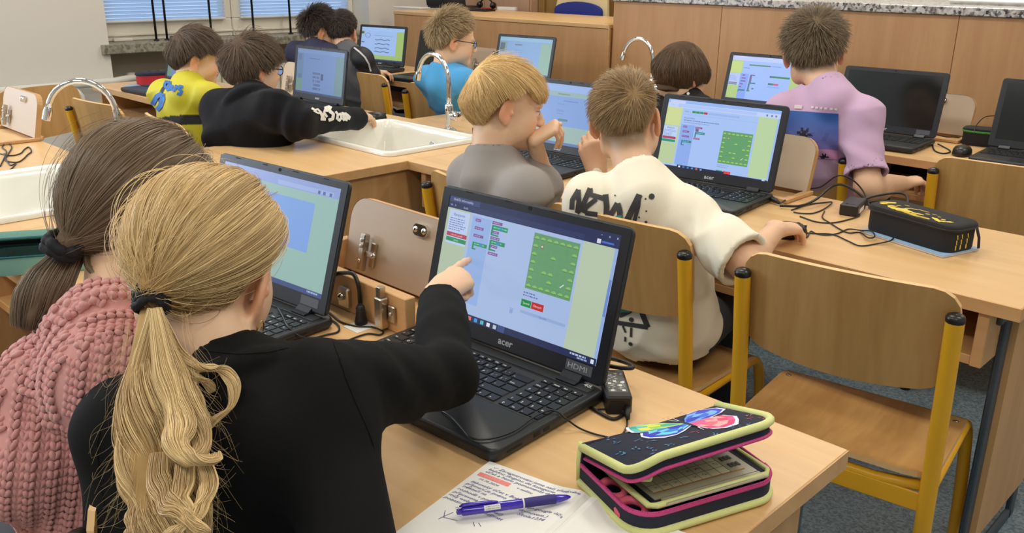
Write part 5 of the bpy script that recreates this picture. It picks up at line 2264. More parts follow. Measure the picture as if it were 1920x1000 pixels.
def scrunchie(c, d, R, r, parent, mt, seed=0, turns=3):
    b = MB()
    d = unit(d)
    a1 = unit(np.cross(d, (0.3, .1, 1)))
    a2 = np.cross(d, a1)
    for k in range(turns):
        o = (k - (turns - 1) / 2) * r * 1.25
        pts, rs = [], []
        for i in range(36):
            q = 2 * pi * i / 36
            rr = R * (1 + .04 * sin(5 * q + k * 2 + seed))
            pts.append(np.array(c) + d * (o + .002 * sin(3 * q + k)) + (a1 * cos(q) + a2 * sin(q)) * rr)
            rs.append(r * (1 + .12 * sin(9 * q + k)))
        b.tube(pts, rs, 10, closed=True)
    return b.build('hair_tie', mt, parent, True)


d1 = .872
PON = [tw1, PD(284, 572, .905), PD(282, 640, .872), PD(284, 720, d1 - .02), PD(292, 800, d1 - .035), PD(306, 880, d1 - .05), PD(316, 960, d1 - .065), PD(320, 1060, d1 - .09)]
scrunchie(PD(285, 563, .905), unit(PON[2] - PON[0]), .0148, .0046, g1, 'scrunchie_black', 1, 4)
ST = [lock_strands(PON, 2800, [.006, .011, .020, .029, .034, .034, .03, .024], 11, 40, .010, 2.1, flat=.5, fray=.55)]
LOCKS = [   # curls: px, py, depth offsets, radius list, strands
    ([(288, 580, 0), (268, 680, 0), (245, 760, 0), (258, 850, -.01), (242, 900, 0), (268, 960, 0), (300, 1030, -.01)], [.006, .010, .012, .012, .009, .005], 330, 1),
    ([(290, 580, 0), (262, 700, -.01), (240, 800, -.01), (236, 880, -.01), (258, 930, -.01), (290, 1010, -.01)], [.006, .010, .011, .009, .007, .004], 300, 2),
    ([(292, 580, 0), (318, 680, -.01), (348, 760, -.02), (372, 830, -.02), (356, 862, -.035), (325, 838, -.045), (330, 818, -.04)], [.006, .010, .013, .014, .013, .010, .006], 420, 3),
    ([(290, 580, 0), (312, 700, -.02), (338, 790, -.03), (330, 830, -.045), (352, 858, -.05), (398, 862, -.045), (402, 850, -.035)], [.006, .010, .013, .013, .013, .010, .004], 480, 4),
    ([(290, 582, 0), (330, 665, 0), (372, 690, 0), (412, 692, .01), (438, 720, .01), (434, 762, .01), (402, 788, .01), (378, 812, .01)], [.006, .009, .008, .006, .005, .004, .002], 200, 5),
    ([(290, 582, 0), (325, 680, .0), (352, 705, 0), (386, 716, .01), (398, 735, .02)], [.006, .010, .011, .008, .003], 180, 6),
    ([(350, 850, -.03), (346, 900, -.03), (338, 940, -.04), (352, 975, -.05), (385, 1005, -.05)], [.009, .010, .009, .008, .005], 240, 7),
    ([(378, 860, -.03), (392, 905, -.03), (376, 950, -.04), (345, 985, -.05), (310, 1010, -.05)], [.007, .008, .008, .007, .004], 220, 8),
    ([(300, 850, -.03), (298, 900, -.03), (318, 950, -.045), (345, 965, -.05), (372, 1000, -.05)], [.009, .011, .010, .008, .005], 260, 9),
    ([(262, 900, 0), (250, 960, 0), (238, 1010, 0)], [.008, .007, .003], 150, 10),
    ([(350, 700, 0), (385, 780, .01), (372, 840, .0)], [.004, .004, .002], 60, 12),
]
for pts, ws, n_, sd in LOCKS:
    n_ = int(n_ * 1.7)
    ST.append(lock_strands([PD(x, y, d1 - .012 - max(0, y - 700) * .0002 + dd) for x, y, dd in pts], n_, ws, sd, 40, .0018, 3, flat=.55, fray=.2))
rnd = np.random.RandomState(5)
fl = []
for i in range(170):                                               # single stray hairs
    y = 640 + 330 * rnd.rand()
    sx = -1 if rnd.rand() < .5 else 1
    x = 300 + sx * (40 + 30 * rnd.rand())
    dd = d1 - .02 - max(0, y - 700) * .0002
    q1, q2 = 50 * rnd.rand(), 60 * rnd.rand()
    fl.append(lock_strands([PD(x, y - 60, dd), PD(x + sx * 10, y - 10, dd), PD(x + sx * (14 + q1), y + 30 + 8 * rnd.normal(), dd + .004), PD(x + sx * (10 + q1 + q2), y + 50 + 45 * rnd.normal(), dd + .008)], 1, [0, 0], 5, 40, .0006, 1.0)[0])
FLY1 = np.array(fl)
core = MB()
cp = spline(PON, 6)
core.tube(cp, list(np.interp(np.linspace(0, 1, len(cp)), np.linspace(0, 1, 8), [.005, .009, .016, .024, .028, .028, .026, .02])), 14, flat=(.45, 1), up=ray(300, 800))
po = core.build('ponytail', 'hair_blonde_base', g1, True)
curves_obj('ponytail_strands', np.concatenate(ST), 'hair_blonde', po, .00026, .00018)
curves_obj('stray_hairs', FLY1, 'hair_blonde', po, .00009, .00006)
# hoop earring
ew = H1.w((.083, -.006, -.042))
er = MB()
ring = [ew + H1.M @ (np.array((0.001, .0085 * sin(q), -.0095 + .0105 * cos(q))) * .95) for q in np.linspace(0, 2 * pi, 25)[:-1]]
er.tube(ring, .0009, 8, closed=True)
er.ball(tuple(ring[9]), .0018)
er.build('earring', 'gold', g1, True)

# ---- brown-haired girl in the chunky pink cardigan
H2 = Head(PD(275, 392, 1.17), 103, 12, 8, .95)
N2 = PD(228, 598, 1.09)
SL2, SR2 = PD(95, 730, 1.08), PD(345, 668, 1.13)
PV2 = np.array((-1.06, .30, .50))
EL2, WL2 = PD(52, 880, 1.04), PD(110, 940, 1.24)
ER2, WR2 = SR2 + np.array((-.08, .04, -.2)), SR2 + np.array((-.17, .2, -.17))
g2, g2_body, g2_card, A2 = make_person(
    'brown-haired girl in a chunky pink knitted cardigan', H2, N2, SL2, SR2, PV2, SK_L,
    {'L': dict(E=EL2, W=WL2, sr=(.056, .052, .042), hand=dict(f=unit(WL2 - EL2) + np.array((0, .3, 0)), n=(0, 0, 1), side=1), s=.9),
     'R': dict(E=ER2, W=WR2, sr=(.062, .056, .045), hand=dict(f=(-.2, 1, -.05), n=(0, 0, 1), side=-1), s=.9)},
    dict(name='cardigan', mt='pink_wool', g=.018, h=.006, hem=.07, collar=(-.024, .066, .015), neck=.008, wob=[(.003, 14, 6)]),
    'denim_dark', brow=(90, 74, 60))
ax2 = unit(H2.w((0, -.03, -.04)) - N2)
q1_ = unit(np.cross(ax2, (0, 1, 0)))
q2_ = np.cross(ax2, q1_)
MB().tube([N2 + ax2 * .004 + (q1_ * cos(q) + q2_ * sin(q)) * .052 for q in np.linspace(0, 2 * pi, 33)[:-1]], .0105, 10, closed=True, flat=(1.3, .7), up=ax2).build('inner_collar', 'pink_inner', g2, True)
TIE2 = (0.012, -.118, -.042)
hair2 = long_hair(H2, TIE2, dict(front=.066, temple=.02, over=.0, nape=-.075, behind=-.045), 'hair_brown', g2, 15000, 8, .012, .00023, 160)
tw2 = H2.w(TIE2)
PON2 = [tw2, PD(145, 452, 1.115), PD(112, 500, 1.09), PD(80, 545, 1.075), PD(58, 590, 1.07), PD(50, 618, 1.07)]
scrunchie(tw2 + unit(H2.w((0, -.16, -.06)) - tw2) * .006, unit(PON2[2] - PON2[0]), .0175, .0068, g2, 'scrunchie_black', 4, 2)
core = MB()
cp = spline(PON2, 6)
core.tube(cp, list(np.interp(np.linspace(0, 1, len(cp)), np.linspace(0, 1, 6), [.006, .010, .018, .022, .018, .008])), 14, flat=(.6, 1), up=ray(80, 540))
po = core.build('ponytail', 'hair_brown_base', g2, True)
ST = [lock_strands(PON2, 3200, [.007, .012, .024, .030, .027, .018], 21, 26, .003, 1.2, flat=.6, fray=.25)]
ST.append(lock_strands([PD(160, 470, 1.1), PD(165, 500, 1.085), PD(190, 522, 1.08), PD(215, 545, 1.08), PD(208, 560, 1.08), PD(185, 555, 1.08)], 60, [.003, .004, .004, .003, .001], 22, 26, .001, 2))
curves_obj('ponytail_strands', np.concatenate(ST), 'hair_brown', po, .00026, .00018)


def knit(target, parent, name, grids, mt):
    """chunky stitches: pairs of plump leaf-shaped loops laid on the garment, rows by columns"""
    from mathutils.bvhtree import BVHTree
    me = target.data
    bvh = BVHTree.FromPolygons([v.co[:] for v in me.vertices], [p.vertices[:] for p in me.polygons])
    V, Q = [], []
    ringn = 5
    for fn, nu, nv, su, sv, keep in grids:
        pts = {}
        for i in range(nu + 1):
            for j in range(nv + 1):
                o, d = fn(i / nu, j / nv)
                h = bvh.ray_cast(Vector(o), Vector(d))
                pts[i, j] = None if h[0] is None else (np.array(h[0]), np.array(h[1]))
        for i in range(nu):
            for j in range(nv):
                a, b, c = pts[i, j], pts[i + 1, j], pts[i, j + 1]
                if a is None or b is None or c is None:
                    continue
                if keep and not keep(a[0], a[1]):
                    continue
                p, nrm = a
                ux, vx = b[0] - p, c[0] - p
                lu, lv = np.linalg.norm(ux), np.linalg.norm(vx)
                if not (.2 * su < lu < 3 * su and .2 * sv < lv < 3 * sv):
                    continue
                deep = -.0016 if i % 2 else .0012                    # ribs and valleys
                for sd in (-1, 1):
                    c0 = p + ux * (.5 + .22 * sd) + vx * .5 + nrm * (.0012 + deep)
                    ax = unit(vx * 1.0 + ux * sd * .75 * lv / lu * .6)
                    t = unit(np.cross(nrm, ax))
                    Lh, wd = lv * .86, lu * .32
                    base = len(V)
                    for k, (z, r) in enumerate(((-1, .25), (-.5, .9), (.15, 1.0), (.7, .8), (1, .2))):
                        for q in range(ringn):
                            an = 2 * pi * q / ringn
                            V.append(c0 + ax * z * Lh * .5 * 1.25 + (t * cos(an) * wd + nrm * sin(an) * wd * 1.05) * r)
                    for k in range(4):
                        for q in range(ringn):
                            q2 = (q + 1) % ringn
                            Q.append((base + k * ringn + q, base + k * ringn + q2, base + (k + 1) * ringn + q2, base + (k + 1) * ringn + q))
    o = np_obj(name, [(np.array(V), np.array(Q, np.int64))], mt, parent)
    return stuff(o)


def wrap(axis0, axis1, ref, a0, a1, R=.3):
    """rays from outside towards the axis: u runs around, v runs along"""
    axis0, axis1 = np.array(axis0, float), np.array(axis1, float)
    ax = unit(axis1 - axis0)
    r1 = unit(np.array(ref, float) - ax * np.dot(ref, ax))
    r2 = np.cross(ax, r1)
    def fn(u, v):
        q = radians(a0 + (a1 - a0) * u)
        d = r1 * cos(q) + r2 * sin(q)
        p = axis0 + (axis1 - axis0) * v
        return p + d * R, -d
    return fn


back2 = -A2['fw']
top2 = N2 - A2['up'] * .05
low2 = PV2 - A2['up'] * .05
sleeveS = SL2 + (SL2 - SR2) * .02
def seg_d(p, a, b):
    t = np.clip(np.dot(p - a, b - a) / np.dot(b - a, b - a), 0, 1)
    return np.linalg.norm(p - a - t * (b - a))


def n_class(n):
    q = (np.dot(n, back2), np.dot(n, A2['up']) * .92, -np.dot(n, A2['rt']) * .95, np.dot(n, A2['rt']) * .95)
    return int(np.argmax(q))


axS = unit(EL2 - SL2)
U2, R2, F2 = A2['up'], A2['rt'], A2['fw']
C2 = (SL2 + SR2) / 2 - U2 * .12
gridsK = [
    (lambda u, v: (C2 + R2 * (u - .5) * .56 + U2 * (v - .5) * .56 - F2 * .4, F2), 52, 60, .0108, .0093, lambda p, n: n_class(n) == 0),
    (lambda u, v: (C2 + R2 * (v - .5) * .56 + F2 * (.20 - .40 * u) + U2 * .4, -U2), 37, 60, .0108, .0093, lambda p, n: n_class(n) == 1),
    (lambda u, v: (C2 + F2 * (u - .5) * .40 + U2 * (v - .5) * .56 - R2 * .5, R2), 37, 60, .0108, .0093, lambda p, n: n_class(n) == 2),
]
knit(g2_card, g2_card, 'knit_stitches', gridsK, 'pink_wool')


def px_pts(scale, ox, oy, d):
    return lambda pts: [PD(x / scale + ox, y / scale + oy, d) for x, y in pts]


# ---- boy in the white printed T-shirt
H3 = Head(PD(1175, 226, 2.06), 112, 4, -7, .95)
N3 = PD(1192, 322, 2.0)
SL3, SR3 = PD(1104, 378, 2.03), PD(1290, 408, 1.94)
PV3 = np.array((-1.12, 1.66, .52))
E3, W3 = PD(1396, 492, 1.83), PD(1456, 430, 1.985)
f3 = unit(PZ(1492, 428, .755) - W3)
EL3, WL3 = SL3 + np.array((-.05, .17, -.10)), PD(1118, 322, 2.2)
white_hand = dict(f=unit(np.array((-.25, -.1, .75))), n=unit(np.array((.5, -.75, .2))), side=1, curls=((50, 70, 40),) * 4, thumb_out=20)
g3, _, shirt3, A3 = make_person(
    'boy seen from behind in a white T-shirt with black brush lettering', H3, N3, SL3, SR3, PV3, SK_M,
    {'R': dict(E=E3, W=W3, sleeve='short', len=.95, sr=(.051, .062), hand=dict(f=f3, n=(0, .1, 1), side=-1, curls=((18, 28, 20), (20, 30, 22), (24, 32, 24), (28, 34, 24)), thumb=(15, 10, 10), thumb_out=30), s=.98),
     'L': dict(E=EL3, W=WL3, sleeve='short', len=.9, sr=(.048, .056), hand=white_hand, s=.93)},
    dict(name='t_shirt', mt='white_cotton', g=.016, h=.005, hem=.075, waist=1.12, collar=(-.019, .0505, .006), neck=.006,
         folds=[(SR3 + (E3 - SR3) * .55, .09, unit(E3 - SR3) + np.array((.2, 0, .5)), 85, .005, (10, 20, 0)), (PV3 + np.array((.05, -.08, .1)), .14, (.3, 0, 1), 60, .004, (20, 0, 0))],
         wob=[(.0035, 13, 3), (.0017, 32, 5)], crease=(.0065, 16, 21)),
    'denim_dark', head_h=.003, stubble=((134, 108, 80), dict(front=.055, temple=.0, over=.008, nape=-.075, behind=-.035), .85))
short_hair(H3, dict(front=.062, temple=.045, over=.045, nape=-.045, behind=.02), .008, 'hair_sandy', g3, n=11000, length=.036, lift=.3, whorl=(.02, -.082, .075), seed=3, side_len=.22, comb=(-.35, .1, 0), r0=.00042, top=.016, fade=.03)
INK3, TEAL3 = (62, 60, 62), (54, 160, 136)
d3 = ray(1190, 400)
n1 = px_pts(3.125, 1040, 100, 1.95)
n2 = px_pts(2.5, 1040, 320, 1.95)
items3 = [('line', n1(p), w, c, d3) for p, w, c in (
    ([(95, 915), (100, 860), (138, 800)], 0.0109, INK3), ([(136, 800), (140, 870), (130, 935)], 0.0109, INK3), ([(126, 935), (165, 890), (207, 792)], 0.0116, INK3),
    ([(207, 792), (212, 830), (300, 855)], 0.0109, INK3), ([(245, 855), (185, 900), (165, 935)], 0.0102, INK3), ([(178, 935), (250, 945)], 0.0109, INK3),
    ([(298, 828), (306, 900), (300, 985)], 0.0129, INK3), ([(300, 985), (340, 930), (372, 880)], 0.0122, INK3), ([(372, 880), (385, 930), (380, 1030)], 0.0122, INK3),
    ([(380, 1030), (420, 990), (498, 832)], 0.0136, INK3), ([(498, 832), (490, 900), (465, 995)], 0.0082, INK3), ([(378, 950), (384, 1000)], .013, TEAL3))]
items3 += [('line', n2(p), w, c, d3) for p, w, c in (
    ([(285, 742), (330, 745), (440, 752)], 0.0109, INK3), ([(440, 752), (415, 690), (402, 632)], 0.0122, INK3), ([(402, 632), (350, 680), (300, 706)], 0.0102, INK3),
    ([(318, 620), (310, 690)], .011, TEAL3), ([(318, 632), (352, 622)], .007, TEAL3), ([(320, 655), (356, 648)], .007, TEAL3), ([(320, 678), (352, 676)], .007, TEAL3),
    ([(318, 758), (332, 790)], 0.0048, INK3), ([(360, 762), (358, 810)], 0.0054, INK3), ([(330, 812), (329, 838)], 0.0041, INK3), ([(245, 612), (252, 610)], .006, TEAL3))]
items3 += [('dot', n2([p])[0], r, INK3, d3) for p, r in (((452, 124), .0065), ((425, 135), .002), ((428, 190), .002), ((427, 240), .003), ((396, 218), .002), ((360, 720), .006), ((356, 846), .005), ((285, 118), .002))]
for nm_, a_, b_ in (('letter', 0, 3), ('letter', 3, 6), ('letter', 6, 12), ('drawn_triangle', 12, 15), ('teal_letter', 15, 19), ('paint_drip', 19, 20), ('paint_drip', 20, 21), ('paint_drip', 21, 22)):
    printed(shirt3, shirt3, nm_, items3[a_:b_], lift=.0016)
for it_ in items3[22:]:
    printed(shirt3, shirt3, 'paint_dot', [it_], lift=.0016)

# ---- blond boy in grey
H4 = Head(PD(946, 198, 2.2), 57, 10, 0, .95)
N4 = PD(918, 282, 2.2)
SL4, SR4 = PD(876, 330, 2.32), PD(985, 358, 2.13)
PV4 = np.array((-1.58, 1.66, .52))
E4 = PZ(1022, 352, .765)
hd4 = H4.w((.0, .112, -.075))
W4 = PD(1003, 262, 2.2)
EL4, WL4 = SL4 + np.array((-.02, .17, -.11)), SL4 + np.array((.02, .36, -.10))
g4, _, shirt4, A4 = make_person(
    'blond boy in profile in a grey T-shirt resting his hand at his mouth', H4, N4, SL4, SR4, PV4, SK_L,
    {'R': dict(E=E4, W=W4, sleeve='short', len=.9, sr=(.050, .056), hand=dict(f=unit(np.array((.62, .55, .55))), n=unit(np.array((.1, -.35, .9))), side=-1, curls=((88, 35, 20), (92, 30, 15), (95, 26, 12), (98, 30, 14)), thumb=(30, 20, 10), thumb_out=50), s=.86, h=.0028),
     'L': dict(E=EL4, W=WL4, sleeve='short', len=.9, sr=(.048, .054), s=.93, hand=dict(f=(.2, .9, -.05), n=(0, 0, 1), side=1, curls=((20, 30, 20),) * 4))},
    dict(name='t_shirt', mt='grey_cotton', g=.016, h=.005, hem=.07, waist=1.1, collar=(-.020, .0505, .006), neck=.006,
         folds=[(SR4 + (E4 - SR4) * .4, .09, (0.4, .3, .7), 75, .005, (10, 20, 0)), ((SL4 + SR4) / 2 + np.array((.05, -.08, -.08)), .12, (.6, .3, .3), 55, .004, (0, 0, 20))], wob=[(.0035, 13, 5), (.0017, 32, 7)], crease=(.0065, 16, 22)),
    'denim_dark', head_h=.0028, brow=(176, 138, 92), stubble=((196, 158, 112), dict(front=.05, temple=.03, over=.012, nape=-.085, behind=-.035), .85))
short_hair(H4, dict(front=.05, temple=.045, over=.03, nape=-.05, behind=.0), .015, 'hair_lightblond', g4, n=12000, length=.095, lift=.12, whorl=(.0, -.07, .088), seed=4, side_len=.42, comb=(0, .5, 0), droop=.5, r0=.0004, top=.012, jitter=.1, fade=.012, cut=dict(front=.026, temple=.05, over=.03, nape=-.062, behind=-.004))

# ---- boy in the lilac T-shirt
H5 = Head(PD(1526, 99, 2.86), 114, 6, -6, 1.06)
N5 = PD(1545, 158, 2.8)
SL5, SR5 = PD(1472, 212, 2.86), PD(1616, 226, 2.74)
PV5 = np.array((-1.32, 2.86, .52))
E5, W5 = PD(1628, 352, 2.70), PD(1690, 345, 2.92)
EL5, WL5 = SL5 + np.array((-.03, .14, -.16)), SL5 + np.array((.0, .36, -.17))
g5, _, shirt5, A5 = make_person(
    'taller boy seen from behind in a lilac T-shirt with a palm picture', H5, N5, SL5, SR5, PV5, SK_M,
    {'R': dict(E=E5, W=W5, sleeve='short', len=.80, sr=(.054, .066), hand=dict(f=(.3, .9, .05), n=(0, 0, 1), side=-1, curls=((30, 40, 20),) * 4), s=1.05, r=(.036, .038, .039, .026)),
     'L': dict(E=EL5, W=WL5, sleeve='short', len=.8, sr=(.054, .060), s=1.05, hand=dict(f=(0, 1, 0), n=(0, 0, 1), side=1, curls=((20, 30, 20),) * 4))},
    dict(name='t_shirt', mt='lilac_cotton', g=.018, h=.0052, hem=.09, waist=1.1, collar=(-.018, .0505, .0065), neck=.006,
         folds=[(SR5 + (E5 - SR5) * .5, .12, (.3, .2, 1), 60, .0035, (10, 20, 0)), (SR5 + np.array((-.03, -.06, -.12)), .09, (1, .5, .8), 70, .005, (0, 0, 0))], wob=[(.0035, 12, 9), (.0012, 30, 7)], crease=(.0065, 16, 23)),
    'denim_dark', head_h=.0036, s=1.08, fat=1.05, stubble=((110, 92, 72), dict(front=.055, temple=.0, over=.01, nape=-.072, behind=-.03), .9))
short_hair(H5, dict(front=.062, temple=.01, over=.016, nape=-.064, behind=-.02), .014, 'hair_ash', g5, n=10000, length=.042, lift=.55, whorl=(.01, -.05, .105), seed=5, side_len=.4, comb=(0, .3, 0), droop=.0, r0=.0006, top=.03, jitter=.35)
d5 = ray(1540, 240)


def palm_picture(u, v):
    sky = np.array((40, 92, 168)) * (1 - v) + np.array((150, 120, 190)) * v
    if v > .8:
        sky = np.array((196, 140, 180))
    if .45 < v < .62 and (u * 7 + v * 3) % 1.7 < .5:
        sky = sky * .7 + np.array((50, 80, 140)) * .3
    for cx, cy, r in ((.42, .52, .17), (.3, .75, .14), (.55, .72, .12), (.1, .8, .2), (.45, .92, .2), (.75, .97, .1)):
        a = atan2(v - cy, (u - cx) * 1.3)
        if hypot((u - cx) * 1.3, v - cy) < r * (.75 + .35 * sin(a * 7 + cx * 20)):
            return (38, 40, 52)
    return tuple(sky)


o5, u5, v5 = PD(1462, 206, 2.75), PD(1572, 213, 2.72), PD(1462, 292, 2.75)
printed(shirt5, shirt5, 'shirt_picture', [('grid', (o5, u5 - o5, v5 - o5), (44, 34), palm_picture, d5)] + [('line', [PD(x, 199 + (x - 1500) * .09, 2.75), PD(x + 5, 199.5 + (x - 1500) * .09, 2.75)], .006, (232, 222, 230), d5) for x in (1522, 1530, 1538, 1546, 1556, 1564)] + [('line', [PD(1489, 200, 2.75), PD(1504, 201, 2.75)], .011, (226, 205, 214), d5)], lift=.003)

# ---- dark-haired child in black
H6 = Head(PD(1277, 142, 3.1), 82, 18, -3, .95)
N6 = PD(1276, 180, 3.1)
SL6, SR6 = PD(1240, 205, 3.16), PD(1310, 212, 3.06)
PV6 = np.array((-1.78, 2.83, .52))
g6, _, shirt6, _ = make_person(
    'child with a dark brown bob haircut in black', H6, N6, SL6, SR6, PV6, SK_L,
    {'R': dict(E=SR6 + np.array((.03, .16, -.12)), W=SR6 + np.array((-.02, .38, -.13)), sr=(.046, .042, .034)),
     'L': dict(E=SL6 + np.array((-.03, .16, -.12)), W=SL6 + np.array((.02, .38, -.13)), sr=(.046, .042, .034))},
    dict(name='jumper', mt='black_knit', g=.014, h=.008, hem=.06, collar=(-.014, .054, .010), wob=[(.002, 20, 2)], crease=(.0065, 16, 24)), head_h=.0045)
short_hair(H6, dict(front=.04, temple=-.01, over=-.02, nape=-.075, behind=-.06), .016, 'hair_darkbrown', g6, n=8000, length=.13, lift=.06, whorl=(.012, -.03, .115), seed=6, side_len=.8, droop=.9, r0=.0006, top=.012, jitter=.06, fade=.0, neckfill=True, cut=dict(front=.0, temple=-.02, over=-.03, nape=-.085, behind=-.08))
pr6 = [('dot', PD(x, y, 3.05), .005, (225, 225, 225), ray(1250, 170)) for x, y in ((1244, 160), (1262, 165), (1290, 176), (1270, 160))]
printed(shirt6, shirt6, 'white_specks', pr6, lift=.002)


def glasses(H, parent, col='glasses_black'):
    b = MB()
    for sx in (-1, 1):
        ring = [H.w((sx * .031 + .021 * cos(q), .098 - abs(.021 * cos(q) + sx * .0) * .12, .0 + .017 * sin(q))) for q in np.linspace(0, 2 * pi, 21)[:-1]]
        b.tube(ring, .0016, 6, closed=True)
        b.tube([H.w((sx * .052, .094, .006)), H.w((sx * .074, .06, .008)), H.w((sx * .083, .0, .008)), H.w((sx * .083, -.02, -.006))], .0018, 6)
    b.tube([H.w((-.011, .1, .004)), H.w((0, .106, .008)), H.w((.011, .1, .004))], .0015, 6)
    o = b.build('glasses', col, parent, True)
    for sx in (-1, 1):
        lb = MB()
        lb.add([H.w((sx * .031 + .02 * cos(q), .0975 - abs(.02 * cos(q)) * .1, .016 * sin(q))) for q in np.linspace(0, 2 * pi, 17)[:-1]], [tuple(range(16))])
        lb.build('lens', 'lens', o)
    return o


# ---- boy in the blue T-shirt
H7 = Head(PD(850, 75, 3.78), 59, 10, 3, .95)
N7 = PD(832, 122, 3.8)
SL7, SR7 = PD(802, 146, 3.9), PD(872, 152, 3.72)
PV7 = np.array((-2.98, 2.83, .52))
g7, _, shirt7, _ = make_person(
    'boy with dark glasses in a bright blue T-shirt', H7, N7, SL7, SR7, PV7, SK_L,
    {'R': dict(E=SR7 + np.array((.04, .12, -.14)), W=SR7 + np.array((-.05, .33, -.15)), sleeve='short', len=.75, sr=(.048, .056)),
     'L': dict(E=SL7 + np.array((-.03, .12, -.14)), W=SL7 + np.array((-.05, .33, -.13)), sleeve='short', len=.75, sr=(.047, .054))},
    dict(name='t_shirt', mt='blue_cotton', g=.016, h=.008, hem=.07, collar=(-.019, .0505, .0065), wob=[(.004, 14, 4), (.0015, 40, 6)], crease=(.0065, 16, 25)), head_h=.0036, brow=(120, 96, 70))
short_hair(H7, dict(front=.06, temple=.02, over=.018, nape=-.066, behind=-.02), .012, 'hair_cyanboy', g7, n=8000, length=.05, lift=.6, whorl=(.0, -.06, .1), seed=7, side_len=.3, comb=(0, .5, 0), droop=0, r0=.0007, top=.034, jitter=.3)
glasses(H7, g7)

# ---- boy in the black hoodie
H8 = Head(PD(475, 127, 3.17), 92, 8, 3, .95)
N8 = PD(468, 175, 3.14)
SL8, SR8 = PD(412, 205, 3.2), PD(515, 205, 3.02)
PV8 = np.array((-2.93, 1.62, .52))
E8, W8 = PD(560, 228, 3.0), PD(672, 220, 3.38)
H8hand = unit(PZ(705, 218, .75) - W8)
EL8, WL8 = PD(415, 262, 3.12), PD(500, 268, 3.2)
g8, _, hoodie, A8 = make_person(
    'boy with glasses in a black hoodie with white sleeve print', H8, N8, SL8, SR8, PV8, SK_L,
    {'R': dict(E=E8, W=W8, sr=(.060, .058, .044), hand=dict(f=H8hand, n=(0, 0, 1), side=-1, curls=((20, 30, 20),) * 4, thumb_out=25), s=.98),
     'L': dict(E=EL8, W=WL8, sr=(.058, .056, .046), s=.98)},
    dict(name='hoodie', mt='black_fleece', g=.026, h=.008, hem=.05, waist=1.15, collar=(-.03, .066, .017), collar2=(-.05, .08, .022), neck=.008,
         folds=[(E8, .1, unit(E8 - SR8), 70, .007, (10, 20, 0))], wob=[(.005, 11, 4), (.0015, 30, 2)], crease=(.0065, 16, 26)), head_h=.0036)
short_hair(H8, dict(front=.045, temple=.0, over=.01, nape=-.07, behind=-.04), .018, 'hair_midbrown', g8, n=9000, length=.075, lift=.25, whorl=(.01, -.05, .105), seed=8, side_len=.6, droop=.35, r0=.0006, top=.02, jitter=.25)
glasses(H8, g8)
d8 = ray(620, 215)
q8 = px_pts(6.25, 520, 130, 3.1)
WHT = (232, 230, 222)
items8 = [('line', q8(p), w, WHT, d8) for p, w in (
    ([(285, 365), (325, 395)], .012), ([(405, 465), (440, 485), (470, 475), (510, 512)], .007), ([(425, 490), (480, 520), (515, 505)], .006), ([(505, 560), (545, 548)], .022), ([(500, 580), (560, 585)], .010),
    ([(555, 480), (600, 460), (625, 475)], .018), ([(600, 490), (648, 530), (640, 580), (590, 595)], .011), ([(560, 470), (540, 510), (575, 560)], .008), ([(620, 505), (655, 545), (610, 600)], .006),
    ([(675, 500), (700, 530)], .008), ([(690, 590), (700, 540), (735, 525), (745, 570), (720, 600), (700, 585)], .009), ([(745, 520), (790, 530), (840, 560)], .010), ([(760, 600), (800, 570), (850, 575)], .010), ([(770, 540), (780, 590), (820, 600)], .008), ([(790, 515), (850, 560), (835, 595)], .007))]
printed(hoodie, hoodie, 'sleeve_print', items8, lift=.003)

# ---- boy in the yellow jersey
H9 = Head(PD(369, 106, 3.53), 68, 14, 8, .95)
N9 = PD(352, 150, 3.5)
SL9, SR9 = PD(308, 178, 3.6), PD(392, 182, 3.44)
PV9 = np.array((-3.4, 1.60, .52))
E9, W9 = SR9 + np.array((.05, .14, -.13)), SR9 + np.array((.02, .36, -.13))


def jersey(V, F):
    c = np.tile(np.array((206, 196, 40), float), (len(V), 1))
    p = V - (SL9 + SR9) / 2
    x, z = p @ F.rt, p @ F.up
    band = np.abs(z + .10 + x * -.22 + .35 * x * x) < .02
    c[band] = (34, 36, 38)
    lowz = (z < -.19)
    c[lowz] = (40, 44, 60)
    sh = (np.abs(x + .06) < .02) & (z > -.03)
    c[sh] = (36, 40, 44)
    nk = np.linalg.norm(V - (N9 - F.up * .015), axis=1) < .063
    c[nk] = (24, 40, 74)
    return c


g9, _, shirt9, A9 = make_person(
    'boy in profile in a yellow football jersey with blue lettering', H9, N9, SL9, SR9, PV9, SK_L,
    {'R': dict(E=E9, W=W9, sleeve='short', len=.9, sr=(.047, .054)), 'L': dict(E=SL9 + np.array((-.03, .14, -.13)), W=SL9 + np.array((.0, .36, -.12)), sleeve='short', len=.9, sr=(.047, .054))},
    dict(name='jersey', mt='jersey_print', g=.016, h=.0055, hem=.06, collar=(-.019, .0505, .0075), col=jersey, wob=[(.004, 13, 8)], crease=(.0065, 16, 27)), head_h=.0036, brow=(60, 46, 40), stubble=((92, 72, 58), dict(front=.05, temple=.0, over=.01, nape=-.075, behind=-.03), .9))
short_hair(H9, dict(front=.045, temple=.03, over=.026, nape=-.066, behind=-.005), .018, 'hair_midbrown', g9, n=9000, length=.085, lift=.15, whorl=(.0, -.06, .1), seed=9, side_len=.3, comb=(0, .6, 0), droop=.45, r0=.0006, top=.02, jitter=.15, fade=.03, cut=dict(front=.028, temple=.03, over=.024, nape=-.07, behind=-.005))
d9 = ray(330, 190)
q9 = px_pts(3.847, 260, 30, 3.4)
BLU = (36, 110, 190)
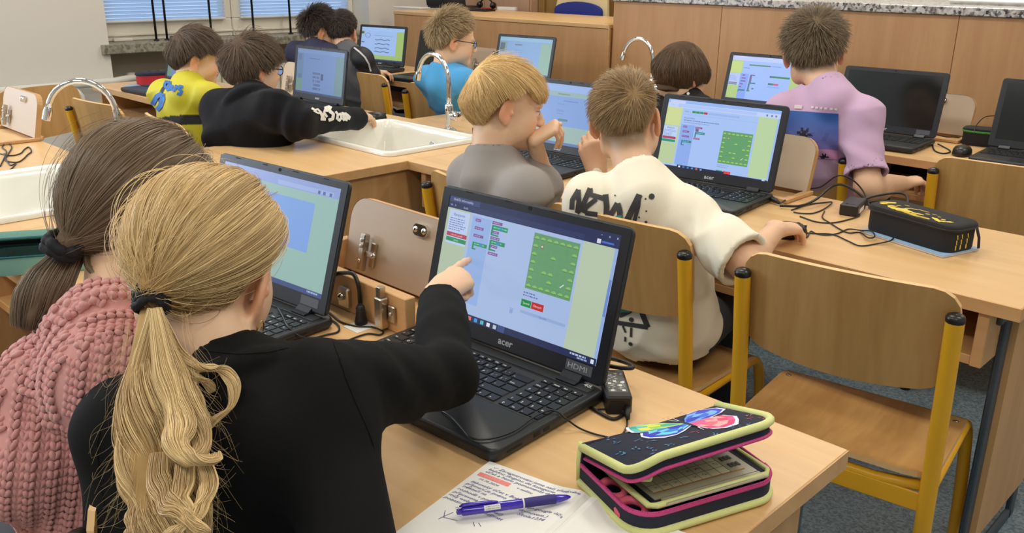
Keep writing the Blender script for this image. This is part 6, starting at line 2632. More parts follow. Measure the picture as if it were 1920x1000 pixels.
items9 = [('line', q9(p), w, BLU, d9) for p, w in (
    ([(172, 560), (130, 580), (95, 640), (88, 695), (115, 700), (155, 655), (175, 600), (172, 560)], .018),
    ([(222, 480), (196, 472), (186, 500), (205, 522), (226, 505)], .011), ([(228, 470), (226, 530), (204, 534)], .010), ([(246, 498), (238, 528), (256, 540), (270, 520), (276, 500)], .010), ([(322, 516), (300, 508), (290, 526), (312, 545), (300, 566), (280, 558)], .011))]
printed(shirt9, shirt9, 'jersey_lettering', items9, lift=.003)

# ---- the two boys at the far desk
H10 = Head(PD(601, 57, 4.62), 68, 9, 4, .95)
N10 = PD(590, 84, 4.6)
SL10, SR10 = PD(556, 100, 4.66), PD(618, 104, 4.56)
PV10 = np.array((-4.10, 2.80, .52))
g10, _, _, _ = make_person('boy in a dark blue T-shirt next to the boy with raglan sleeves', H10, N10, SL10, SR10, PV10, SK_M,
    {'R': dict(E=SR10 + np.array((.04, .14, -.12)), W=SR10 + np.array((.0, .34, -.12)), sleeve='short', sr=(.047, .054)), 'L': dict(E=SL10 + np.array((-.03, .1, -.15)), W=SL10 + np.array((-.02, .32, -.14)), sleeve='short', sr=(.047, .054))},
    dict(name='t_shirt', mt='navy_cotton', g=.016, h=.009, hem=.06, collar=(-.019, .0505, .0065), wob=[(.003, 14, 4)], crease=(.0065, 16, 28)), head_h=.0045)
short_hair(H10, dict(front=.06, temple=.02, over=.018, nape=-.068, behind=-.02), .012, 'hair_dark', g10, n=6000, length=.045, lift=.6, whorl=(.0, -.05, .105), seed=10, side_len=.35, droop=0, r0=.0008, top=.03, jitter=.3)
H11 = Head(PD(641.5, 62, 4.64), 121, 6, 1, .95)
N11 = PD(646, 90, 4.6)
SL11, SR11 = PD(618, 108, 4.62), PD(677, 112, 4.52)
PV11 = np.array((-3.82, 2.86, .52))


def raglan(V, F):
    p = V - (SL11 + SR11) / 2
    x = p @ F.rt
    z = p @ F.up
    c = np.tile(np.array((84, 84, 88), float), (len(V), 1))
    c[np.abs(x) > .085 - z * .25] = (26, 27, 32)
    return c


E11, W11 = PD(692, 140, 4.55), PD(700, 135, 4.8)
g11, _, shirt11, _ = make_person('boy in a grey top with black raglan sleeves', H11, N11, SL11, SR11, PV11, SK_M,
    {'R': dict(E=E11, W=W11, sr=(.048, .046, .038), hand=dict(f=(.35, .9, -.1), n=(0, 0, 1), side=-1, curls=((25, 35, 20),) * 4), s=.95, h=.005), 'L': dict(E=SL11 + np.array((-.02, .14, -.14)), W=SL11 + np.array((.0, .36, -.13)), sr=(.048, .046, .038))},
    dict(name='raglan_top', mt='jersey_print', g=.016, h=.008, hem=.06, collar=(-.019, .0505, .0065), col=raglan, wob=[(.003, 14, 4)], crease=(.0065, 16, 29)), head_h=.0045)
short_hair(H11, dict(front=.06, temple=.02, over=.016, nape=-.066, behind=-.02), .011, 'hair_dark', g11, n=6000, length=.026, lift=.5, whorl=(.0, -.05, .105), seed=12, side_len=.45, droop=0, r0=.0008, top=.014, jitter=.3)
d11 = ray(680, 120)
printed(shirt11, shirt11, 'sleeve_piping', [('line', [PD(x, y, 4.5) for x, y in ((664, 90), (674, 98), (684, 108), (691, 120), (695, 134))], .008, (200, 200, 205), d11)], lift=.003)


# ------------------------------------------------------------------ things on the desks
mat('cable_black', (24, 22, 22), 0.45)
mat('adapter_black', (30, 28, 28), 0.4)
mat('paper', (238, 236, 230), 0.8, var=.01)
mat('paper_edge', (214, 216, 218), 0.8)
mat('book_blue', (150, 186, 222), 0.5)
mat('navy_canvas', (24, 28, 52), 0.75, bump=.5, bscale=1500)
mat('lime_piping', (222, 226, 150), 0.7, bump=.5, bscale=1100)
mat('zip_pink', (214, 70, 140), 0.5, bump=.6, bscale=900)
mat('case_black', (30, 30, 34), 0.8, bump=.5, bscale=900)
mat('case_inside', (20, 20, 30), 0.9)
mat('pocket_clear', (176, 168, 140), 0.25, spec=.6)
mat('pen_blue', (58, 34, 176), 0.18, coat=.6)
mat('pen_grip', (52, 42, 120), 0.6)
mat('rubber_pink', (226, 96, 122), 0.5)
mat('beige_rubber', (214, 200, 176), 0.6)
mat('turq_cloth', (124, 176, 166), 0.75, bump=.4, bscale=900)
mat('teal_trim', (22, 92, 96), 0.6)
mat('red_cloth', (190, 34, 40), 0.7)
mat('green_trim', (70, 160, 60), 0.5)
mat('mouse_black', (30, 29, 28), 0.35)
mat('white_plastic', (232, 230, 224), 0.35)
mat('blue_seat', (22, 40, 128), 0.7)
mat('pale_board', (216, 196, 150), 0.5)


def cable(label, pts, r=.0022, cat='cable', group='black laptop cables', name='cable', base_z=None):
    P = [np.array(p, float) for p in pts]
    o = P[0].copy()
    t = MB().tube([q - o for q in spline(P, 8)], r, 7).build(name, 'cable_black', None, True)
    t.location = o
    tag(t, label, cat, group)
    return t


def on(px, py, z=.0025):
    return PZ(px, py, DESK_Z + z)


# power brick of the front laptop
M = Matrix
ba = PZ(1155, 773, DESK_Z)
t = thing('power_adapter', 'black power adapter brick standing right of the front laptop', 'adapter', (-.706, .940, DESK_Z), radians(46))
t.scale = (.80, .86, .95)
MB().box(-.023, .023, -.05, .055, .0, .030, .003).build('brick', 'adapter_black', t)
lb = MB()
rnd = random.Random(3)
lb.quad((-.017, -.034, .0302), (.0, -.034, .0302), (.0, .047, .0302), (-.017, .047, .0302), (86, 86, 84))
lb.quad((.0, -.034, .0302), (.018, -.034, .0302), (.018, .047, .0302), (.0, .047, .0302), (86, 86, 84))
for i in range(60):
    x, y = -.016 + rnd.random() * .03, -.032 + rnd.random() * .076
    w = .001 + rnd.random() * .004
    lb.quad((x, y, .0304), (min(x + w, .0175), y, .0304), (min(x + w, .0175), y + .0014, .0304), (x, y + .0014, .0304), (206, 206, 202))
for x, y in ((-.012, -.03), (.008, -.03), (.004, -.012), (.01, .0), (-.014, -.004), (-.004, .004)):
    lb.quad((x, y, .0305), (x + .006, y, .0305), (x + .006, y + .006, .0305), (x, y + .006, .0305), (226, 226, 222))
lb.build('rating_label', 'print', t)
MB().box(-.016, .008, -.0515, -.0498, .004, .022).build('socket', 'dark_gap', t)
MB().tube([(.014, -.05, .012), (.013, -.062, .010), (.012, -.075, .006)], [.0055, .005, .0035], 10).build('plug', 'cable_black', t, True)
A0 = np.array((-.70, .86, DESK_Z + .0))
cable('short black cable looping from the power adapter to the front laptop', [on(1168, 770, .008), on(1168, 778), on(1150, 786), on(1125, 775), on(1105, 762), on(1098, 752, .004)], .0026)
cable('thin black mouse cable curling over the palm rest of the front laptop', [on(812, 772, .004), on(830, 772, .024), on(850, 786, .0255), on(868, 806, .0255), on(885, 822, .0255), on(920, 823, .0255), on(965, 808, .0255), on(1000, 783, .0265), on(1030, 770, .0265), on(1048, 774, .024), on(1062, 786, .018), on(1090, 805, .004), on(1130, 818), on(1160, 820), on(1175, 800), on(1172, 780), on(1150, 768), on(1120, 768)], .0014)
cable('thick black cable bulging out behind the front laptop screen', [PY(1143, 672, .99), PY(1160, 676, 1.005), PY(1180, 683, 1.0), PY(1186, 690, .985), PY(1165, 690, .975), PY(1140, 686, .97)], .0034)
cable('black plug cable rising from the utility box beside the lid', [PZ(622, 516, DESK_Z + .07), PZ(640, 512, DESK_Z + .075), PZ(662, 514, DESK_Z + .085), PZ(672, 535, DESK_Z + .07), PZ(675, 565, DESK_Z + .035), on(676, 585, .02)], .0040)
pl = thing('power_plug', 'black power plug standing in the desk socket by the utility box', 'plug', tuple(on(677, 608, 0)))
MB().lathe([(.011, 0), (.0115, .006), (.009, .016), (.0075, .034), (.0055, .036)], 14).build('plug_body', 'cable_black', pl, True, angle=40)
for k in range(4):
    MB().lathe([(.0083, .017 + .004 * k), (.0086, .018 + .004 * k), (.0083, .019 + .004 * k)], 12).build('ridge', 'adapter_black', pl)
MB().box(-.012, .03, -.03, .012, 0, .0012).build('socket_plate', 'white_plastic', pl)
cable('thin black cable lying between the two front laptops', [on(606, 578), on(622, 590), on(640, 604), on(668, 612), on(700, 614), on(718, 622), on(712, 628), on(690, 626), on(664, 634), on(640, 645)], .0017)
cable('thin black cable coming from the laptop of the two girls', [on(600, 594), on(618, 598), on(634, 610), on(634, 622), on(612, 628), on(585, 634), on(560, 630, .012), on(540, 612, .0255), on(530, 592, .0255), on(522, 578, .0255)], .0017)
cable('black cable dipping behind the sleeve by the utility box', [PY(800, 590, .96), PY(785, 596, .95), PY(770, 608, .93), on(765, 620)], .0036)

# notebook with handwriting, pen
TL, TRp = PZ(918, 870), PZ(1100, 937)
ux = unit(TRp - TL)
uy = unit(np.cross((0, 0, 1), ux)) * -1
nb = thing('notebook', 'open notebook with blue handwriting and a coral sticker strip', 'notebook', (0, 0, 0))


def page_pt(u, v, z=0.0):
    """u across the spread (0 outer left edge, .145 the fold), v down the page, in metres"""
    h = .004 + .007 * math.exp(-((u - .145) / .03) ** 2) - .006 * math.exp(-((u - .145) / .006) ** 2)
    return tuple(TL + ux * u + uy * v + np.array((0, 0, h + z)))


for nm, u0, u1 in (('left_page', 0, .145), ('right_page', .1452, .290)):
    b = MB()
    nu = 24
    us = [u0 + (u1 - u0) * i / nu for i in range(nu + 1)]
    vs = (0, .07, .14, .205)
    for j in range(3):
        for i in range(nu):
            b.add([page_pt(us[i], vs[j]), page_pt(us[i + 1], vs[j]), page_pt(us[i + 1], vs[j + 1]), page_pt(us[i], vs[j + 1])], [(3, 2, 1, 0)])
    pg = b.build(nm, 'paper', nb, True)
    e = MB()
    for i in range(nu):
        for v in (0, .205):
            a, c = page_pt(us[i], v), page_pt(us[i + 1], v)
            e.add([a, c, (c[0], c[1], DESK_Z + .0008), (a[0], a[1], DESK_Z + .0008)], [(0, 1, 2, 3)])
    for j in range(3):
        a, c = page_pt(u0 if nm[0] == 'l' else u1, vs[j]), page_pt(u0 if nm[0] == 'l' else u1, vs[j + 1])
        e.add([a, c, (c[0], c[1], DESK_Z + .0008), (a[0], a[1], DESK_Z + .0008)], [(0, 1, 2, 3)])
    e.build('page_block', 'paper_edge', pg)
wb = MB()
BLUE_INK = (58, 66, 140)
for x, y, sz, s_ in ((.012, .012, .0070, '✓ Zaregistrování jsme naši třídu'), (.010, .0185, .0070, 'každou skupinu do kategorie'), (.010, .025, .0070, 'účet a heslo poznamenat do sešitu'), (.062, .0335, .0062, 'v sešitu'), (.012, .043, .0056, '10.10.2024'),
                     (.008, .053, .0070, 'žákovský účet v Bobříku'), (.006, .060, .0070, 'přijmení je jméno'), (.006, .067, .0070, 'někteří na'), (.004, .075, .0070, 'rozhodli v programu'), (.004, .083, .0070, 'připravena skola'), (.003, .0905, .0070, 'můj web (školní email)'), (.002, .098, .0070, 'poznámka komara@mat'), (.025, .108, .0054, 'Typun'),
                     (.086, .060, .0070, 'nebo google účtu'), (.072, .070, .0070, 'přes domovem )'), (.092, .078, .0072, 'Škola1234'), (.076, .062, .006, 'za tvaru'), (.118, .010, .0066, 'květe')):
    wb = MB()
    put_text(wb, s_, sz * .97, lambda a, c_: page_pt(min(x + a, .141), y - c_, .0004), BLUE_INK, shear=.35, xs=1.22)
    wb.build('handwritten_line', 'print', nb)
kb = MB()
for i in range(8):
    a, c = .006 + .046 * i / 8, .006 + .046 * (i + 1) / 8
    kb.add([page_pt(a, .036, .0003), page_pt(c, .036, .0003), page_pt(c, .028, .0003), page_pt(a, .028, .0003)], [(0, 1, 2, 3)], (244, 138, 132))
kb.build('coral_strip', 'print', nb)
kb = MB()
put_text(kb, '( DŮLEŽITÉ', .0058, lambda a, c_: page_pt(.012 + a * .9, .0345 - c_, .0005), (250, 190, 186))
kb.build('strip_lettering', 'print', nb)
sk = MB()
for a, c in (((.02, .118), (.026, .128)), ((.03, .116), (.026, .128)), ((.026, .128), (.024, .136)), ((.026, .13), (.044, .126)), ((.06, .118), (.066, .124)), ((.066, .116), (.072, .12))):
    p0, p1 = np.array(page_pt(*a, .0005)), np.array(page_pt(*c, .0005))
    sd = unit(np.cross(p1 - p0, (0, 0, 1))) * .00035
    sk.add([tuple(p0 - sd), tuple(p1 - sd), tuple(p1 + sd), tuple(p0 + sd)], [(0, 1, 2, 3)], BLUE_INK)
sk.build('sketch', 'print', nb)

p0, p1 = PZ(855, 961, DESK_Z + .0135), PZ(1070, 932, DESK_Z + .0155)
d = unit(p1 - p0)
pn = thing('pen', 'violet-blue gel pen lying across the open notebook', 'pen', tuple(p0))
L = np.linalg.norm(p1 - p0)
S = L / .1377
def along(pairs, nm, m, par=pn, n=16, ang=30):
    return MB().tube([d * a * L for a, r in pairs], [r * S for a, r in pairs], n).build(nm, m, par, True, angle=ang)
along([(0, .0005), (.006, .0032), (.03, .0036), (.045, .0036), (.046, .0036)], 'eraser_tip', 'pen_blue')
along([(.045, .0044), (.06, .0056), (.5, .0056), (.572, .0056)], 'barrel', 'pen_blue')
along([(.572, .0059), (.585, .0059)], 'ring', 'white_plastic')
along([(.585, .0056), (.7, .0059), (.86, .0058), (.865, .0054)], 'grip', 'pen_grip')
along([(.865, .0050), (.90, .0047), (.965, .0032), (.985, .0020), (1.0, .0010)], 'tip_cone', 'pen_blue')
sd = unit(np.cross(d, (0, 0, 1)))
upn = np.cross(sd, d)
cl = MB()
c0 = upn * .0058 * S - sd * .001
cl.tube([d * .03 * L + c0 * 1.0, d * .06 * L + c0 * 1.35, d * .3 * L + c0 * 1.25, d * .36 * L + c0 * 1.05], [.001, .0016, .0016, .001], 8, flat=(.7, 1.6), up=upn)
cl.build('clip', 'pen_blue', pn, True)
tocam = unit(CC - p0)
ln = unit(tocam - d * np.dot(tocam, d))
lside = unit(np.cross(ln, d))
bc = MB()
def lab(a, h, e=.0): return tuple(d * a * L + (ln * cos(h) + lside * sin(h)) * (.0058 * S + e))
for i in range(6):
    h0, h1 = -.55 + 1.1 * i / 6, -.55 + 1.1 * (i + 1) / 6
    bc.add([lab(.235, h0), lab(.375, h0), lab(.375, h1), lab(.235, h1)], [(0, 1, 2, 3)], (224, 224, 220))
x = .25
rnd = random.Random(8)
while x < .36:
    w = .0015 + rnd.random() * .003
    bc.add([lab(x, -.3, .0002), lab(x + w, -.3, .0002), lab(x + w, .3, .0002), lab(x, .3, .0002)], [(0, 1, 2, 3)], (50, 50, 52))
    x += w + .002 + rnd.random() * .004
bc.build('barcode_label', 'print', pn)

# butterfly pencil case, half open
CASE_O = np.array((-.596, .732, DESK_Z + .0015))
cw, clen, chh = .125, .205, .027
lx, ly = np.array((.94, -.34, 0)), np.array((.34, .94, 0))
pc = thing('pencil_case', 'navy pencil case with butterfly lid, lime piping and pink zip, half open', 'pencil case', tuple(CASE_O), atan2(-.34, .94))
shape = [(0, 0), (cw * .5, 0)] + [p for p in rrect(cw, clen, .03, 8, cw / 2, clen / 2) if p[0] > cw * .5][0:0]
def case_outline(ins=0.0, r=.034):
    pts = [(0 + ins * .2, clen - ins), (0 + ins * .2, 0 + ins)]
    for k in range(9):
        a = -pi / 2 + (pi / 2) * k / 8
        pts.append((cw - ins - (r - ins) + (r - ins) * cos(a), ins + (r - ins) + (r - ins) * sin(a)))
    for k in range(9):
        a = (pi / 2) * k / 8
        pts.append((cw - ins - (r - ins) + (r - ins) * cos(a), clen - ins - (r - ins) + (r - ins) * sin(a)))
    return pts
OUT = case_outline()
MB().prism(case_outline(.002), 0, .005).build('bottom', 'navy_canvas', pc)
wl_ = MB()
n = len(OUT)
IN = case_outline(.004)
for i in range(n):
    j = (i + 1) % n
    a, c, a2, c2 = OUT[i], OUT[j], IN[i], IN[j]
    wl_.add([(a[0], a[1], .003), (c[0], c[1], .003), (c[0], c[1], chh), (a[0], a[1], chh), (a2[0], a2[1], .005), (c2[0], c2[1], .005), (c2[0], c2[1], chh), (a2[0], a2[1], chh)], [(0, 1, 2, 3), (5, 4, 7, 6), (3, 2, 6, 7)])
wl_.build('side_wall', 'navy_canvas', pc)
edge = OUT[1:] + []
MB().tube([(x, y, .0045) for x, y in OUT[1:]] + [(OUT[0][0], OUT[0][1], .0045)], .0048, 8).build('bottom_piping', 'lime_piping', pc, True)
MB().tube([(x, y, chh) for x, y in case_outline(.001)[1:]] + [(0, clen, chh)], .0026, 8, flat=(1.3, .8), up=(0, 0, 1)).build('zip_tape', 'zip_pink', pc, True)
zt = MB()
for i in range(1, n - 1):
    a, c = np.array(OUT[i]), np.array(OUT[i + 1])
    k = max(1, int(np.linalg.norm(c - a) / .0024))
    for q in range(k):
        p = a + (c - a) * (q + .5) / k
        zt.box(p[0] - .0009, p[0] + .0009, p[1] - .0009, p[1] + .0009, chh + .0012, chh + .0034)
stuff(zt.build('zip_teeth', 'zip_pink', pc))
# spine and lid
MB().box(-.004, .001, 0, clen, .002, .056, .0015).build('spine', 'navy_canvas', pc)
MB().tube([(-.004, .002, .004), (-.0045, .001, .03), (-.003, .002, .056)], .0042, 8).build('spine_piping', 'lime_piping', pc, True)
LA = radians(18)
LM = Matrix.Translation((-.002, 0, .056)) @ Matrix.Rotation(-LA, 4, 'Y') @ Matrix.Rotation(radians(2.0), 4, 'X')
def bow(x, y):
    return -.010 * (x / cw) ** 2 * 0 + .004 * sin(pi * y / clen) * (1 - x / cw) - .016 * max(0.0, (.035 - y) / .035) ** 1.6 * (.25 + .75 * x / cw)
ld = MB()
Lout = case_outline(.001, .036)
cx_, cy_ = cw * .45, clen * .5
rings = (1.0, .8, .6, .4, .2)
vv = []
for f_ in rings:
    for x, y in Lout:
        xx, yy = cx_ + (x - cx_) * f_, cy_ + (y - cy_) * f_
        vv.append((xx, yy, bow(xx, yy)))
nn = len(Lout)
ff = [(i * nn + k, i * nn + (k + 1) % nn, (i + 1) * nn + (k + 1) % nn, (i + 1) * nn + k) for i in range(len(rings) - 1) for k in range(nn)] + [tuple((len(rings) - 1) * nn + k for k in range(nn))]
N_ = len(vv)
ld.add(vv + [(x, y, z - .004) for x, y, z in vv], ff + [tuple(N_ + i for i in f_[::-1]) for f_ in ff] + [(k, N_ + k, N_ + (k + 1) % nn, (k + 1) % nn) for k in range(nn)])
lid_o = ld.build('lid', 'navy_canvas', pc, True, angle=60, local=LM)
MB().tube([(x, y, bow(x, y) - .001) for x, y in Lout[1:]] + [(Lout[0][0], Lout[0][1], bow(*Lout[0]))], .0050, 8, flat=(1, 1.1), up=(0, 0, 1)).build('lid_piping', 'lime_piping', lid_o, True)
sk_ = MB()
L2 = case_outline(.003, .036)
for i in range(1, nn - 1):
    a, c = L2[i], L2[i + 1]
    sk_.add([(a[0], a[1], bow(*a) - .004), (c[0], c[1], bow(*c) - .004), (c[0], c[1], bow(*c) - .016), (a[0], a[1], bow(*a) - .016)], [(0, 1, 2, 3)])
sk_.build('lid_skirt', 'navy_canvas', lid_o)
MB().tube([(x, y, bow(x, y) - .016) for x, y in L2[1:]], .0024, 8, flat=(.9, 1.2), up=(0, 0, 1)).build('lid_zip_tape', 'zip_pink', lid_o, True)
# printed butterfly and twigs on the lid
bf = MB()
def lp(u, v, k=0): return (u * cw, v * clen, bow(u * cw, v * clen) + .0006 + .00012 * k)
CENT = (.37, .58)
WINGS = [
    ([(.30, .55), (.18, .50), (.08, .42), (.02, .33), (.10, .31), (.20, .30), (.27, .33), (.34, .42), (.40, .60)], [(70, 170, 150), (150, 210, 90), (232, 226, 90), (90, 200, 190)], 0),
    ([(.40, .60), (.33, .42), (.30, .32), (.38, .29), (.48, .30), (.57, .36), (.60, .43), (.55, .50), (.47, .59)], [(30, 60, 200), (40, 130, 220), (110, 210, 235), (60, 60, 190)], 1),
    ([(.38, .58), (.24, .64), (.12, .72), (.08, .82), (.14, .92), (.24, .93), (.33, .86), (.40, .74), (.42, .59)], [(40, 60, 190), (50, 110, 225), (120, 180, 240), (60, 70, 210)], 2),
    ([(.42, .59), (.40, .74), (.42, .83), (.54, .86), (.66, .82), (.76, .76), (.78, .68), (.70, .62), (.54, .595)], [(240, 90, 150), (250, 110, 130), (255, 170, 170), (236, 60, 110)], 3),
]
for poly, cols, k in WINGS:
    c0 = (CENT[0] * .8 + sum(p[0] for p in poly) / len(poly) * .2, CENT[1] * .8 + sum(p[1] for p in poly) / len(poly) * .2)
    m_ = len(poly)
    big = [(c0[0] + (p[0] - c0[0]) * 1.09 + (.012 if i % 2 else 0), c0[1] + (p[1] - c0[1]) * 1.07) for i, p in enumerate(poly)]
    bf.add([lp(*p, 0) for p in big], [tuple(range(m_))], (232, 236, 250))
    prev = [c0] * m_
    for r_i, f_ in enumerate((.35, .62, .85, 1.0)):
        cur = [(c0[0] + (p[0] - c0[0]) * f_, c0[1] + (p[1] - c0[1]) * f_) for p in poly]
        for i in range(m_):
            j = (i + 1) % m_
            c = cols[min(3, (r_i + (i % 3 == 0)) % 4)] if r_i else cols[0]
            if r_i == 0:
                bf.add([lp(*c0, 2), lp(*cur[i], 2), lp(*cur[j], 2)], [(0, 1, 2)], c)
            else:
                bf.add([lp(*prev[i], 2), lp(*cur[i], 2), lp(*cur[j], 2), lp(*prev[j], 2)], [(0, 1, 2, 3)], c)
        prev = cur
bf.add([lp(.26, .585, 4), lp(.34, .572, 4), lp(.54, .583, 4), lp(.60, .588, 4), lp(.54, .598, 4), lp(.34, .602, 4)], [tuple(range(6))], (26, 30, 70))
for a_, b_ in (((.27, .58), (.16, .56)), ((.27, .59), (.15, .60)), ((.58, .585), (.70, .575)), ((.58, .59), (.70, .605))):
    bf.add([lp(a_[0], a_[1] - .003, 4), lp(b_[0], b_[1] - .002, 4), lp(b_[0], b_[1] + .002, 4), lp(a_[0], a_[1] + .003, 4)], [(0, 1, 2, 3)], (228, 232, 246))
rnd = random.Random(11)
for u, v, c in [(.55, .08, 0), (.62, .14, 0), (.72, .2, 0), (.45, .22, 0), (.58, .27, 0), (.82, .30, 0), (.74, .42, 0), (.70, .52, 1), (.88, .55, 0), (.15, .14, 0), (.3, .12, 0), (.08, .6, 2), (.05, .72, 0), (.3, .97, 0), (.62, .93, 2), (.75, .9, 1), (.88, .93, 1), (.5, .96, 0), (.84, .72, 0), (.9, .8, 0), (.14, .97, 0), (.86, .18, 0)]:
    col = ((70, 130, 170), (206, 60, 80), (196, 130, 90))[c]
    for k in range(5):
        a = rnd.random() * 6.28
        l_ = .018 + rnd.random() * .02
        du, dv = cos(a) * l_ * 1.2, sin(a) * l_
        bu, bv = u + rnd.uniform(-.03, .03), v + rnd.uniform(-.02, .02)
        bf.add([lp(bu, bv, 1), lp(bu + du * .5 - dv * .2, bv + dv * .5 + du * .15, 1), lp(bu + du, bv + dv, 1), lp(bu + du * .5 + dv * .2, bv + dv * .5 - du * .15, 1)], [(0, 1, 2, 3)], col)
fl_ = [(.90 + .028 * cos(q), .955 + .018 * sin(q)) for q in np.linspace(0, 2 * pi, 9)[:-1]]
bf.add([lp(*p, 2) for p in fl_], [tuple(range(8))], (222, 60, 90))
bf.build('butterfly_print', 'print', lid_o)
# inside: flap with clear pocket and timetable, erasers
fm = Matrix.Translation((.010, .0, .025)) @ Matrix.Rotation(radians(-3), 4, 'Y')
fo = MB().box(.006, .108, .030, .190, 0, .003, .001).build('inner_flap', 'navy_canvas', pc, local=fm)
MB().tube([(.006, .022, .003), (.104, .022, .003), (.108, .03, .003), (.108, .185, .003), (.1, .193, .003), (.006, .193, .003)], .0038, 8).build('flap_piping', 'lime_piping', fo, True)
MB().box(.010, .098, .034, .180, .0032, .0042).build('clear_pocket', 'pocket_clear', fo)
tb = MB()
TX0, TX1, TY0, TY1 = .012, .086, .040, .150
tb.quad((TX0, TY0, .0046), (TX1, TY0, .0046), (TX1, TY1, .0046), (TX0, TY1, .0046), (232, 222, 182))
for i in range(9):
    y = TY0 + (TY1 - TY0) * i / 8
    tb.quad((TX0, y, .0048), (TX1, y, .0048), (TX1, y + .0006, .0048), (TX0, y + .0006, .0048), (70, 66, 50))
for i in range(6):
    x = TX0 + (TX1 - TX0) * i / 5
    tb.quad((x, TY0, .0048), (x + .0006, TY0, .0048), (x + .0006, TY1, .0048), (x, TY1, .0048), (70, 66, 50))
tb.quad((TX1, TY0, .0047), (TX1 + .0018, TY0, .0047), (TX1 + .0018, TY1 + .02, .0047), (TX1, TY1 + .02, .0047), (206, 130, 50))
rnd = random.Random(2)
for i in range(5):
    for j in range(8):
        if rnd.random() < .7:
            x, y = TX0 + (i + .3) * (TX1 - TX0) / 5, TY0 + (j + .3) * (TY1 - TY0) / 8
            put_text(tb, rnd.choice(('M', 'Čj', 'Aj', 'Tv', 'Př', 'Hv', 'Inf', 'Vl')), .006, lambda a, c_: (x + c_, y + .008 - a, .0049), (84, 78, 60))
for k in range(4):
    y = .157
    x = .018 + .017 * k
    for q in range(3):
        tb.quad((x + .0, y + q * .0055, .0048), (x + .009, y + q * .0055, .0048), (x + .009, y + .004 + q * .0055, .0048), (x, y + .004 + q * .0055, .0048), (44, 42, 36) if q else (60, 56, 48))
tb.build('timetable', 'print', fo)
MB().box(.1, .114, .04, .18, .002, .0055, .001).build('ruler', 'pocket_clear', fo)
e1 = thing('eraser', 'pink ring-shaped eraser inside the butterfly pencil case', 'eraser', tuple(CASE_O + lx * .045 + ly * .020 + np.array((0, 0, .006))), group='pink erasers in the pencil case')
MB().tube([(.016 * cos(q), .011 * sin(q), .009 + .004 * sin(q)) for q in np.linspace(0, 2 * pi, 17)[:-1]], .0055, 8, closed=True).build('ring', 'rubber_pink', e1, True)
dup(e1, tuple(CASE_O + lx * .088 + ly * .018 + np.array((0, 0, .006))), .6, 'pink ring-shaped eraser at the front corner of the butterfly pencil case', 'pink erasers in the pencil case')
br = MB().tube([tuple(CASE_O + lx * .006 + ly * .012 + np.array((0, 0, .036))), tuple(CASE_O + lx * .02 + ly * .045 + np.array((0, 0, .036))), tuple(CASE_O + lx * .024 + ly * .07 + np.array((0, 0, .034)))], [.006, .0075, .006], 10).build('highlighter', 'beige_rubber', None, True)
tag(br, 'beige marker end poking out beside the pink zip of the butterfly case', 'marker')
ptab = MB().tube([(.045, .010, -.017), (.072, .012, -.026), (.088, .022, -.030), (.1, .030, -.030)], .0045, 8, flat=(.7, 1.3), up=(0, 0, 1)).build('zip_pull', 'lime_piping', lid_o, True)


# black and yellow pencil case on a blue booklet
def soft_case(name, label, loc, rz, w, d, h, body, trim, parts, rad=.38):
    t = thing(name, label, 'pencil case', loc, rz)
    out = rrect(w, d, min(w, d) * rad, 8)
    b = MB()
    prof = ((.985, 0), (1.0, .006), (1.0, h * .80))
    n = len(out)
    for f_, z in prof:
        b.v += [(x * f_, y * f_, z) for x, y in out]
    for i in range(2):
        for k in range(n):
            b.f.append((i * n + k, i * n + (k + 1) % n, (i + 1) * n + (k + 1) % n, (i + 1) * n + k)); b.c.append(None)
    b.f.append(tuple(range(n))[::-1]); b.c.append(None)
    b.f.append(tuple(range(2 * n, 3 * n))); b.c.append(None)
    b.build('body', body, t, True, angle=50)
    l = MB()
    prof = ((.99, h * .80), (1.035, h * .83), (1.035, h * .93), (1.0, h), (.9, h * 1.015), (.5, h * 1.03))
    for f_, z in prof:
        l.v += [(x * f_, y * f_, z) for x, y in out]
    for i in range(len(prof) - 1):
        for k in range(n):
            l.f.append((i * n + k, i * n + (k + 1) % n, (i + 1) * n + (k + 1) % n, (i + 1) * n + k)); l.c.append(None)
    l.f.append(tuple(range((len(prof) - 1) * n, len(prof) * n))); l.c.append(None)
    lo = l.build('lid', body if 'lid' not in parts else parts['lid'], t, True, angle=50)
    MB().tube([(x * 1.035, y * 1.035, h * .84) for x, y in out], .0022, 6, closed=True).build('lid_trim', trim, lo, True)
    MB().tube([(x * 1.005, y * 1.005, h * .79) for x, y in out], .0016, 6, closed=True).build('zip', trim, t, True)
    return t, lo


q0, q1 = PZ(1612, 436, DESK_Z), PZ(1768, 485, DESK_Z)
bd = unit(q1 - q0)
bt = unit(np.cross((0, 0, 1), bd))
bk = thing('booklet', 'thin light blue booklet under the black and yellow pencil case', 'booklet', tuple(q0), atan2(bd[1], bd[0]))
bl_ = float(np.linalg.norm(q1 - q0))
MB().box(0, bl_, 0, .125, .0008, .005, .0004).build('pages', 'paper_edge', bk)
MB().box(-.001, bl_ + .001, -.001, .126, .005, .0062, .0003).build('front_cover', 'book_blue', bk)
yc_c = q0 + bd * (bl_ * .5 - .004) + bt * .068 + np.array((0, 0, .0065))
yc, ycl = soft_case('pencil_case', 'black pencil case with yellow splashes on a light blue booklet', tuple(yc_c), atan2(bd[1], bd[0]), .232, .104, .062, 'case_black', 'black_rod', {}, .27)
yp = MB()
rnd = random.Random(6)
YEL = (240, 206, 66)
